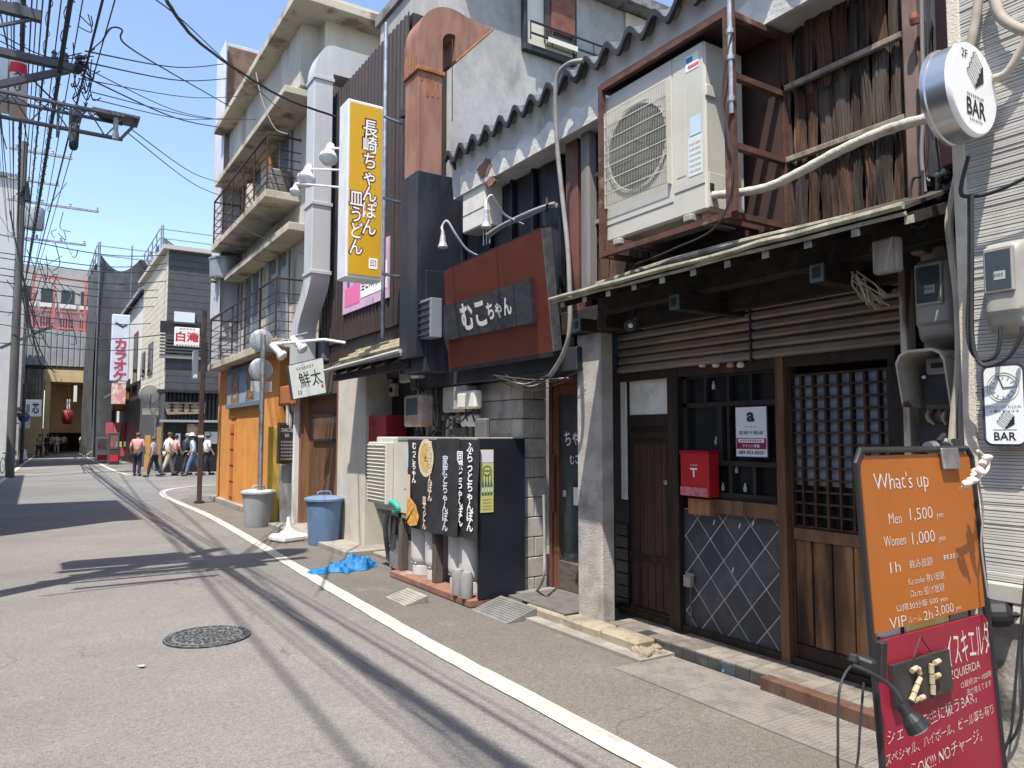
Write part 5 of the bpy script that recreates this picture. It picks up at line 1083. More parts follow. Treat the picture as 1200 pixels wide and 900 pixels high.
# window high on the concrete wall
a, b_ = PY(613,70,9.0), PY(668,0,9.0); wx0, wx1, wz0, wz1 = PY(614,40,9).x, PY(668,40,9).x, PY(640,62,9).z, min(PY(640,-30,9).z, 8.45)
wn_ = MB().box((wx0,8.93,wz0),(wx1,8.98,wz1)).build('window', M('cream_panel', (.55,.53,.46), rough=.6), cb)
MB().box((wx0-.06,8.9,wz0-.1),(wx1+.06,8.99,wz0), .004).build('frame', black, wn_)
for x in (wx0-.06, wx1): MB().box((x,8.9,wz0),(x+.06,8.99,wz1), .004).build('frame', black, wn_)
mid = wx0+(wx1-wx0)*.36; MB().box((mid,8.88,wz0+.12),(wx1-.02,8.925,wz1)).build('pane', M('window_dark', (.06,.045,.04), rough=.2), wn_); MB().box((mid+.1,8.86,wz0+.3),(mid+.55,8.878,wz1)).build('shutter_board', M('red_brown_board2', (.2,.07,.045), (.13,.05,.035), 8, .7), wn_)
for z in (.12,.3): MB().tube([(wx0,8.82,wz0+z),(wx1+1.2,8.82,wz0+z)], .018, 6).build('guard_rail', black, wn_)
for k in range(6): MB().tube([(wx0+.4*k,8.82,wz0+.02),(wx0+.4*k,8.82,wz0+.3)], .012, 6).build('guard_post', black, wn_)
MB().box((mid,8.8,wz0+.06),(wx1,8.88,wz0+.14)).build('planter', M('planter_cream', (.6,.58,.5)), wn_)
# steel uprights against the cladding
for (u, m_, lab) in ((450,steel,'slender pale steel pole against the corrugated cladding'),(476,black,'black steel post holding the yellow sign brackets')):
    y = PX(u,250,3.95).y; z0, z1 = PX(u,395,3.95).z, PX(u,30 if u == 450 else 78,3.95).z
    tag(MB().tube([(3.95,y,z0),(3.95,y,z1)], .03 if u == 450 else .06, 10).build('steel_pole', m_, org=(3.95,y,z0)), lab, 'pole')
# yellow sign
YS = 8.5; s0, s1 = PY(408,120,YS), PY(450,125,YS); zt1, zt0 = PY(429,120,YS).z, PY(429,327,YS).z
ys = thing('yellow_box_sign', 'tall yellow illuminated box sign with outlined white noodle lettering', 'sign', (3.4, YS+.15, zt0))
MB().box((s0.x,YS,zt0),(s1.x,YS+.3,zt1), .01).build('box', M('sign_box_white', (.66,.68,.7), (.6,.62,.64), 3, .4), ys)
MB().box((s0.x+.025,YS-.008,zt0+.04),(s1.x-.025,YS-.001,zt1-.04)).build('face', M('sign_yellow', (.6,.345,.02), (.56,.315,.018), 2, .4, c3=(.46,.27,.04), s3=2.5, m3=(.58,.78), streak=.2), ys)
Ws = s1.x-s0.x; Hs = zt1-zt0; xm = s0.x
mrn = M('maroon_outline', (.15,.03,.03)); 
def ytxt(s, fx, fz0, fz1, w_):
    z0, z1 = zt0+Hs*fz0, zt0+Hs*fz1; c = (xm+Ws*fx, YS-.008, (z0+z1)/2)
    text(ys, s, c, w_*Ws*1.22, (z1-z0)*1.03, mrn, '-y', bold=.06, vert=True, ls=.9, lift=.002); text(ys, s, c, w_*Ws, (z1-z0), inkw, '-y', bold=.008, vert=True, ls=.9, lift=.005)
ytxt('長崎ちゃんぽん', .62, .25, .9, .4); ytxt('皿うどん', .26, .13, .48, .36)
MB().box((xm+Ws*.62,YS-.011,zt0+Hs*.06),(xm+Ws*.86,YS-.009,zt0+Hs*.12)).build('stamp', inkw, ys); text(ys, '印', (xm+Ws*.74,YS-.011,zt0+Hs*.09), Ws*.16,Hs*.04, mrn, '-y')
for f in (.06,.5,.98): MB().tube([(s1.x-.02,YS+.15,zt0+Hs*f),(3.97,YS+.25,zt0+Hs*f)], .02, 6).build('bracket', steel, ys)
MB().obox((3.85,YS-.25,zt1-.05),(.07,.5,.09),(0,0,.3)).build('top_bracket', black, ys)
# flood lamps beside it
for (u, v, u2, v2, lab) in ((386,180,397,176,'upper flood lamp reaching out left of the yellow sign'),(360,205,397,200,'white flood lamp on a long arm left of the yellow sign'),(346,222,400,222,'small pale globe lamp lowest left of the yellow sign')):
    yq = 9.3; p = PY(u, v, yq); q = PY(u2+25, v2, 8.7); t = thing('flood_lamp', lab, 'lamp', p); dn = Vector((-.25,-.35,-.9)).normalized()
    MB().tube([q, p+Vector((0,0,.08))], .014, 6).build('arm', M('arm_white', (.6,.6,.6), rough=.5), t)
    sc_ = .55 if 'small' in lab else 1
    MB().lathe([(0,-.16*sc_),(.05*sc_,-.15*sc_),(.07*sc_,-.02*sc_),(.115*sc_,.05*sc_),(.12*sc_,.1*sc_),(.08*sc_,.15*sc_),(0,.17*sc_)], p, dn, 16).build('head', M('lamp_white', (.66,.67,.69), (.58,.59,.61), 5, .35), t, smooth=True)
# pink poster behind sign
a, b_ = PX(402,330,XM-.06), PX(455,330,XM-.06); z1, z0 = PX(430,300,XM-.06).z, PX(430,358,XM-.06).z
t = thing('pink_poster', 'pink advertising banner on the brown cladding below the yellow sign', 'poster', (XM-.06,(a.y+b_.y)/2,z0))
MB().box((XM-.06,b_.y,z0),(XM-.035,a.y,z1+.12)).build('sheet', M('poster_pink', (.62,.4,.52), (.5,.35,.55), 2.5, .5, mix=(.45,.6)), t)
for k in range(5): MB().box((XM-.062,a.y-.2-.3*k,z0+.2),(XM-.0602,a.y-.3-.3*k,z1+.05)).build('figure_print', M('figure%d'%(k%3),[(.1,.1,.2),(.6,.1,.3),(.75,.7,.75)][k%3]), t)
MB().box((XM-.064,a.y-.1,z0+.1),(XM-.0622,a.y-.75,z0+.4)).build('price_flash', M('hot_pink',(.7,.15,.35)), t)
MB().box((XM-.065,b_.y+.05,z0+.15),(XM-.0622,b_.y+1.05,z0+.55)).build('caption_strip', inkw, t); text(t, '当ビル向かい', (XM-.065,b_.y+.55,z0+.35), .95,.2, ink, bold=.02)
# big grey duct left of it
gd = M('grey_galvanised_duct', (.5,.505,.51), (.44,.445,.45), 2, .5, .1, c3=(.33,.325,.31), s3=1.5, m3=(.55,.75), streak=.25)
t = thing('ventilation_duct', 'tall pale grey rectangular duct with rounded top and offset bend below', 'duct', (3.9,12,3))
yD = 12.0; dx0, dx1 = PY(367,200,yD).x, PY(389,200,yD).x; dw = .42
ztopd = PY(378,90,yD).z; zb1 = PY(380,330,yD).z; zb2 = PY(375,385,yD-.6).z
zj1 = zb1+.15
MB().box((dx0,yD,zj1),(dx1,yD+dw,ztopd), .01).build('shaft', gd, t)
mb = MB(); vs = []; n = 12; cxD = (dx0+dx1)/2; rD = (dx1-dx0)/2
prof = [(dx0,ztopd)] + [(dx1-(dx1-dx0)*1.0+ (dx1-dx0)*(1-math.cos(R(90)*i/8))*1.0, ztopd + .6*math.sin(R(90)*i/8)) for i in range(9)] + [(dx1+.9,ztopd+.6),(dx1+.9,ztopd+.1),(dx1,ztopd+.1),(dx1,ztopd)]
mb.prism([(x, yD, z) for x, z in prof], 0, (0,dw,0)); mb.build('rounded_elbow', gd, t)
for z in (ztopd-.02, PY(385,240,yD).z, zj1): MB().box((dx0-.02,yD-.02,z-.03),(dx1+.02,yD+dw+.02,z+.03), .005).build('flange', gd, t)
mb = MB(); vs = []; n = 10
for i in range(n+1):
    f = i/n; s = .5-.5*math.cos(math.pi*f); z = zj1 + (zb2-zj1)*f; off = Vector((-.05*s,.55*s,0))
    for (x_, y_) in ((dx0,yD),(dx1,yD),(dx1,yD+dw),(dx0,yD+dw)): vs.append(Vector((x_,y_,z))+off)
mb.add(vs, [(i*4+a2,i*4+(a2+1)%4,(i+1)*4+(a2+1)%4,(i+1)*4+a2) for i in range(n) for a2 in range(4)] + [(0,1,2,3)]); mb.build('offset_bend', gd, t, smooth=True)
MB().box((dx0-.05,yD+.55,zb2-.7),(dx1-.05,yD+.55+dw,zb2)).build('lower_shaft', gd, t)
# ground floor: awning, cream wall, wooden doorway, white pillar
aw = thing('lean_to_awning', 'small dark lean to roof over the passage under the corrugated cladding', 'awning', (3.8,10.8,2.8))
ay0, ay1 = PX(474,400,3.45).y, PX(386,430,3.45).y; awz = PX(386,433,3.45).z
MB().prism([(3.4,ay0,awz),(4.25,ay0,awz+.45),(4.25,ay0,awz+.41),(3.4,ay0,awz-.04)],0,(0,ay1-ay0,0)).build('roof_sheet', M('grey_roofing', (.2,.2,.195), (.13,.13,.128), 5, .7), aw)
for k in range(6): y = ay0+(ay1-ay0)*(k+.3)/6; MB().beam((3.44,y,awz-.07),(4.3,y,awz+.36),.04,.06).build('rafter', rw, aw)
MB().box((3.5,ay0,awz-.16),(3.58,ay1,awz-.08)).build('beam', rw, aw); MB().tube([(3.4,ay0-.0,awz+.02),(3.4,ay1+.05,awz-.02)], .025, 8).build('edge_rod', M('pale_edge', (.4,.39,.35)), aw)
for k in range(3): MB().tube([(3.55+.12*k,ay0+.2,awz+.12+.07*k),(3.5+.12*k,ay1-.3,awz+.1+.07*k)], .03, 7).build('pole_on_roof', M('straw_pole', (.42,.36,.22), (.3,.26,.17), 8, .8), aw)
g0 = PX(396,500,3.9).y; g1 = PX(428,500,3.9).y
MB().box((3.9,g1,0),(4.4,g0,PX(410,440,3.9).z), .008).build('cream_wall_end', M('cream_panel_wall', (.52,.49,.42), (.46,.43,.37), 3, .8, c3=(.33,.3,.25), s3=1.6, m3=(.55,.8)), cb)
dW = M('walnut_door', (.15,.075,.045), (.1,.05,.03), 8, .55, streak=.1, bump=.15); 
wy0, wy1 = g0, PX(363,500,4.1).y
dr = MB().box((4.1,wy0+.05,.1),(4.16,wy1,PX(378,463,4.1).z), .004).build('wooden_door', dW, cb); MB().box((4.07,wy0+.3,PX(378,515,4.1).z),(4.1,wy1-.3,PX(378,487,4.1).z)).build('framed_glass', M('door_pane', (.12,.06,.04), rough=.2), dr)
for z in (PX(378,516,4.1).z, PX(378,487,4.1).z): MB().box((4.06,wy0+.26,z-.02),(4.1,wy1-.26,z+.02)).build('glass_frame', ink, dr)
for y in (wy0+.28, wy1-.28): MB().box((4.06,y-.02,PX(378,516,4.1).z),(4.1,y+.02,PX(378,487,4.1).z)).build('glass_frame', ink, dr)
MB().box((3.92,wy0-.0,.0),(4.2,wy0+.12,PX(396,440,3.9).z)).build('timber_jamb', M('jamb_wood', (.24,.12,.06), (.16,.08,.04), 7, .6, streak=.1), cb)
MB().box((3.95,wy1,0),(4.25,wy1+.12,PX(365,440,3.95).z)).build('timber_jamb', M('jamb_wood', (.24,.12,.06)), cb)
MB().box((3.95,wy0,PX(380,463,4.0).z),(4.2,wy1,2.75)).build('door_head', M('dark_head', (.07,.055,.045), rough=.8), cb)
MB().box((4.3,7.9,0),(4.5,g1+.02,3.0)).build('passage_wall', blacksat, cb)
MB().box((3.86,wy1+.12,0),(4.3,PX(343,500,3.86).y,3.2), .01).build('white_pillar', M('white_pillar_paint', (.62,.61,.58), (.54,.53,.5), 3, .8, c3=(.36,.35,.32), s3=2, m3=(.58,.8)), cb)
MB().box((3.5,g1-.4,.0),(4.3,wy1+1.2,.07), .008).build('threshold_slab', conc_m, cb)
# red noren sign box in the passage
a, b_ = PX(424,500,3.95), PX(455,500,3.95); t = thing('red_sign_box', 'dark red box sign with brush writing in the shaded passage', 'sign', (4.0,10,1.3))
ynr = PX(443,500,3.95).y; z1, z0 = PX(440,487,3.95).z, PX(440,528,3.95).z
rdm = M('crimson_sign', (.36,.02,.04), (.28,.018,.032), 4, .5); MB().box((3.95,ynr-.28,z0),(4.25,PX(425,500,3.95).y,z1), .005).build('box', rdm, t)
text(t, 'むこちゃん', (3.95,(ynr-.28+PX(425,500,3.95).y)/2,(z0+z1)/2), .16,(z1-z0)*.7, M('dark_brush', (.08,.01,.012)), bold=.01, vert=True, ls=.85)
p = PX(461,457,4.25); t = thing('wall_socket', 'small cream dial box on dark passage wall', 'switch', p); MB().box((4.22,p.y-.09,p.z-.09),(4.3,p.y+.09,p.z+.09), .01).build('box', plastic_l, t); MB().lathe([(0,0),(.04,.0),(.035,.02),(0,.025)], (4.22,p.y,p.z), (-1,0,0), 12).build('dial', ink, t)
# AC unit beside enclosure
YA = 8.35; a = PX(430,540,3.45); xac = 3.42
y1a, y0a = PX(431,550,xac).y, PX(452,550,xac).y; z0a, z1a = .72, PX(445,512,xac).z
t = thing('air_conditioner', 'cream outdoor air conditioner unit raised beside the noodle banners', 'air conditioner', (3.6,(y0a+y1a)/2,z0a))
ye = PX(478,550,xac+.0).y
MB().box((xac+.1,ye,z0a),(xac+.45,y1a-.02,z1a), .012).build('casing', acm, t); MB().box((xac,y0a,z0a+.08),(xac+.1,y1a,z1a-.06), .01).build('air_guide', acm, t)
for k in range(16): z = z0a+.12+(z1a-z0a-.22)*k/15; MB().obox((xac-.006,(y0a+y1a)/2,z),(.03,(y1a-y0a)*.92,.009),(0,R(25),0)).build('louvre', M('louvre_cream', (.56,.54,.48), rough=.5), t)
MB().box((xac+.095,ye+.004,z0a+.28),(xac+.1,ye+.3,z0a+.285)).build('panel_joint', grime, t); MB().box((xac+.09,ye+.1,z1a-.35),(xac+.1,ye+.22,z1a-.1)).build('service_label', M('label_blue', (.4,.5,.6)), t)
MB().box((xac+.11,ye+.02,z0a-.05),(xac+.44,y1a-.05,z0a-.005)).build('foot_rail', grime, t)
for k, (u, v) in enumerate(((463,600),(470,610),(457,620),(474,590),(466,625))):
    p = PX(u, v, 3.7); MB().tube(bez([p+Vector((0,0,.25)), p+Vector((rr.uniform(-.1,.1),rr.uniform(-.1,.1),0)), Vector((p.x,p.y,.05))],5), .03, 7).build('pipe', [grime, plastic_g][k%2], t)
MB().box((3.62,ye+.1,.02),(3.85,y1a-.2,.42), .02).build('stand_block', grime, t)
t = tag(MB().tube(bez([PX(455,587,3.5),PX(462,590,3.48),PX(467,597,3.5),PX(462,600,3.5)],6), .03, 8).build('green_hose', M('teal_hose', (.02,.3,.24), rough=.6)), 'coil of teal green hose under the outdoor unit', 'hose')
# white hanging sign
hx = 3.3; Yh = 11.3
a, b_, c_, d_ = PY(337,428,Yh), PY(379,418,Yh), PY(383,461,Yh), PY(343,469,Yh)
t = thing('hanging_sign', 'tilted pale sign with black brush characters over the wooden doorway', 'sign', (a.x,Yh,d_.z))
MB().prism([a,b_,c_,d_],0,(0,.1,0)).build('frame', M('sign_dark_edge', (.06,.055,.05)), t)
cen = (a+b_+c_+d_)/4; sh_ = lambda p, f: cen+(p-cen)*f+Vector((0,-.006,0))
MB().prism([sh_(a,.95),sh_(b_,.95),sh_(c_,.95),sh_(d_,.95)],0,(0,.008,0)).build('face', M('pale_green_white', (.66,.7,.66), (.6,.64,.6), 6, .6), t)
axh = (b_-a).normalized(); ayh = axh.cross(Vector((0,1,0)))*-1; ayh = Vector((0,1,0)).cross(axh)*-1 if ayh.z < 0 else ayh; AH = (axh, ayh)
Wh = (b_-a).length; text(t, '鮮太', cen+Vector((0,-.007,0))+axh*.04, Wh*.62,Wh*.42, ink, axes=AH, bold=.0); dashes(t, cen+Vector((0,-.007,0))+ayh*(.32*Wh), Wh*.5,.04, 7, grey_i, axes=AH); dashes(t, cen+Vector((0,-.007,0))-ayh*(.3*Wh)-axh*(.3*Wh), Wh*.12,.06, 2, ink, axes=AH); MB().obox(cen+Vector((0,-.009,0))-ayh*(.27*Wh)+axh*(.33*Wh),(.03,.002,.04)).build('red_seal', inkr, t)
MB().tube([(cen.x+.2,Yh+.05,b_.z-.2),(4.1,Yh+.05,b_.z-.2)], .02, 6).build('bracket', black, t)
for (u,v,lab) in ((325,303,None),(430-195,0,None)):
    pass
# lamps on a horizontal arm over the hanging sign
for (u, v, lab) in ((325,411,'white cylinder flood lamp left of the pair above the hanging sign'),(349,403,'white cylinder flood lamp right of the pair above the hanging sign')):
    p = PY(u, v, 11.5); t = thing('flood_lamp', lab, 'lamp', p); dn = Vector((.5,-.4,-.65)).normalized()
    MB().lathe([(0,-.15),(.05,-.14),(.055,.06),(.085,.08),(.085,.13),(.05,.16),(0,.165)], p, dn, 16).build('head', M('lamp_white', (.66,.67,.69)), t, smooth=True); MB().tube([p-dn*.15, p-dn*.15+Vector((.25,0,.08))], .02, 6).build('arm', steel, t)
tag(MB().tube([PY(322,403,11.55), PY(380,398,11.4), PY(405,402,11.2)], .025, 7).build('lamp_arm', M('lamp_white', (.66,.67,.69))), 'long horizontal pipe arm carrying the two white flood lamps', 'pipe')
gadget(362,400,378,425,4.1,.3,M('slate_box', (.12,.13,.15)),'meter_cabinet','slate grey cabinet on wall right of the pale duct','cabinet')

# ================================================================== STREET THINGS ON THE RIGHT
def bin_(c, r0, r1, h, m_, lid, lab, hn=False):
    t = thing('waste_bin', lab, 'bin', c); c = Vector(c)
    MB().lathe([(r0,0),(r0+.005,.02),(r1,h),(r1+.015,h),(r1+.015,h+.03),(r1-.01,h+.03),(r1-.02,h-.02),(r0-.02,.05),(0,.05)], c, n=32).build('body', m_, t, smooth=True)
    MB().lathe([(r1+.03,h+.02),(r1+.03,h+.05),(r1*.9,h+.075),(r1*.45,h+.09),(0,h+.095)], c, n=32).build('lid', lid, t, smooth=True)
    MB().tube(bez([c+Vector((-.1,0,h+.085)),c+Vector((-.08,0,h+.14)),c+Vector((.08,0,h+.14)),c+Vector((.1,0,h+.085))],5), .014, 8).build('lid_handle', lid, t)
blu = M('blue_bin_plastic', (.12,.2,.33), (.1,.17,.28), 3, .5, c3=(.22,.28,.36), s3=4, m3=(.58,.8)); gry = M('grey_bin_plastic', (.3,.31,.32), (.25,.26,.27), 3, .5, c3=(.42,.42,.42), s3=3, m3=(.6,.8), streak=.3)
bin_(PZ(379,638,.0)+Vector((0,.0,.005)), .21,.26,.62, blu, M('blue_bin_lid', (.16,.23,.35), (.13,.19,.3), 3, .5), 'blue plastic lidded bin before the wooden doorway')
bin_(Vector((3.36,13.5,.005)), .21,.27,.56, gry, M('grey_bin_lid', (.4,.41,.42), (.33,.34,.35), 3, .5), 'grey plastic lidded bin at foot of the mirror pole')
c = PZ(338,634,.0); t = thing('parasol_base', 'white plastic weighted pole base standing between the two bins', 'base', c)
wp_ = M('chalky_white_plastic', (.68,.67,.64), (.6,.59,.55), 6, .6, c3=(.45,.43,.4), s3=4, m3=(.58,.75)); MB().obox(c+Vector((0,0,.055)), (.46,.42,.11), (0,0,.3), bev=.035).build('block', wp_, t); MB().lathe([(.17,.1),(.12,.14),(.06,.18),(.035,.24),(.03,.36),(0,.36)], c, n=18).build('socket', wp_, t, smooth=True)
# crumpled blue sheet
c0, c1 = PZ(362,673,.0), PZ(441,664,.0); dT = c1-c0; nT = Vector((-dT.y,dT.x,0)).normalized()
def crump(i, j):
    b2 = (j-.5)*2; wv = .05+.17*math.sin(math.pi*min(1,.15+i*.9))**.7*(.45 if i < .4 else 1)
    hgt = (1-b2*b2)*(.03+.1*math.exp(-((i-.72)/.2)**2)+.05*math.exp(-((i-.42)/.12)**2))*(1+.35*math.sin(i*17+j*7)+.25*math.sin(j*13-i*9)+.18*math.sin(i*41+j*5)+.12*math.sin(i*63-j*27))
    q = c0+dT*i+nT*(b2*wv*(1+.18*math.sin(i*19)))
    return Vector((q.x, q.y, .01+max(hgt,0)*(1 if 0 < i < 1 else 0)))
mb = MB(); mb.grid(crump, 60, 30); o = mb.build('blue_tarp', M('blue_mesh_sheet', (.012,.17,.4), (.01,.1,.28), 30, .6, bump=1.0, bscale=28, fine=.3), smooth=True)
bpy.context.view_layer.update()
tag(o, 'crumpled bright blue sheet lying on the white line', 'tarp')
# loose stones and scuffed slabs by the passage
for (u, v, s) in ((440,640,.5),(458,652,.42),(425,632,.4)):
    p = PZ(u, v, 0); mb = MB(); mb.obox(p+Vector((0,0,.025)), (s*.8,s,.05), (0,0,rr.uniform(-.2,.2)), bev=.012); tag(mb.build('paving_slab', conc_m), {440:'worn stone slab in the middle of the passage mouth',458:'worn stone slab nearest the outdoor unit',425:'worn stone slab nearest the cream wall'}[u], 'slab')
# traffic mirror pole seen from behind
p = Vector((3.35,13.36,0)); t = thing('mirror_pole', 'pale steel pole carrying two round traffic mirrors seen from behind', 'traffic mirror', p)
ztp = PX(310,392,p.x).z; MB().tube([p, Vector((p.x,p.y,ztp))], .045, 12).build('pole', steel, t)
for v in (398,432):
    z = PX(310,v,p.x).z; cpt = Vector((p.x,p.y+.12,z)); MB().lathe([(0,.03),(.13,.025),(.19,.008),(.205,0),(.205,-.02),(.19,-.025),(0,-.025)], cpt, (-.15,-1,0), 28).build('mirror', M('mirror_back', (.4,.41,.42), (.33,.34,.35), 3, .45, .4), t, smooth=True); MB().tube([Vector((p.x,p.y,z)), cpt], .03, 8).build('mirror_arm', steel, t)
for v in (452,): z = PX(310,v,p.x).z; MB().box((p.x-.18,p.y+.06,z-.09),(p.x+.18,p.y+.08,z+.09)).build('plate', M('plate_back', (.45,.45,.44), rough=.6), t)
# blackboard menu and yellow upright board
a, b_ = PY(326,495,13.2), PY(346,543,13.2); t = thing('menu_blackboard', 'narrow black chalk menu board hung on wall by the mirror pole', 'menu board', ((a.x+b_.x)/2,13.2,b_.z))
MB().box((a.x,13.2,b_.z),(b_.x,13.26,a.z), .005).build('frame', M('menu_frame', (.06,.035,.025)), t); MB().box((a.x+.03,13.19,b_.z+.04),(b_.x-.03,13.2,a.z-.04)).build('board', ink, t)
text(t, 'CHARCOAL\nBAR', ((a.x+b_.x)/2,13.19,a.z-.18), .22,.16, chalk, '-y')
for k in range(6): dashes(t, ((a.x+b_.x)/2,13.19,b_.z+.08+.06*k), .22,.03, 8, chalk, '-y')
p = PY(323,600,13.5); t = tag(MB().box((PY(314,560,13.5).x,13.5,.02),(PY(330,560,13.5).x,13.56,PY(320,500,13.5).z), .006).build('yellow_board', M('yellow_plywood', (.55,.36,.06), (.46,.3,.05), 4, .6)), 'upright yellow board leaning behind the menu blackboard', 'board')
t = tag(MB().box((PY(330,560,13.3).x,13.3,.02),(PY(345,560,13.3).x,13.5,PY(338,545,13.3).z), .008).build('grey_plinth', M('plinth_grey', (.28,.28,.27), (.2,.2,.19), 4, .8, bump=.2)), 'grey concrete block pier below the menu blackboard', 'pier')
t = thing('pipe_fittings', 'cluster of white pipes and gauges on the wall above the menu board', 'pipe', PY(340,470,13.3))
for k in range(6): 
    p = PY(333+rr.uniform(0,16),455+rr.uniform(0,30),13.2); MB().tube(bez([p, p+Vector((rr.uniform(-.1,.1),.02,-.25)), p+Vector((0,.1,-.5))],4), .035, 7).build('pipe', M('white_pipe', (.55,.55,.53), (.45,.45,.43), 6, .5), t)
tag(tube('hanging_conduit', bez([PY(349,432,12.8),PY(350,440,12.8),PY(362,446,12.8),PY(369,455,12.8),PY(369,520,12.8),PY(368,590,12.8)],6), .02, steel, n=7), 'thin pale conduit hooking down beside the wooden doorway', 'conduit')
# ================================================================== CONCRETE BUILDING WITH BALCONIES
cbl = thing('balcony_building', 'old four storey concrete building with railed balconies over an orange shopfront', 'building', (6, 16, 0))
XE_ = 4.2; ye_a, ye_b = 12.85, 20.6; XBf = 3.52
wallg = M('aged_grey_concrete', (.48,.455,.4), (.39,.37,.325), 1.3, .95, bump=.25, bscale=25, streak=.35, c3=(.2,.18,.15), s3=1.1, m3=(.52,.7))
slabm = M('stained_slab', (.47,.43,.35), (.39,.35,.285), 2, .95, bump=.35, bscale=25, c3=(.2,.16,.12), s3=1.6, m3=(.5,.65))
creamw = M('cream_concrete', (.55,.5,.4), (.47,.43,.34), 1.6, .95, streak=.35, c3=(.3,.26,.2), s3=1.2, m3=(.55,.72), bump=.2, bscale=25)
MB().box((XE_,ye_a,3.0),(11,ye_b,9.6)).build('wall', wallg, cbl)
MB().box((XE_-.01,ye_a-.03,3.0),(11.2,ye_a-.004,9.62)).build('side_wall', creamw, cbl)
zr = PX(252,155,XBf).z; zb_1 = PX(245,298,XBf).z; zb_0 = PX(240,436,XBf).z; zm = PX(250,275,XBf).z
yfar = PX(252,155,XBf).y
# roof slab, mid-slab (sunshade), two balcony slabs
MB().box((XBf+.0,ye_a-.5,zr),(11.3,yfar+.15,zr+.15), .01).build('roof_slab', slabm, cbl)
MB().box((XBf+.25,ye_a,zr+.22),(11.2,ye_b,zr+.5)).build('parapet', wallg, cbl)
zss = PX(252,215,XBf).z
MB().box((XBf+.05,ye_a+.3,zss),(XE_,yfar+.1,zss+.13), .01).build('sunshade_slab', slabm, cbl)
MB().box((XE_-.35,ye_a+.3,zss+.2),(XE_,yfar,zr)).build('upper_wall', wallg, cbl)
for zb in (zb_1, zb_0):
    MB().box((XBf,ye_a+(1.3 if zb == zb_1 else .45),zb),(XE_,yfar+.1,zb+.15), .012).build('balcony_slab', slabm, cbl)
zs2 = PX(250,338,XBf+.2).z
MB().box((XBf+.25,ye_a+.6,PX(262,330,XBf+.25).z),(XE_,yfar-.3,PX(262,330,XBf+.25).z+.15), .01).build('sunshade_slab', slabm, cbl)
rail_m = M('rusty_black_rail', (.05,.04,.036), (.09,.05,.035), 9, .6, .4)
for zb, yst in ((zb_1, ye_a+1.35), (zb_0, ye_a+.5)):
    z0 = zb+.2; n = 0
    rl = MB().tube([(XBf+.04,yst,z0+1.05),(XBf+.04,yfar,z0+1.05)], .022, 6).build('railing', rail_m, cbl)
    for k in range(5): MB().tube([(XBf+.04,yst,z0+.17*(k+.6)),(XBf+.04,yfar,z0+.17*(k+.6))], .01, 5).build('rail_bar', rail_m, rl)
    y = yst
    while y <= yfar+.01: MB().tube([(XBf+.04,y,z0),(XBf+.04,y,z0+1.05)], .018, 6).build('rail_post', rail_m, rl); y += (yfar-yst)/5
    for yy in (yfar, yst):
        MB().tube([(XBf+.04,yy,z0+1.05),(XE_,yy,z0+1.05)], .02, 6).build('rail_end', rail_m, rl)
        for k in range(5): MB().tube([(XBf+.04,yy,z0+.17*(k+.6)),(XE_,yy,z0+.17*(k+.6))], .01, 5).build('rail_bar', rail_m, rl)
# windows behind the balconies
wgl = M('window_glass_sky', (.1,.14,.19), (.06,.085,.12), 2, .1, spec=.7); alum = M('aluminium_frame', (.4,.4,.4), rough=.4, metal=.5)
for zb in (zb_1, zb_0):
    for (y0, y1) in ((14.8,16.3),(17.0,18.4),(18.9,19.9)):
        w_ = MB().box((XE_-.02,y0,zb+.3),(XE_-.005,y1,zb+2.2)).build('window', wgl, cbl)
        for y in (y0, (y0+y1)/2, y1): MB().box((XE_-.06,y-.03,zb+.25),(XE_-.021,y+.03,zb+2.25)).build('frame', alum, w_)
        for z in (zb+.25, zb+2.25): MB().box((XE_-.065,y0-.05,z-.03),(XE_-.021,y1+.05,z+.03)).build('frame', alum, w_)
MB().box((XE_-.09,16.35,zb_1+.2),(XE_-.0,16.95,zb_1+2.3)).build('wall_pier', creamw, cbl)
for y in (14.4, 15.6, 17.3, 19.2): MB().box((XE_-.36-.02,y,zss+.35),(XE_-.351,y+.3,zss+.5)).build('vent_hole', ink, cbl)
p = PX(300,212,XBf+.4); tag(MB().tube([(XBf+.4,PX(298,250,XBf+.4).y,zb_1+.21),(XBf+.4,PX(298,250,XBf+.4).y,zb_1+1.0)], [.2,.17], 14).build('rolled_bedding', M('cream_bundle', (.5,.46,.38), (.42,.38,.3), 4, .9, bump=.4)), 'upright cream rolled bundle standing on the upper balcony', 'bundle')
t = thing('balcony_heater', 'rusty machine with pipe standing at the near end of the upper balcony', 'machine', (XBf+.4,15.2,zb_1+.2)); MB().box((XBf+.2,14.6,zb_1+.2),(XBf+.6,15.4,zb_1+.75), .03).build('body', grime, t); MB().tube([(XBf+.3,15.0,zb_1+.75),(XBf+.3,15.0,zb_1+1.15)], .07, 8).build('flue', rusto, t)
c = PX(264,318,XBf+.35); t = thing('steel_tub', 'round galvanised tub hung beneath the upper balcony at far end', 'tub', c)
MB().lathe([(.3,-.2),(.36,-.18),(.38,.25),(.4,.26),(.4,.3),(.3,.3),(0,.28)], c, n=22).build('tub', M('tub_steel', (.34,.36,.38), (.27,.29,.3), 5, .5, .5), t, smooth=True); MB().box((c.x-.3,c.y-.4,c.z-.25),(XE_,c.y-.3,c.z-.2)).build('bracket', grime, t); MB().box((c.x-.3,c.y+.3,c.z-.25),(XE_,c.y+.4,c.z-.2)).build('bracket', grime, t)
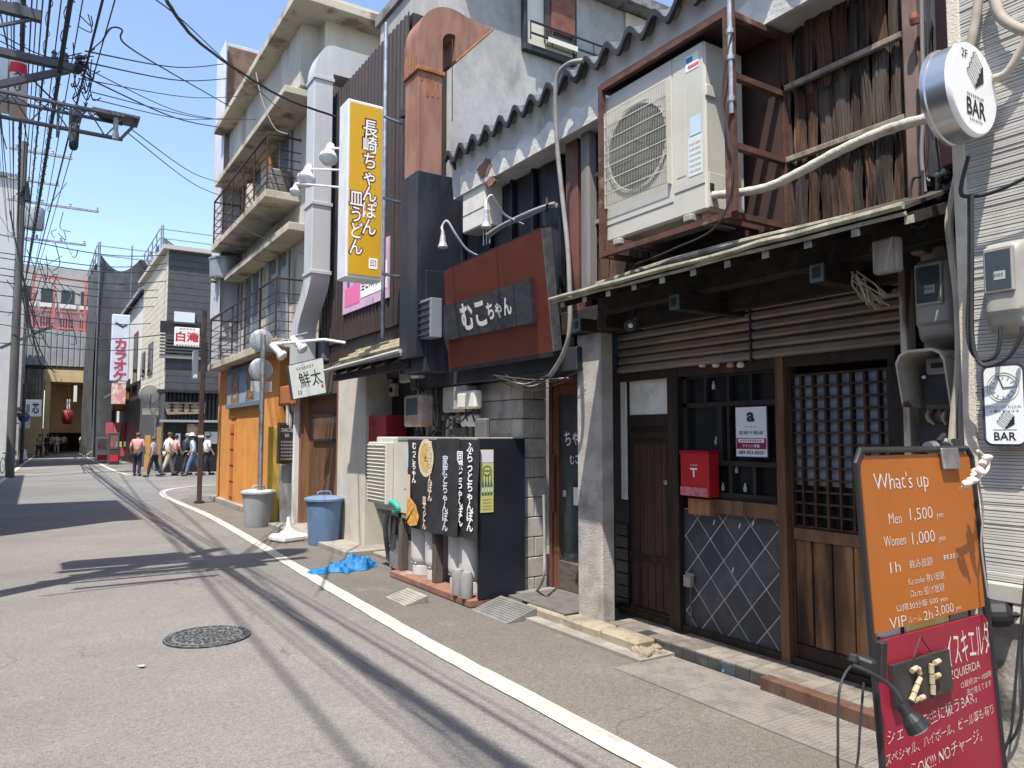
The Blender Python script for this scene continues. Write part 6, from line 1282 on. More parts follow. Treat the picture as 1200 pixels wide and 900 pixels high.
# corrugated fin at the far end
mb = MB(); y = yfar-.1; P = []
zf0, zf1 = PX(250,372,3.75).z, PX(252,76,3.75).z
while y < yfar + 1.15: P += [(3.72,y),(3.72,y+.05),(3.75,y+.07),(3.75,y+.12)]; y += .14
k = len(P); mb.add([(x,q,zf0) for x, q in P]+[(x,q,zf1) for x, q in P], [(i,i+1,k+i+1,k+i) for i in range(k-1)])
pg_ = M('pale_corrugated', (.5,.52,.55), (.44,.46,.49), 2, .5, .2); tag(mb.build('corrugated_panel', pg_, cbl), kind='stuff')
MB().box((3.77,yfar+.12,3.3),(5.2,yfar+1.15,zf1), .01).build('stair_tower', M('pale_corrugated_wall', (.46,.48,.5), (.4,.42,.44), 2, .6), cbl)
MB().box((3.8,yfar+.1,zr+.3),(4.6,yfar+.118,zf1-.1)).build('tower_side', M('tower_brown', (.16,.09,.06), (.1,.06,.04), 4, .7), cbl)
MB().box((4.5,ye_a-.3,zr-1.6),(4.9,ye_a-.04,zr-1.1)).build('vent_hopper', M('rust_hopper', (.16,.09,.065), (.1,.06,.045), 6, .8), cbl); MB().tube([(4.7,ye_a-.15,zr-1.6),(4.7,ye_a-.15,zr-2.9)], .08, 8).build('drain_pipe', grime, cbl)
# orange shop front
orw = M('orange_render', (.6,.26,.06), (.55,.23,.052), 2, .9, bump=.25, bscale=40, c3=(.4,.16,.05), s3=1.5, m3=(.55,.8))
XO = 3.83; yo1, yo0 = PX(254,540,XO).y, PX(326,520,XO).y
MB().box((XO,yo0,.12),(XE_+3,yo1,zb_0-.004)).build('orange_wall', orw, cbl)
MB().box((XO-.12,yo0,.0),(XO+.3,yo1+.15,.118), .01).build('shop_step', conc_m, cbl)
d0, d1 = PX(276,540,XO).y, PX(270,540,XO).y
nd = MB().box((XO-.015,d0,.14),(XO-.003,d1,PX(273,497,XO).z)).build('niche_door', M('deep_orange_door', (.4,.13,.03), rough=.8), cbl)  # darker orange panel between the niche jambs
for k in range(6): z = .2+k*.36; MB().box((XO-.03,d0,z),(XO-.016,d1,z+.02)).build('niche_bar', M('dark_orange_bar', (.28,.09,.025)), nd)
for y in (d0,d1): MB().box((XO-.035,y-.05,.12),(XO-.002,y+.05,PX(273,495,XO).z)).build('niche_jamb', orw, nd)
MB().prism([(XO-.004,PX(288,560,XO).y,.15),(XO-.004,PX(286,560,XO).y-.25,.15),(XO-.004,PX(287,560,XO).y,1.7)],0,(-.03,0,0)).build('wall_fin', orw, cbl)
a, b_ = PX(267,450,XO-.06).y, PX(305,450,XO-.06).y; z1, z0 = PX(286,432,XO-.06).z, PX(286,474,XO-.06).z
t = thing('blue_sign', 'grey blue signboard with two carved gold characters on the orange wall', 'sign', (XO,(a+b_)/2,z0))
MB().box((XO-.07,b_,z0),(XO-.002,a,z1), .01).build('board', M('dusty_blue', (.24,.31,.42), (.2,.26,.36), 3, .7), t); goldb = M('gold_brown_letter', (.25,.14,.055), rough=.5)
ca = (a+b_)/2
text(t, '白', (XO-.07,a-(a-b_)*.27,(z0+z1)/2), .75,.85, goldb, bold=.05, lift=.01); text(t, '滝', (XO-.07,a-(a-b_)*.73,(z0+z1)/2), .75,.85, goldb, bold=.03, lift=.01)
for z in (z0, z1): MB().box((XO-.09,b_-.04,z-.05),(XO-.003,a+.04,z+.05), .005).build('frame', M('blue_frame', (.13,.16,.22)), t)
gadget(326,452,342,475,XO-.1,.1,M('rust_panel', (.35,.12,.04)),'wall_hatch','rust orange hatch on the near end of the orange wall','hatch')
# brown sign pole on the corner
p = Vector((3.32,18.78,0)); zt3 = PX(237,366,3.32).z
t = thing('sign_pole', 'tall dark brown square sign pole on the street corner', 'pole', p)
brp = M('brown_pole_paint', (.07,.045,.04), (.05,.033,.03), 4, .5, c3=(.03,.025,.022), s3=1, m3=(.5,.6)); MB().box((p.x-.05,p.y-.05,0),(p.x+.05,p.y+.05,zt3), .01).build('post', brp, t); MB().box((p.x-.1,p.y-.1,0),(p.x+.1,p.y+.1,.06)).build('foot', brp, t); MB().box((p.x-.053,p.y-.053,1.55),(p.x+.053,p.y+.053,1.6)).build('band', inkw, t)
MB().box((PY(228,430,18.75).x,18.9,PY(230,443,18.75).z),(PY(233,430,18.75).x+.02,19.1,PY(230,410,18.75).z), .02).build('lamp_box', M('sign_box_white', (.66,.68,.7)), t)
a, b_ = PY(205,383,18.75), PY(236,407,18.75); t = thing('corner_sign', 'white sign with red brush characters projecting from the brown pole', 'sign', (p.x,18.75,b_.z))
MB().box((a.x,18.72,b_.z),(b_.x-.05,18.82,a.z), .008).build('board', inkw, t); xc = (a.x+b_.x-.05)/2; zc_ = (a.z+b_.z)/2
text(t, '白滝', (xc,18.72,zc_), .5,.24, inkr, '-y', bold=.03); dashes(t, (xc,18.72,zc_+.19), .35,.04, 5, grey_i, '-y'); dashes(t, (xc,18.72,zc_-.2), .5,.035, 8, grey_i, '-y')
# ================================================================== CORNER HOUSE ACROSS THE SIDE STREET
YF = 35.0; xF = PY(190,545,YF).x
cf = thing('corner_house', 'dark grey sided corner building with cream flank across the side street', 'building', (xF+3, YF+4, 0))
sidd = M('charcoal_siding', (.075,.075,.08), (.06,.06,.064), 3, .7); sidc = M('cream_siding', (.55,.51,.42), (.48,.45,.37), 3, .8)
def zF(v, u=192): return PY(u, v, YF).z
zroof = zF(292)
MB().box((xF+.05,YF+.05,0),(16,YF+9,zroof-.1)).build('core', sidd, cf)
z = zF(456); 
while z < zroof:
    h_ = .3; MB().prism([(xF,YF,z),(xF,YF,z+h_-.02),(xF+.04,YF+.04,z+h_),(xF+.04,YF+.04,z)],0,(11,0,0)).build('siding_board', sidd, cf)
    MB().prism([(xF-.02,YF+.02,z),(xF-.02,YF+.02,z+h_-.02),(xF+.03,YF+.02,z+h_),(xF+.03,YF+.02,z)],0,(0,8.5,0)).build('siding_board', sidc, cf); z += h_
MB().box((xF-.25,YF-.25,zroof),(16,YF+9.2,zroof+.18)).build('roof_edge', M('roof_cream', (.45,.43,.36)), cf)
zw0, zw1 = zF(376), zF(364)
w_ = MB().box((PY(204,370,YF).x,YF-.08,zw0),(PY(228,370,YF).x,YF-.02,zw1)).build('window', M('white_blind', (.62,.64,.66)), cf); MB().box((PY(203,370,YF).x,YF-.1,zw0-.08),(PY(229,370,YF).x,YF-.02,zw0)).build('sill', sidd, w_)
bx0, bx1 = PY(187,400,YF).x, PY(240,400,YF).x; bz0, bz1 = zF(417), zF(390)
bl_ = MB().box((bx0,YF-.03,bz1),(bx1,YF-.01,zF(376))).build('balcony_recess', ink, cf)
for k in range(7): MB().box((bx0,YF-.12,bz0+(bz1-bz0)*k/7),(bx1,YF-.06,bz0+(bz1-bz0)*(k+.55)/7)).build('balcony_slat', sidd, bl_)
MB().box((bx0,YF-.14,bz0-.1),(bx1,YF-.02,bz0)).build('balcony_lip', M('grey_lip', (.2,.2,.2)), bl_)
for (u0,u1,v0,v1) in ((167,170,415,440),(174,179,405,438)):
    a, b_ = PX(u0,(v0+v1)/2,xF-.03), PX(u1,(v0+v1)/2,xF-.03); z0, z1 = PX(u0,v1,xF).z, PX(u0,v0,xF).z
    w_ = MB().box((xF-.06,b_.y,z0),(xF-.01,a.y,z1)).build('window', glass_d, cf); MB().box((xF-.09,b_.y-.06,z0-.1),(xF-.01,a.y+.06,z0)).build('sill', sidd, w_)
# shop front below
zs1, zs0 = zF(460), zF(492)
mb = MB(); k = 0; x = xF+.02
fr_ = MB().box((xF-.3,YF-.5,zs1),(14,YF+.1,zs1+.12)).build('canopy', black, cf)
while x < 11: MB().box((x,YF-.12,zs0),(x+.09,YF-.02,zs1)).build('slat', black, cf); x += .16
MB().box((xF-.15,YF-.4,zs0-.1),(13,YF+.05,zs0)).build('shop_lintel', M('pale_lintel', (.3,.3,.29)), cf)
MB().box((xF,YF-.0,0),(13,YF+.04,zs0-.1)).build('shop_front', blacksat, cf)
a, b_ = PY(195,471,YF-.3), PY(241,485,YF-.3); t = thing('wooden_signboard', 'weathered plank signboard over the black corner shopfront', 'sign', ((a.x+b_.x)/2,YF-.3,b_.z))
MB().prism([(a.x-.1,YF-.3,a.z),(b_.x,YF-.3,a.z+.02),(b_.x-.05,YF-.3,b_.z),(a.x+.05,YF-.3,b_.z-.05)],0,(0,.15,0)).build('plank', M('driftwood', (.3,.24,.18), (.2,.15,.1), 3, .8, bump=.3, streak=4), t); dashes(t, ((a.x+b_.x)/2,YF-.3,(a.z+b_.z)/2), 1.5,.34, 4, M('sign_char', (.07,.04,.025)), '-y')
for (u0,u1,v0,v1,m_,nm,lab) in ((219,232,497,512,M('poster_red', (.35,.16,.1), (.5,.4,.3), 3),'poster','reddish poster on the black corner shopfront'),(240,262,506,520,M('poster_white', (.6,.6,.58)),'poster','white poster at right of the corner shopfront'),(206,211,508,525,inkw,'paper_notice','white paper notice on the corner shopfront behind pedestrians'),(184,188,500,545,M('wood_post', (.35,.2,.07)),'notice_post','light wooden post at the corner shop entrance'),(170,175,510,552,M('amber_post', (.5,.27,.06)),'notice_post','amber banner post left of the corner shop entrance')):
    a, b_ = PY(u0,v0,YF-.05), PY(u1,v1,YF-.05); tag(MB().box((a.x,YF-.06,max(b_.z,.01)),(b_.x,YF-.012,a.z)).build(nm, m_), lab, 'poster' if 'post' in nm and 'poster' in nm else nm.split('_')[-1])
# street mirror pole at that corner
p = PZ(181,552,0); t = thing('street_mirror', 'grey traffic mirror on a bent pole at the far corner', 'traffic mirror', p); d_ = p.y
MB().tube(bez([p, Vector((p.x,d_,2.2)), PY(182,490,d_), PY(175,478,d_), PY(176,462,d_)],5), .06, 8).build('pole', steel, t); MB().lathe([(0,.05),(.42,.03),(.45,0),(.42,-.04),(0,-.04)], PY(175,462,d_), (.2,-1,0), 24).build('mirror', M('mirror_back2', (.3,.29,.28), rough=.5), t)
MB().box((PY(167,475,d_).x,d_-.05,PY(170,486,d_).z),(PY(186,475,d_).x,d_,PY(170,478,d_).z)).build('plate', M('plate_tan', (.35,.33,.3)), t)
# vending machine + orange lantern sign pole
p = PZ(131,540,0); yv = p.y
t = thing('lantern_sign', 'brown pole with orange chequered box sign by the far right kerb', 'sign', p)
MB().box((p.x-.12,yv-.12,0),(p.x+.12,yv+.12,PY(132,448,yv).z), .02).build('pole', brp, t); a, b_ = PY(133,460,yv), PY(157,482,yv)
MB().box((a.x,yv-.2,b_.z),(b_.x,yv+.2,a.z), .03).build('box', M('sign_frame_dark', (.12,.08,.05)), t); xm_ = (a.x+b_.x)/2
for i in range(4):
    for j in range(4):
        x = a.x+.08+(xm_-a.x-.1)*i/4; z = b_.z+.08+(a.z-b_.z-.16)*j/4
        MB().box((x,yv-.215,z),(x+(xm_-a.x-.1)/4,yv-.2,z+(a.z-b_.z-.16)/4)).build('chequer', M('chq1', (.6,.25,.05)) if (i+j)%2 else M('chq2', (.5,.18,.03)), t)
MB().box((xm_+.02,yv-.215,b_.z+.08),(b_.x-.08,yv-.2,a.z-.08)).build('panel', M('pale_orange', (.62,.45,.3)), t); dashes(t, ((xm_+b_.x)/2,yv-.215,(a.z+b_.z)/2), .35,.8, 1, ink, '-y')
def vend(u0,u1,v0,v1,yq,m_,m2,lab):
    a, b_ = PY(u0,v0,yq), PY(u1,v1,yq); t = thing('vending_machine', lab, 'vending machine', ((a.x+b_.x)/2,yq,0)); MB().box((a.x,yq,0.02),(b_.x,yq+.8,a.z), .03).build('cabinet', m_, t)
    H_ = a.z; MB().box((a.x+.08,yq-.02,H_*.5),(b_.x-.08,yq,H_*.92)).build('display', m2, t); MB().box((a.x+.08,yq-.02,H_*.1),(b_.x-.08,yq,H_*.3)).build('hatch', inkr if m_ is not inkr else ink, t)
    for k in range(4): MB().box((a.x+.12+.2*k,yq-.03,H_*.56),(a.x+.22+.2*k,yq-.018,H_*.72)).build('can', M('can%d'%k,[(.5,.1,.1),(.1,.3,.5),(.6,.5,.1),(.1,.4,.2)][k]), t)
vend(113,127,512,536,50,M('vend_white', (.6,.55,.52)),M('vend_disp', (.4,.25,.22)),'white and red vending machine at the far right kerb')
vend(128,140,507,541,46,M('vend_black', (.06,.05,.05)),M('vend_disp2', (.2,.1,.1)),'dark vending machine behind the lantern sign pole')
t = thing('red_banner', 'pink red cloth banners on the far right shopfront', 'banner', PY(135,520,52)); 
for k in range(3): a = PY(124+9*k,495,52); b_ = PY(132+9*k,535,52); MB().box((a.x,52,max(b_.z,.3)),(b_.x,52.05,a.z)).build('cloth', M('pink_cloth%d'%k, [(.55,.12,.15),(.6,.2,.22),(.5,.1,.12)][k]), t)
# white building with karaoke sign
YG = 46
wg = thing('white_building', 'white gabled building behind the corner house', 'building', (8,50,0)); xg = xF+.1
gz = lambda v, u=140: PX(u, v, xg).z
MB().box((xg,44.5,0),(14,58,PY(163,345,45).z)).build('wall', M('white_wall', (.66,.66,.65), (.58,.58,.57), 2, .8), wg)
zg = PY(163,345,45).z
MB().prism([(xg-.3,44.3,zg),(xg-.3,58.5,zg),(xg+3,58.5,zg+2.6),(xg+3,44.3,zg+2.6)],0,(0,0,.2)).build('roof_slope', M('metal_roof_grey', (.3,.31,.32), rough=.5), wg); MB().prism([(xg,44.5,zg),(xg+6,44.5,zg),(xg+3,44.5,zg+2.5)],0,(0,13.5,0)).build('gable', M('white_wall', (.66,.66,.65)), wg)
for (y0,y1,z0,z1) in ((46.5,48.5,4,7.5),(50,52,3.5,5)): 
    w_ = MB().box((xg-.04,y0,z0),(xg+.0,y1,z1)).build('window', glass_d, wg); MB().box((xg-.08,y0-.1,z0-.15),(xg-.0,y1+.1,z0)).build('sill', grime, w_)
MB().prism([(xg-1.2,44.5,4.0),(xg,44.5,4.6),(xg,44.5,4.45),(xg-1.2,44.5,3.85)],0,(0,8,0)).build('awning', M('grey_awning', (.14,.14,.14)), wg)
MB().box((xg-.02,44.5,0),(xg-.005,56,3.6)).build('shop_front', blacksat, wg)
a, b_ = PY(131,388,44), PY(150,447,44); t = thing('karaoke_sign', 'tall pale blue vertical karaoke sign with red letters', 'sign', ((a.x+b_.x)/2,44,b_.z))
MB().box((a.x,43.9,b_.z),(b_.x,44.3,a.z+.9), .03).build('box', M('pale_blue_face', (.55,.6,.7), (.5,.55,.66), 2, .4), t); text(t, 'カラオケ', ((a.x+b_.x)/2,43.9,(a.z+b_.z)/2-.2), .62,(a.z-b_.z)*.86, M('faded_red_ink', (.42,.04,.07)), '-y', bold=.03, vert=True, ls=.9, lift=.02)
MB().obox(((a.x+b_.x)/2-.1,43.89,a.z+.35),(.4,.01,.1),(0,.5,0)).build('logo_stroke', M('navy_ink', (.015,.035,.085)), t); MB().obox(((a.x+b_.x)/2+.15,43.89,a.z+.3),(.3,.01,.08),(0,-.6,0)).build('logo_stroke', M('navy_ink', (.015,.035,.085)), t); MB().box((a.x+.1,43.95,b_.z-1.2),(b_.x-.1,44.2,b_.z-.1)).build('lower_panel', M('red_white_panel', (.6,.25,.22), (.65,.6,.58), 3), t)
# scaffolded buildings with sheeting
sheetm = M('dark_scaffold_sheet', (.085,.088,.095), (.065,.067,.072), 1, .85, bump=.5, bscale=1.2, c3=(.12,.12,.13), s3=.4)
scp = M('scaffold_pole_grey', (.2,.2,.21), rough=.5, metal=.4)
def scaff(x0,x1,y0,y1,z1,lab,m_=sheetm):
    t = thing('scaffolded_building', lab, 'building', ((x0+x1)/2,(y0+y1)/2,0))
    def f1(i, j): 
        x = x0+(x1-x0)*i; return Vector((x, y0-.15*math.sin(i*19+j*3)-.1*math.sin(i*7), (z1-1.2*math.sin(math.pi*((i*3)%1))*(j>.9))*j))
    def f2(i, j):
        y = y0+(y1-y0)*i; return Vector((x0-.15*math.sin(i*21+j*4)-.12*math.sin(i*43), y, (z1-1.0*math.sin(math.pi*((i*4)%1))*(j>.9))*j))
    MB().grid(f1, 40, 14).build('sheeting', m_, t, smooth=True); MB().grid(f2, 40, 14).build('sheeting', m_, t, smooth=True)
    MB().box((x0+.5,y0+.5,0),(x1,y1,z1-1.5)).build('structure', grime, t)
    for k in range(5):
        x = x0+(x1-x0)*k/4; MB().tube([(x,y0-.2,0),(x,y0-.2,z1+.8)], .05, 6).build('scaffold_pole', scp, t); y = y0+(y1-y0)*k/4; MB().tube([(x0-.1,y,z1-1.5),(x0-.1,y,z1+.8)], .04, 6).build('scaffold_pole', scp, t)
    for z in (z1-.2, z1+.5): MB().tube([(x0-.2,y0-.2,z),(x1,y0-.2,z)], .04, 6).build('scaffold_pole', steel, t); MB().tube([(x0-.2,y0-.2,z),(x0-.2,y1,z)], .04, 6).build('scaffold_pole', steel, t)
pz = PY(113,300,62); scaff(PY(113,400,62).x,12,62,74,PY(130,298,62).z,'building wrapped in dark draped scaffold sheeting near the arcade')
scaff(PY(190,300,60).x,24,60,70,PY(215,280,60).z,'tall building in pale grey scaffold sheeting behind corner house', M('grey_scaffold_sheet', (.24,.26,.29), (.21,.225,.25), 1, .8))
t = thing('arched_roof_building', 'pale building with an arched roof behind the corner house', 'building', (12,52,0)); zA = PY(225,330,46).z; xA0, xA1 = PY(224,320,46).x, PY(260,320,46).x
MB().box((xA0,46,0),(xA1,52,zA)).build('wall', M('white_wall', (.66,.66,.65)), t); MB().prism([((xA0+xA1)/2+(xA1-xA0)/2*math.cos(R(180)*k/12),46,zA+(xA1-xA0)/2*math.sin(R(180)*k/12)) for k in range(13)],0,(0,6,0)).build('arched_roof', M('metal_roof_grey', (.3,.31,.32)), t)
# ================================================================== ARCADE AT THE END
YA_ = 76.0; AY = lambda u, v: PY(u, v, YA_)
ar = thing('arcade_building', 'tan arcade entrance with pale corrugated upper wall closing the street', 'building', (2,YA_+4,0))
tan = M('tan_wall', (.66,.5,.28), (.58,.44,.24), 1, .8); dk = M('arcade_dark', (.03,.028,.026)); whc = M('pale_corrugated_upper', (.33,.345,.355), (.29,.3,.31), 1, .6)
x0, x1 = AY(30,500).x, AY(113,500).x; xo0, xo1 = AY(58,500).x, AY(100,500).x; zo = AY(80,448).z
MB().box((x0-3,YA_,zo+1.1),(x1+3,YA_+.5,AY(80,434).z+.35)).build('dark_band', dk, ar); 
MB().box((xo0-.5,YA_-.3,zo),(xo1+.5,YA_+.4,zo+1.05)).build('lintel', tan, ar)
for x in (xo0-.45, xo1+.05): MB().box((x,YA_-.25,0),(x+.42,YA_+.4,zo)).build('column', tan, ar)
MB().box((x0-4,YA_,0),(xo0-.5,YA_+.4,AY(40,482).z)).build('shuttered_bay', M('shutter_tan', (.66,.5,.29), (.58,.44,.25), 1, .7), ar)
for k in range(9): x = x0-1+(xo0-.5-x0+1)*k/9; MB().box((x,YA_+.05,AY(40,482).z),(x+.12,YA_+.2,zo+1.1)).build('bay_mullion', grime, ar)
MB().box((x0-4,YA_+.3,AY(40,482).z),(xo0-.5,YA_+.4,zo+1.1)).build('bay_glass', glass_d, ar)
mb = MB(); x = x0-4; P = []
while x < x1+4: P += [(x,YA_-.06),(x+.28,YA_-.06),(x+.32,YA_),(x+.4,YA_)]; x += .44
k = len(P); zu0, zu1 = AY(80,434).z+.36, AY(80,388).z; mb.add([(a,b2,zu0) for a,b2 in P]+[(a,b2,zu1) for a,b2 in P],[(i,i+1,k+i+1,k+i) for i in range(k-1)]); tag(mb.build('corrugated_wall', whc, ar), kind='stuff'); MB().box((x0-4,YA_+.02,zu0),(x1+4,YA_+5,zu1)).build('wall_core', whc, ar)
# inside of the arcade: back wall, floor, ceiling, lantern, banners
MB().box((xo0-1,YA_+.5,zo-.1),(xo1+1,YA_+13.2,zo+.3)).build('inner_ceiling', M('arcade_tan_inside', (.7,.48,.25), (.62,.42,.21), 1, .8), ar); MB().box((xo0-.2,YA_+3,AY(80,507).z),(xo1+.2,YA_+3.2,zo)).build('inner_wall', M('arcade_tan_inside', (.7,.48,.25), (.62,.42,.21), 1, .8), ar); MB().box((xo0-1,YA_+12.5,0),(xo1+.3,YA_+12.9,AY(80,505).z+.3)).build('inner_dark_shop', dk, ar)
for x in (xo0-1.2, xo1+1): MB().box((x,YA_+.5,0),(x+.2,YA_+13,zo)).build('inner_side', M('arcade_tan_inside', (.7,.48,.25), (.62,.42,.21), 1, .8), ar)
t = thing('red_lantern', 'large red lantern hanging in the arcade mouth', 'lantern', AY(79,490)); c = AY(79,489)+Vector((0,-.6,0)); MB().lathe([(.22,-.62),(.36,-.55),(.46,-.32),(.48,0),(.46,.32),(.36,.55),(.22,.62),(0,.62)], c, n=18).build('body', M('lantern_red', (.25,.025,.03), rough=.6), t, smooth=True); MB().tube([c+Vector((0,0,.62)), Vector((c.x,c.y,zo))], .04, 5).build('cord', ink, t)
for (u, v0, v1, lab) in ((80,468,480,'small white hanging banner left in the arcade mouth'),(88,452,471,'long white hanging banner right in the arcade mouth')):
    a, b_ = AY(u-1.6,v0), AY(u+1.6,v1); tag(MB().box((a.x,YA_-.4,b_.z),(b_.x,YA_-.36,a.z)).build('hanging_banner', inkw), lab, 'banner')
# red rail terrace and flats above
t = thing('apartment_block', 'pale apartment block with red rails rising behind the arcade', 'building', (2,YA_+12,0)); zt1_, zt2_ = AY(80,345).z, AY(80,318).z
MB().box((x0-3,YA_+10,zu1),(x1+2,YA_+20,zt2_+2.2)).build('wall', M('flat_grey', (.34,.33,.32), (.28,.275,.265), .5, .8), t)
redm = M('faded_red_steel', (.5,.15,.14), rough=.6)
for k in range(26): x = x0+(x1-x0)*k/25; MB().box((x,YA_+.5,zu1),(x+.08,YA_+.6,zu1+1.7)).build('red_baluster', redm, t)
for z in (zu1+.2, zu1+1.7, zu1+4.6): MB().box((x0,YA_+.45,z),(x1,YA_+.62,z+.15)).build('red_rail', redm, t)
for f in (0,.3,.75,1): x = x0+(x1-x0)*f; MB().box((x,YA_+.4,zu1),(x+.2,YA_+.65,zu1+4.7)).build('red_post', redm, t)
for j in range(2):
    z = zu1+1.0+j*2.9
    for k in range(5): x = x0-1+k*1.7; w_ = MB().box((x,YA_+9.9,z),(x+1.1,YA_+9.98,z+1.4)).build('window', glass_d, t); MB().box((x-.1,YA_+9.4,z-.5),(x+1.3,YA_+9.98,z-.1)).build('balcony', M('balcony_grey', (.55,.54,.52)), w_)
# ================================================================== LEFT SIDE
lw = M('left_white_wall', (.46,.46,.45), (.39,.39,.385), 1, .85, streak=.4, c3=(.38,.37,.36), s3=.6); lb = M('left_pale_brick', (.46,.44,.42), (.38,.36,.34), 2, .85)
def lbuild(nm, lab, x1, y0, y1, z1, m_, nfl, signs=()):
    t = thing(nm, lab, 'building', (x1-3,(y0+y1)/2,0)); MB().box((x1-9,y0,0),(x1,y1,z1), .02).build('wall', m_, t); MB().box((x1-9.2,y0-.15,z1),(x1+.18,y1+.15,z1+.2)).build('coping', grime, t)
    for j in range(nfl):
        z = 3.4+j*3.0
        if z+1.6 > z1: break
        y = y0+.8
        while y+1.5 < y1:
            w_ = MB().box((x1-.02,y,z),(x1+.01,y+1.5,z+1.4)).build('window', glass_d, t); MB().box((x1-.01,y-.08,z-.1),(x1+.06,y+1.58,z)).build('sill', alum, w_); MB().box((x1+.011,y+.71,z),(x1+.03,y+.79,z+1.4)).build('mullion', alum, w_); y += 2.6
        for x in (x1-2.4, x1-5): MB().box((x,y0-.02,z),(x+1.3,y0+.01,z+1.4)).build('window', glass_d, t)
    MB().box((x1+.0,y0+.5,.1),(x1+.03,y1-.5,2.7)).build('shop_shutter', M('shutter_green_grey', (.3,.32,.31), (.26,.28,.27), 1, .6), t); MB().prism([(x1+.01,y0+.3,2.9),(x1+.55,y0+.3,2.75),(x1+.55,y0+.3,2.7),(x1+.01,y0+.3,2.75)],0,(0,y1-y0-.6,0)).build('awning', grime, t)
    return t
lbuild('left_building','low pale house on the left side nearest the camera', -2.9, -6, 12.5, 4.6, lw, 1)
lbuild('left_building','three storey grey building on the left side', -1.95, 13.2, 17.9, 9.7, M('left_grey_wall', (.36,.35,.34), (.3,.29,.28), 1, .9), 3)
lbuild('left_building','two storey cream house on the left beyond the grey building', -2.6, 18.3, 34, 5.8, lb, 1)
lbuild('left_building','tall white building behind the utility pole at left edge', PY(13,400,44).x, 44, 55, PY(10,208,44).z, lw, 4)
lbuild('left_building','pale brick building next to the arcade at the left', PY(27,400,60).x, 60, 75, PY(20,345,60).z, lb, 3)
# vertical sign on the pale brick building, small signs and bikes
for (u0,u1,v0,v1,yq,m_,tx,tm,lab,cat) in ((29,48,496,514,58,inkw,'II 芯',ink,'white sign with two black bottle shapes on the left','sign'),(15,28,505,514,50,M('sign_red_top', (.55,.2,.18), (.65,.62,.6), 3),'まち',ink,'small white and red sign on the left pole','sign'),(23,35,518,528,56,M('sign_pale', (.6,.62,.63)),None,None,'blank pale sign under the white bottle sign','sign')):
    v0 -= 28; v1 -= 26
    a, b_ = PY(u0,v0,yq), PY(u1,v1,yq); t = thing('street_sign', lab, cat, ((a.x+b_.x)/2,yq,b_.z)); MB().box((a.x,yq,b_.z),(b_.x,yq+.15,a.z), .01).build('panel', m_, t); MB().tube([(a.x,yq+.08,(a.z+b_.z)/2),(a.x-.5,yq+.08,(a.z+b_.z)/2)], .04, 6).build('bracket', steel, t)
    if tx: text(t, tx, ((a.x+b_.x)/2,yq,(a.z+b_.z)/2), (b_.x-a.x)*.75,(a.z-b_.z)*.65, tm, '-y', bold=.03)
c = PY(28,489,52); t = thing('blue_road_sign', 'round blue road sign on a post at the left kerb', 'sign', (c.x,52,0)); MB().lathe([(0,0),(.3,0),(.3,.03),(0,.03)], c, (0,1,0), 24).build('disc', M('road_blue', (.03,.12,.42), rough=.4), t); MB().obox(c+Vector((0,-.01,0)),(.1,.01,.35),(0,.4,0)).build('arrow', inkw, t); MB().tube([(c.x,52.06,0),(c.x,52.06,c.z+.4)], .035, 8).build('post', steel, t)
for (u, yq, lab) in ((15,46,'orange white traffic cone nearest at the left kerb'),(24,56,'traffic cone furthest left of the pair by the shutter'),(29,58,'traffic cone right of the pair by the shutter')):
    x = PY(u,540,yq).x; t = thing('traffic_cone', lab, 'cone', (x,yq,0)); MB().lathe([(.17,.03),(.04,.7),(0,.7)], (x,yq,0), n=14).build('cone', M('cone_pale', (.6,.58,.56)), t); MB().box((x-.2,yq-.2,.003),(x+.2,yq+.2,.035)).build('base', rubber, t)
def bicycle(p, hd, lab):
    t = thing('bicycle', lab, 'bicycle', p); p = Vector(p); d = Vector((math.sin(hd), math.cos(hd), 0)); s = Vector((d.y,-d.x,0)); q = lambda a, z, w=0: p + d*a + s*w + Vector((0,0,z))
    for a in (-.52,.52):
        wv = MB().tube([q(a+.32*math.cos(k*.2618), .33+.32*math.sin(k*.2618)) for k in range(25)], .018, 6).build('wheel', rubber, t)
        mb = MB()
        for k in range(10): mb.tube([q(a,.33), q(a+.31*math.cos(k*.63), .33+.31*math.sin(k*.63))], .004, 4)
        mb.build('spokes', steel, wv)
    MB().tube([q(-.52,.33),q(-.15,.35),q(-.25,.75),q(.38,.72),q(-.15,.35)], .018, 6).build('frame', M('bike_frame', (.12,.12,.13), rough=.4), t); MB().tube([q(.52,.33),q(.38,.72),q(.34,.98)], .018, 6).build('fork', steel, t); MB().tube([q(.28,1.0,-.25),q(.36,1.02,0),q(.28,1.0,.25)], .014, 6).build('handlebar', steel, t)
    MB().obox(q(-.27,.84), (.14,.26,.06), (0,0,-hd), bev=.02).build('saddle', rubber, t); MB().obox(q(.62,.82), (.3,.22,.22), (0,0,-hd), bev=.01).build('basket', grime, t)
bicycle((-.93,38.2,.01), .25, 'parked bicycle by the left kerb near utility pole'); bicycle((3.9,62,.01), 1.2, 'parked bicycle beside the far vending machine')
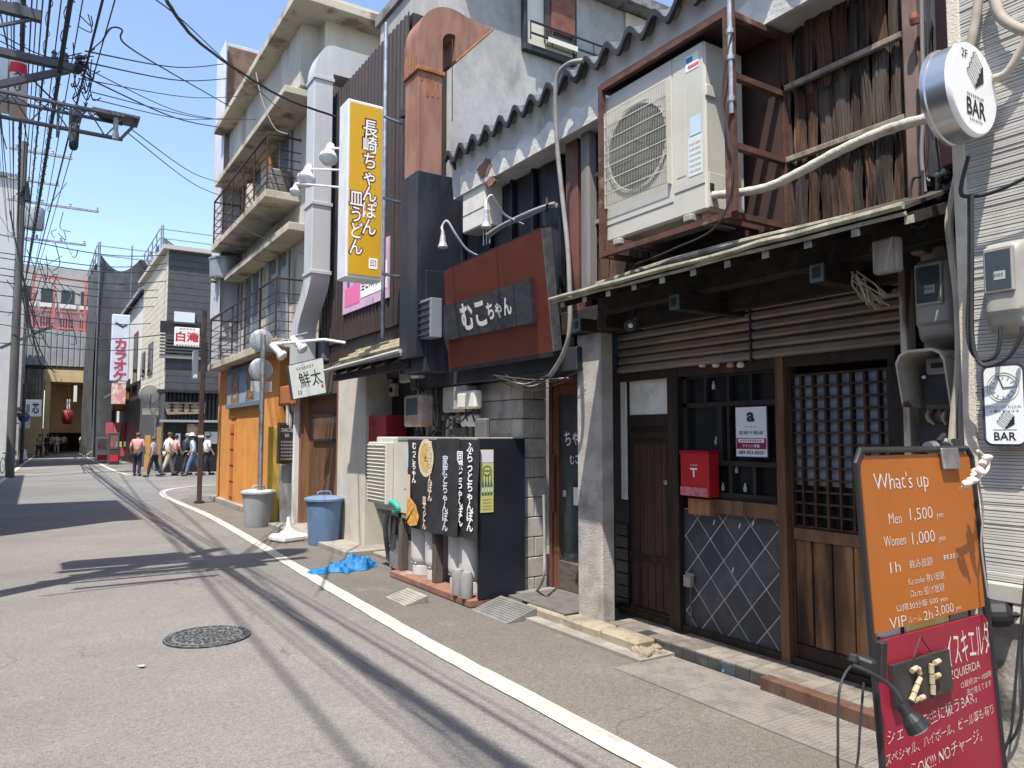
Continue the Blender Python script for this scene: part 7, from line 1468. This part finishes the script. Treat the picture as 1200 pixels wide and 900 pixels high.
# ================================================================== PEOPLE
def skin(name, joints, edges, mat, parent, sub=1):
    me = bpy.data.meshes.new(name); o0 = ORG[parent.name]
    me.from_pydata([tuple(Vector(j[0])) for j in joints], edges, []); me.update()
    o = bpy.data.objects.new(name, me); col.objects.link(o)
    md = o.modifiers.new('s', 'SKIN'); md.use_smooth_shade = True
    for i, j in enumerate(joints):
        r = j[1] if isinstance(j[1], tuple) else (j[1], j[1]); me.skin_vertices[0].data[i].radius = r
        me.skin_vertices[0].data[i].use_root = (i == 0)
    sb = o.modifiers.new('d', 'SUBSURF'); sb.levels = sub; sb.render_levels = sub
    bpy.context.view_layer.update(); dg = bpy.context.evaluated_depsgraph_get(); m2 = bpy.data.meshes.new_from_object(o.evaluated_get(dg))
    bpy.data.objects.remove(o); bpy.data.meshes.remove(me)
    m2.materials.clear(); m2.materials.append(mat); m2.polygons.foreach_set('use_smooth', [True]*len(m2.polygons))
    o = bpy.data.objects.new(name, m2); col.objects.link(o); o.parent = parent; ORG[o.name] = o0
    return o
skinm = M('skin', (.5,.3,.21), (.45,.26,.18), 6, .6)
def person(p, hd, h, top, bot, hair, lab, stride=.25, group=None, hat=None, bag=None, lean=0.03, sleeves=.5, skirt=False):
    """figure faces +y before the turn hd; one continuous body, clothes as children"""
    t = thing('person', lab, 'person', p, group); t.rotation_euler = (0,0,-hd); s = h/1.7
    st = stride
    J = {'pel':(0,0,.93),'wst':(0,lean*.5,1.08),'chs':(0,lean,1.28),'nck':(0,lean*1.2,1.45),'hd0':(0,lean*1.4+.01,1.52),'hd1':(0,lean*1.5+.03,1.6),'hd2':(0,lean*1.5+.025,1.67)}
    for sd, k in ((-1,1),(1,-1)):
        n = 'L' if sd < 0 else 'R'
        J['hip'+n] = (.09*sd,0,.88); J['kne'+n] = (.1*sd, st*.55*k+.03, .49 + (.03 if k < 0 else 0)); J['ank'+n] = (.1*sd, st*k - (.05 if k < 0 else 0), .09 + (.05 if k < 0 and st > .1 else 0)); J['toe'+n] = (.11*sd, st*k+.15 - (.03 if k < 0 else 0), .035)
        J['sho'+n] = (.18*sd, lean*1.1, 1.40); J['elb'+n] = (.25*sd, lean-.16*st*k*1.6-.03, 1.14); J['wri'+n] = (.25*sd, lean-.3*st*k*1.4+.08, .92); J['hnd'+n] = (.245*sd, lean-.32*st*k*1.4+.11, .83); J['thm'+n] = (.225*sd, lean-.32*st*k*1.4+.15, .875)
    V = {k: Vector(v)*s for k, v in J.items()}
    def mk(names, edges, rad): 
        idx = {n: i for i, n in enumerate(names)}; return [(V[n], (rad[n][0]*s, rad[n][1]*s) if isinstance(rad[n], tuple) else rad[n]*s) for n in names], [(idx[a], idx[b]) for a, b in edges]
    rad = {'pel':(.13,.1),'wst':(.12,.09),'chs':(.15,.105),'nck':.05,'hd0':.055,'hd1':(.075,.09),'hd2':(.06,.07)}
    for n in 'LR': rad.update({'hip'+n:.085,'kne'+n:.055,'ank'+n:.038,'toe'+n:(.035,.03),'sho'+n:.055,'elb'+n:.038,'wri'+n:.026,'hnd'+n:(.02,.035),'thm'+n:.012})
    ed = [('pel','wst'),('wst','chs'),('chs','nck'),('nck','hd0'),('hd0','hd1'),('hd1','hd2')]
    for n in 'LR': ed += [('pel','hip'+n),('hip'+n,'kne'+n),('kne'+n,'ank'+n),('ank'+n,'toe'+n),('chs','sho'+n),('sho'+n,'elb'+n),('elb'+n,'wri'+n),('wri'+n,'hnd'+n),('wri'+n,'thm'+n)]
    b = skin('body', *mk(list(V), ed, rad), skinm, t)
    # clothes: shells a little larger than the body
    V['slvL'] = V['shoL'].lerp(V['elbL'], sleeves*2) if sleeves <= .5 else V['elbL'].lerp(V['wriL'], (sleeves-.5)*2); V['slvR'] = V['shoR'].lerp(V['elbR'], sleeves*2) if sleeves <= .5 else V['elbR'].lerp(V['wriR'], (sleeves-.5)*2)
    rt = dict(rad); rt.update({'pel':(.165,.13),'wst':(.155,.12),'chs':(.18,.13),'nck':.06,'shoL':.075,'shoR':.075,'elbL':.056,'elbR':.056,'slvL':.055,'slvR':.055})
    nt = ['chs','wst','pel','nck','shoL','shoR','slvL','slvR']; et = [('chs','wst'),('wst','pel'),('chs','nck'),('chs','shoL'),('chs','shoR')]
    for n in 'LR':
        if sleeves > .55: nt.append('elb'+n); et += [('sho'+n,'elb'+n),('elb'+n,'slv'+n)]
        else: et.append(('sho'+n,'slv'+n))
    skin('shirt', *mk(nt, et, rt), top, t)
    rb = dict(rad); rb.update({'pel':(.15,.115)}); [rb.update({'hip'+n:.105,'kne'+n:.08,'ank'+n:.062}) for n in 'LR']
    nbm = ['pel','hipL','hipR','kneL','kneR','ankL','ankR']; skin('trousers', *mk(nbm, [('pel','hipL'),('pel','hipR'),('hipL','kneL'),('hipR','kneR'),('kneL','ankL'),('kneR','ankR')], rb), bot, t)
    def loc(mb, nm, m_, smooth=True):
        me = bpy.data.meshes.new(nm); me.from_pydata([tuple(v) for v in mb.v], [], mb.f); me.materials.append(m_); me.polygons.foreach_set('use_smooth', [smooth]*len(me.polygons)); o = bpy.data.objects.new(nm, me); col.objects.link(o); o.parent = t; return o
    hc = V['hd1'] + Vector((0,-.012,.015))*s
    loc(MB().lathe([(.0,-.06*s),(.075*s,-.05*s),(.095*s,.0),(.085*s,.06*s),(.05*s,.1*s),(0,.108*s)], hc, (0,-.35,1), 14), 'hair', hair)
    loc(MB().lathe([(0,0),(.014*s,.0),(.004*s,.035*s),(0,.036*s)], V['hd1']+Vector((0,.085,-.0))*s, (0,1,-.2), 8), 'nose', skinm)
    for n in 'LR': loc(MB().obox((V['ank'+n]+V['toe'+n])/2+Vector((0,.0,-.01)), (.1*s,.27*s,.085*s), (0,0,0), bev=.03*s), 'shoe', M('shoe_dark', (.03,.028,.027), rough=.5))
    if hat: loc(MB().lathe([(.16*s,.0),(.17*s,.012*s),(.1*s,.03*s),(.095*s,.11*s),(.06*s,.14*s),(0,.145*s)], V['hd1']+Vector((0,0,.045))*s, (0,0,1), 18), 'hat', hat)
    if bag: loc(MB().obox(V['hipL']+Vector((-.14,-.03,.08))*s, (.13*s,.32*s,.28*s), (0,0,0), bev=.04*s), 'shoulder_bag', bag)
    return t
C = lambda n, c, c2=None: M('cloth_'+n, c, c2, 8, .85, bump=.2, bscale=30)
navyc = C('navy', (.025,.03,.05)); beige = C('beige', (.42,.37,.28)); jean = C('jean', (.13,.2,.32)); pinkc = C('pink', (.55,.28,.25)); whitec = C('white', (.62,.62,.61)); bluec = C('blue_grey', (.2,.27,.34)); patt = C('patterned', (.3,.24,.24), (.5,.42,.42)); darkc = C('dark', (.03,.03,.033)); palb = C('pale_blue', (.4,.47,.52)); blackh = M('black_hair', (.015,.013,.012), rough=.5); greyh = M('grey_hair', (.3,.29,.28), rough=.6); brownh = M('brown_hair', (.1,.05,.03), rough=.5)
E_ = R(80)
def ped(u, v, *a, **k): p = PZ(u, v, 0); return person((p.x, p.y, .003), *a, **k)
ped(160,558, R(20), 1.68, pinkc, navyc, brownh, 'person in pink shirt and dark trousers, leftmost of the walking group', .06)
ped(180,559, R(-60), 1.52, patt, navyc, brownh, 'person in patterned top and dark trousers beside the pink shirt', .2, sleeves=.4)
ped(196,558, R(75), 1.7, whitec, beige, brownh, 'person in white shirt and beige trousers carrying a dark shoulder bag', .26, bag=darkc, sleeves=.45)
ped(204,555, R(60), 1.6, pinkc, darkc, blackh, 'person in pale pink top half hidden behind the white shirt', .15)
ped(217,557, R(70), 1.66, navyc, darkc, greyh, 'grey haired person in navy jacket near the centre of the group', .15, sleeves=.95)
ped(226,558, R(-70), 1.62, palb, jean, blackh, 'person in sun hat, pale blue top and jeans behind the brown pole', .24, hat=palb, sleeves=.9)
ped(241,557, R(80), 1.63, whitec, darkc, brownh, 'person in white top and dark trousers, rightmost of the group', .2, hat=M('hat_dark', (.1,.08,.07)))
for (u, v, tp, bt2, lab) in ((45,536,C('olive',(.2,.19,.15)),darkc,'far person in olive top standing left of the arcade mouth'),(54,534,darkc,darkc,'far person in black suit beside the olive top'),(60,532,C('tan_top',(.4,.3,.2)),darkc,'far person in tan top in the arcade mouth'),(66,532,beige,beige,'far person in beige clothes in the arcade mouth'),(74,531,C('cream_top',(.5,.45,.36)),darkc,'far person in cream top right of the beige clothes'),(96,531,beige,C('brown_t',(.2,.13,.08)),'far person in beige at the right column of the arcade')):
    ped(u, v, rr.uniform(-3,3), 1.66, tp, bt2, blackh, lab, .12)
# ================================================================== UTILITY POLE, TRUSS ARMS, OVERHEAD LINES
polem = M('pole_concrete', (.1,.096,.09), (.075,.07,.067), 2, .9, streak=.3); insul = M('insulator_grey', (.3,.3,.31), rough=.3)
b0 = PY(8,545,34); x_p = PY(21,170,34).x; zt_p = PY(22,165,34).z
up = thing('utility_pole', 'grey concrete utility pole with transformer at the left edge', 'utility pole', (-.72,34,0))
MB().tube([(-.72,34,0),(-.72,34,zt_p)], [.15,.1], 16).build('pole', polem, up)
c = PY(30,255,34); MB().lathe([(.0,-.45),(.3,-.43),(.33,-.35),(.33,.35),(.3,.42),(0,.45)], (-.3,33.95,c.z), n=18).build('transformer', M('transformer_grey', (.26,.28,.3), (.22,.24,.26), 3, .5), up, smooth=True)
for (v, L, w_) in ((175,1.6,.09),(210,1.2,.07),(235,2.6,.08),(278,2.2,.07)):
    z = PY(22,v,34).z; MB().box((-.72-.5,33.95,z-w_/2),(-.72+L,34.05,z+w_/2)).build('crossarm', steel, up)
    for k in range(4): x = -1.0+(L+.2)*k/3; MB().lathe([(.02,0),(.06,.03),(.03,.08),(.06,.11),(.02,.16)], (x,34,z+w_/2), n=8).build('insulator', insul, up)
MB().tube([(-.85,33.9,PY(22,230,34).z),(-.6,33.85,PY(22,215,34).z),(-.55,33.85,PY(22,235,34).z)], .12, 8).build('cutout_switch', rubber, up)
for (u, lab) in ((9,'slim dark pole beside the big utility pole, left'),(24,'thin pole with signs at the left kerb')):
    p = PY(u+1,540,40 if u == 9 else 50); tag(MB().tube([(p.x,p.y,0),(p.x,p.y,6.5 if u == 9 else 4.5)], .09, 8).build('street_pole', M('dark_pole', (.07,.065,.06)), org=(p.x,p.y,0)), lab, 'pole')
# near pole out of frame carrying the arms (its arms and shadow are in the picture)
np_ = thing('utility_pole', 'near utility pole just outside the left edge carrying truss arms', 'utility pole', (-1.55,8.2,0))
MB().tube([(-1.55,8.2,0),(-1.55,8.2,10.5)], [.18,.13], 16).build('pole', polem, np_)
YT = 8.2; e0 = PY(160,155,YT); zt0_ = e0.z
ta = thing('truss_arm', 'long steel lattice arm reaching over the street from the left', 'truss', (-1.4,YT,zt0_)); tr = M('truss_steel', (.11,.115,.135), (.08,.083,.098), 6, .5, .3)
zz_t = zt0_+.1; zz_b = zt0_-.1; xe = e0.x
for (y_, z_) in ((YT-.09,zz_t),(YT+.12,zz_t),(YT,zz_b),(YT+.1,zz_b+.03)): MB().tube([(-1.45,y_,z_),(xe-.12,y_,z_)], .019, 6).build('chord', tr, ta)
n = 13
for k in range(n):
    x0 = -1.4+(xe+1.28)*k/n; x1 = -1.4+(xe+1.28)*(k+1)/n; MB().tube([(x0,YT-.09,zz_t),(x1,YT,zz_b)] if k%2 else [(x0,YT,zz_b),(x1,YT-.09,zz_t)], .007, 5).build('lacing', tr, ta); MB().tube([(x0,YT-.09,zz_t),(x1,YT+.12,zz_t)], .006, 5).build('lacing', tr, ta)
MB().prism([(xe-.4,YT-.1,zz_t+.012),(xe+.02,YT-.1,zz_t+.012),(xe+.02,YT+.18,zz_t+.012),(xe-.3,YT+.18,zz_t+.012)],0,(0,0,.02)).build('end_plate', tr, ta); MB().tube([(xe,YT,zz_t),(xe-.14,YT,zz_b),(xe-.4,YT,zz_b)], .016, 6).build('end_brace', tr, ta)
MB().lathe([(0,-.12),(.028,-.115),(.032,-.07),(.022,-.03),(.025,.08),(.022,.11),(0,.12)], (xe-.19,YT-.06,zt0_-.02), n=14).build('lamp_fitting', M('fitting_grey', (.3,.3,.3)), ta)
for x in (.28,.38): MB().tube([(x*1.0-.2,YT-.05,zz_t+.0),(x-.2,YT-.05,zz_b-.12)], .012, 6).build('hanger', tr, ta)
YB = 8.5; e1 = PY(93,82,YB)
br = thing('bracket_arm', 'dark steel triangular bracket holding the street cables above left', 'bracket', (-1.4,YB,e1.z)); bst = M('bracket_dark', (.06,.062,.075), rough=.5)
MB().box((-1.5,YB-.04,e1.z-.035),(e1.x,YB+.04,e1.z+.035)).build('arm', bst, br); z5 = PY(0,115,YB).z; MB().beam((-1.5,YB,z5-.45),(e1.x-.1,YB,e1.z-.03),.06,.06).build('brace', bst, br)
for k in range(3): MB().lathe([(.012,0),(.03,.02),(.018,.06),(.03,.08),(.01,.11)], (e1.x-.1*k-.02,YB,e1.z+.035), n=8).build('insulator', bst, br)
YQ = 7.6; e2 = PY(48,20,YQ); qa = thing('bracket_arm', 'uppermost crossarm with diagonal stay at the top left corner', 'bracket', (-1.4,YQ,e2.z))
MB().box((-1.5,YQ-.035,e2.z-.045),(e2.x,YQ+.035,e2.z+.045)).build('arm', bst, qa); MB().tube([(-1.5,YQ,e2.z-.8),(e2.x-.08,YQ,e2.z-.05)], .018, 6).build('stay', tr, qa)
for k in range(2): MB().lathe([(.012,0),(.035,.02),(.018,.06),(.035,.08),(.01,.12)], (e2.x-.18-.15*k,YQ,e2.z+.045), n=8).build('insulator', insul, qa)
# drugstore box sign
a, b_ = PY(6,68,9.0), PY(32,118,9.0); t = thing('box_sign', 'white box sign with red top band behind the bracket, top left', 'sign', (-.5,9.1,b_.z)); xq0, xq1 = PY(11,90,9).x, PY(31,90,9).x
MB().box((-1.5,9.0,b_.z+.03),(xq0-.01,9.6,a.z+.02), .01).build('light_box', M('sign_box_white', (.66,.68,.7)), t)  # box depth enlarged to broaden its shadow on the road
MB().prism([(xq0+(xq1-xq0)*k/6, 9.0-.03*math.sin(math.pi*k/6), b_.z) for k in range(7)]+[(xq1,9.62,b_.z),(xq0,9.62,b_.z)],0,(0,0,a.z-b_.z)).build('drum', M('sign_cream', (.6,.58,.53), rough=.4), t, smooth=False)
MB().prism([(xq0-.002+(xq1-xq0+.004)*k/6, 8.997-.031*math.sin(math.pi*k/6), a.z-.13) for k in range(7)]+[(xq1,9.622,a.z-.13),(xq0,9.622,a.z-.13)],0,(0,0,.105)).build('red_band', inkr, t); text(t, 'クスリ', ((xq0+xq1)/2,8.965,b_.z+(a.z-b_.z)*.42), (xq1-xq0)*.55,(a.z-b_.z)*.52, ink, '-y', bold=.03, vert=True, ls=.9)
MB().tube([(xq0-.4,9.1,b_.z-.02),(xq0-.6,9.1,zz_t)], .012, 6).build('strut', steel, t)
# ---- overhead cables. points: pixel + street distance
def cab(pts, r, lab, m_=cable_m, group=None, sag=0, wob=0, n=6):
    P = [PY(*p) for p in pts]; P = bez(P, 8)
    if wob: P = [p+Vector((rr.uniform(-wob,wob),0,rr.uniform(-wob,wob))) for p in P]
    m = P[0]; o = MB().tube(P, r, n).build('overhead_cable', m_); tag(o, lab, 'cable', group); return o
# trunk cables along the street: straight lines in the world
def trunk(x0, z0, x1, z1, ya_, yb_, r, lab, sag=.25, group=None, wrapn=0):
    P = []
    for i in range(41):
        f = i/40; y = ya_+(yb_-ya_)*f; P.append((x0+(x1-x0)*f, y, z0+(z1-z0)*f-sag*math.sin(math.pi*f)))
    t = MB().tube(P, r, 7).build('overhead_cable', cable_m); tag(t, lab, 'cable', group)
    if wrapn:
        mb = MB(); hel = []
        for i in range(wrapn*8):
            f = i/(wrapn*8)*.8; j = f*40; k = int(j); q = Vector(P[k]).lerp(Vector(P[min(k+1,40)]), j-k); a = i*2*math.pi/8; hel.append(q+Vector((math.cos(a)*(r+.012),0,math.sin(a)*(r+.012))))
        MB().tube(hel, .004, 4).build('lashing_wire', cable_m, t)
    return t
trunk(.36,4.75, -.55,7.2, -3, 34, .021, 'thick black lashed trunk cable along the street, rightmost of the bundle', .35, wrapn=60)
trunk(.62,4.7, -.4,7.0, -3, 34, .011, 'thin straight cable right of the thick trunk cable', .1)
trunk(.72,4.75, -.35,6.9, -3, 34, .006, 'hair thin wire furthest right of the street cables', .1)
trunk(.22,5.15, -.6,7.8, -3, 34, .012, 'lashed cable left of the thick trunk cable', .3, wrapn=40)
trunk(.16,5.2, -.65,7.9, -3, 34, .007, 'thin cable left of the lashed cable', .32)
trunk(.08,5.4, -.75,8.3, -3, 34, .008, 'thin cable in the middle of the street bundle', .34)
trunk(-.0,5.5, -.8,8.6, -3, 34, .021, 'thick cable sleeve running straight overhead at left', .3, wrapn=50)
trunk(-.08,5.9, -.95,9.2, -3, 34, .01, 'thin wire left of the thick overhead sleeve', .3)
trunk(-.5,6.6, -1.1,10.2, -3, 34, .012, 'wire crossing the top left corner', .3)
trunk(-2.3,9.6, -1.3,12.6, -4, 34, .022, 'high power line over the left houses', .2)
trunk(-1.9,9.7, -.6,12.9, -4, 34, .02, 'high power line right of its twin over the left houses', .2)
for k, (a, b_) in enumerate((((-.55,7.2),(.4,7.5)),((-.6,7.8),(.2,8.2)),((-.75,8.3),(.9,9.0)),((-.8,8.6),(-.4,9.2)),((-.5,6.5),(1.4,7.0)),((-1.1,10.2),(-.2,11)))):
    trunk(a[0],a[1],b_[0],b_[1],34,75,.03,'distant overhead cable running on towards the arcade',.6,'distant overhead cables towards the arcade')
for k, (x0, z0, x1, z1, r_) in enumerate(((.29,5.0,-.5,7.5,.006),(.12,5.3,-.7,8.0,.006),(-.04,5.6,-.8,8.5,.007),(-.14,5.7,-.9,8.9,.006),(-.2,6.1,-1.0,9.4,.008),(-.3,5.6,-1.1,9.0,.008),(.45,5.2,-.3,7.6,.006),(-.45,6.2,-1.2,9.8,.007))):
    trunk(x0,z0,x1,z1,-3,34,r_,'fine telephone wire strung along the street among the thicker cables',.2+.05*(k%4),'fine telephone wires along the street')
# transformer bank added to the near pole, unseen above the frame, for the road shadow
for k in range(3): MB().lathe([(.0,0),(.26,.02),(.29,.1),(.29,.75),(.26,.85),(.1,.88),(0,.95)], (-1.05+.42*k,7.65+.12*k,8.1), n=16).build('transformer', M('transformer_grey', (.26,.28,.3)), np_)
MB().box((-2.6,7.95,8.0),(.15,8.1,8.1)).build('crossarm', steel, np_); MB().box((-2.6,7.4,8.0),(.15,7.55,8.1)).build('crossarm', steel, np_); MB().box((-2.4,7.7,9.6),(-.2,7.82,9.72)).build('crossarm', steel, np_)
# sleeves / splice boxes on the bundle
for (u, v, yq, L, lab) in ((87,160,8.3,.32,'black cable splice sleeve hanging below the truss arm'),(90,135,8.4,.2,'grey splice box clipped where cables cross the truss')):
    p = PY(u, v, yq); tag(MB().lathe([(0,-L/2),(.03,-L/2+.02),(.042,-L/2+.05),(.042,L/2-.05),(.03,L/2-.02),(0,L/2)], p, (.03,.25,1), 12).build('splice_sleeve', rubber if 'black' in lab else grime, org=p), lab, 'cable sleeve')
t = thing('cable_knot', 'tangle of loops, clips and small insulators on the cable bundle', 'cable', PY(95,80,8.5))
for k in range(22):
    v = 95+rr.gauss(0,26); u = 108-.17*(v-80)+rr.gauss(0,4)-rr.choice((0,12,12)); p = PY(u,v,8.4+rr.uniform(-.2,.3)); q = p+Vector((rr.uniform(-.15,.2),rr.uniform(-.1,.1),rr.uniform(-.15,.1))); MB().tube(bez([p,(p+q)/2+Vector((rr.uniform(-.08,.08),0,-.1)),q],6), .006, 5).build('loop', cable_m, t)
for k in range(10):
    p = PY(94+rr.gauss(0,3),84+rr.gauss(0,5),8.45); MB().obox(p,(.03,.03,.07),(rr.random()*2,rr.random()*2,rr.random()*2)).build('clip', rubber, t)
# service drops crossing to the right-hand buildings
sv = 'thin service wires crossing to the balcony building'
for k, (p0, p1) in enumerate((((96,72),(268,92)),((92,92),(290,112)),((97,78),(255,140)),((95,88),(262,150)),((108,108),(300,140)),((108,116),(270,138)),((100,60),(262,75)),((152,150),(262,215)),((150,156),(266,232)),((40,95),(110,130)),((0,48),(96,62)),((0,40),(110,66)))):
    y0, y1 = 8.5, 15.5
    if p1[0] < 120: y1 = 8.8
    a, b_ = PY(*p0, y0), PY(*p1, y1); m = (a+b_)/2 - Vector((0,0,.12)); tag(MB().tube(bez([a,m,b_],8), .006 if k % 3 else .009, 5).build('overhead_cable', cable_m), 'thin service wire crossing from the street bundle to the balcony building', 'cable', sv)
cab([(195,0,6.2),(228,45,7.2),(290,90,8.4),(340,118,9.1),(394,137,9.6)], .015, 'thick twisted service cable swooping down to the yellow sign building', wob=.004)
cab([(183,0,6),(215,25,7),(265,72,10),(330,130,13)], .006, 'thin wire above the twisted service cable')
cab([(120,48,8.5),(130,33,8.5),(143,35,8.6),(147,52,8.8),(200,85,11),(270,125,15)], .009, 'service cable looping up before crossing to the balcony building')
cab([(300,85,13.5),(308,120,13.5),(322,150,13.5),(337,157,13.5)], .01, 'pale slack wire hanging below the roof slab', M('pale_wire', (.45,.44,.4)))
cab([(250,245,17),(300,275,14.5),(370,302,12)], .006, 'thin slack wire below the upper balcony')
for k, (v0, v1, yq) in enumerate(((275,297,36),(296,304,36),(302,311,36),(314,325,36),(322,335,40),(330,344,40),(346,352,42),(365,372,44),(380,386,30),(402,398,46))):
    a, b_ = PY(0,v0,34), PY(248,v1-2,yq); m = (a+b_)/2-Vector((0,0,.5)); tag(MB().tube(bez([a,m,b_],8), .02, 5).build('overhead_cable', cable_m), 'far cable strung across the street before the arcade, %s' % ('topmost of ten','second from the top','third from the top','fourth from the top','fifth from the top','fifth from the bottom','fourth from the bottom','third from the bottom','second from the bottom','lowest of ten')[k], 'cable', 'far cables crossing the street')
# tangle around the far pole
t = thing('cable_knot', 'tangled cable loops hanging around the far utility pole', 'cable', PY(50,380,40))
for k in range(34):
    u, v = 52+rr.gauss(0,16), 330+rr.gauss(0,50); p = PY(u,v,40); q = PY(u+rr.gauss(0,14),v+rr.uniform(-45,45),40+rr.uniform(-2,2)); MB().tube(bez([p,(p+q)/2+Vector((rr.uniform(-.4,.4),0,rr.uniform(-.7,.1))),q],6), .018, 4).build('loop', cable_m, t)
a, b_ = PY(0,408,40), PY(62,382,40); tag(MB().beam(a, b_, .12, .12).build('support_arm', bst), 'dark diagonal support arm rising right of the far pole', 'arm')
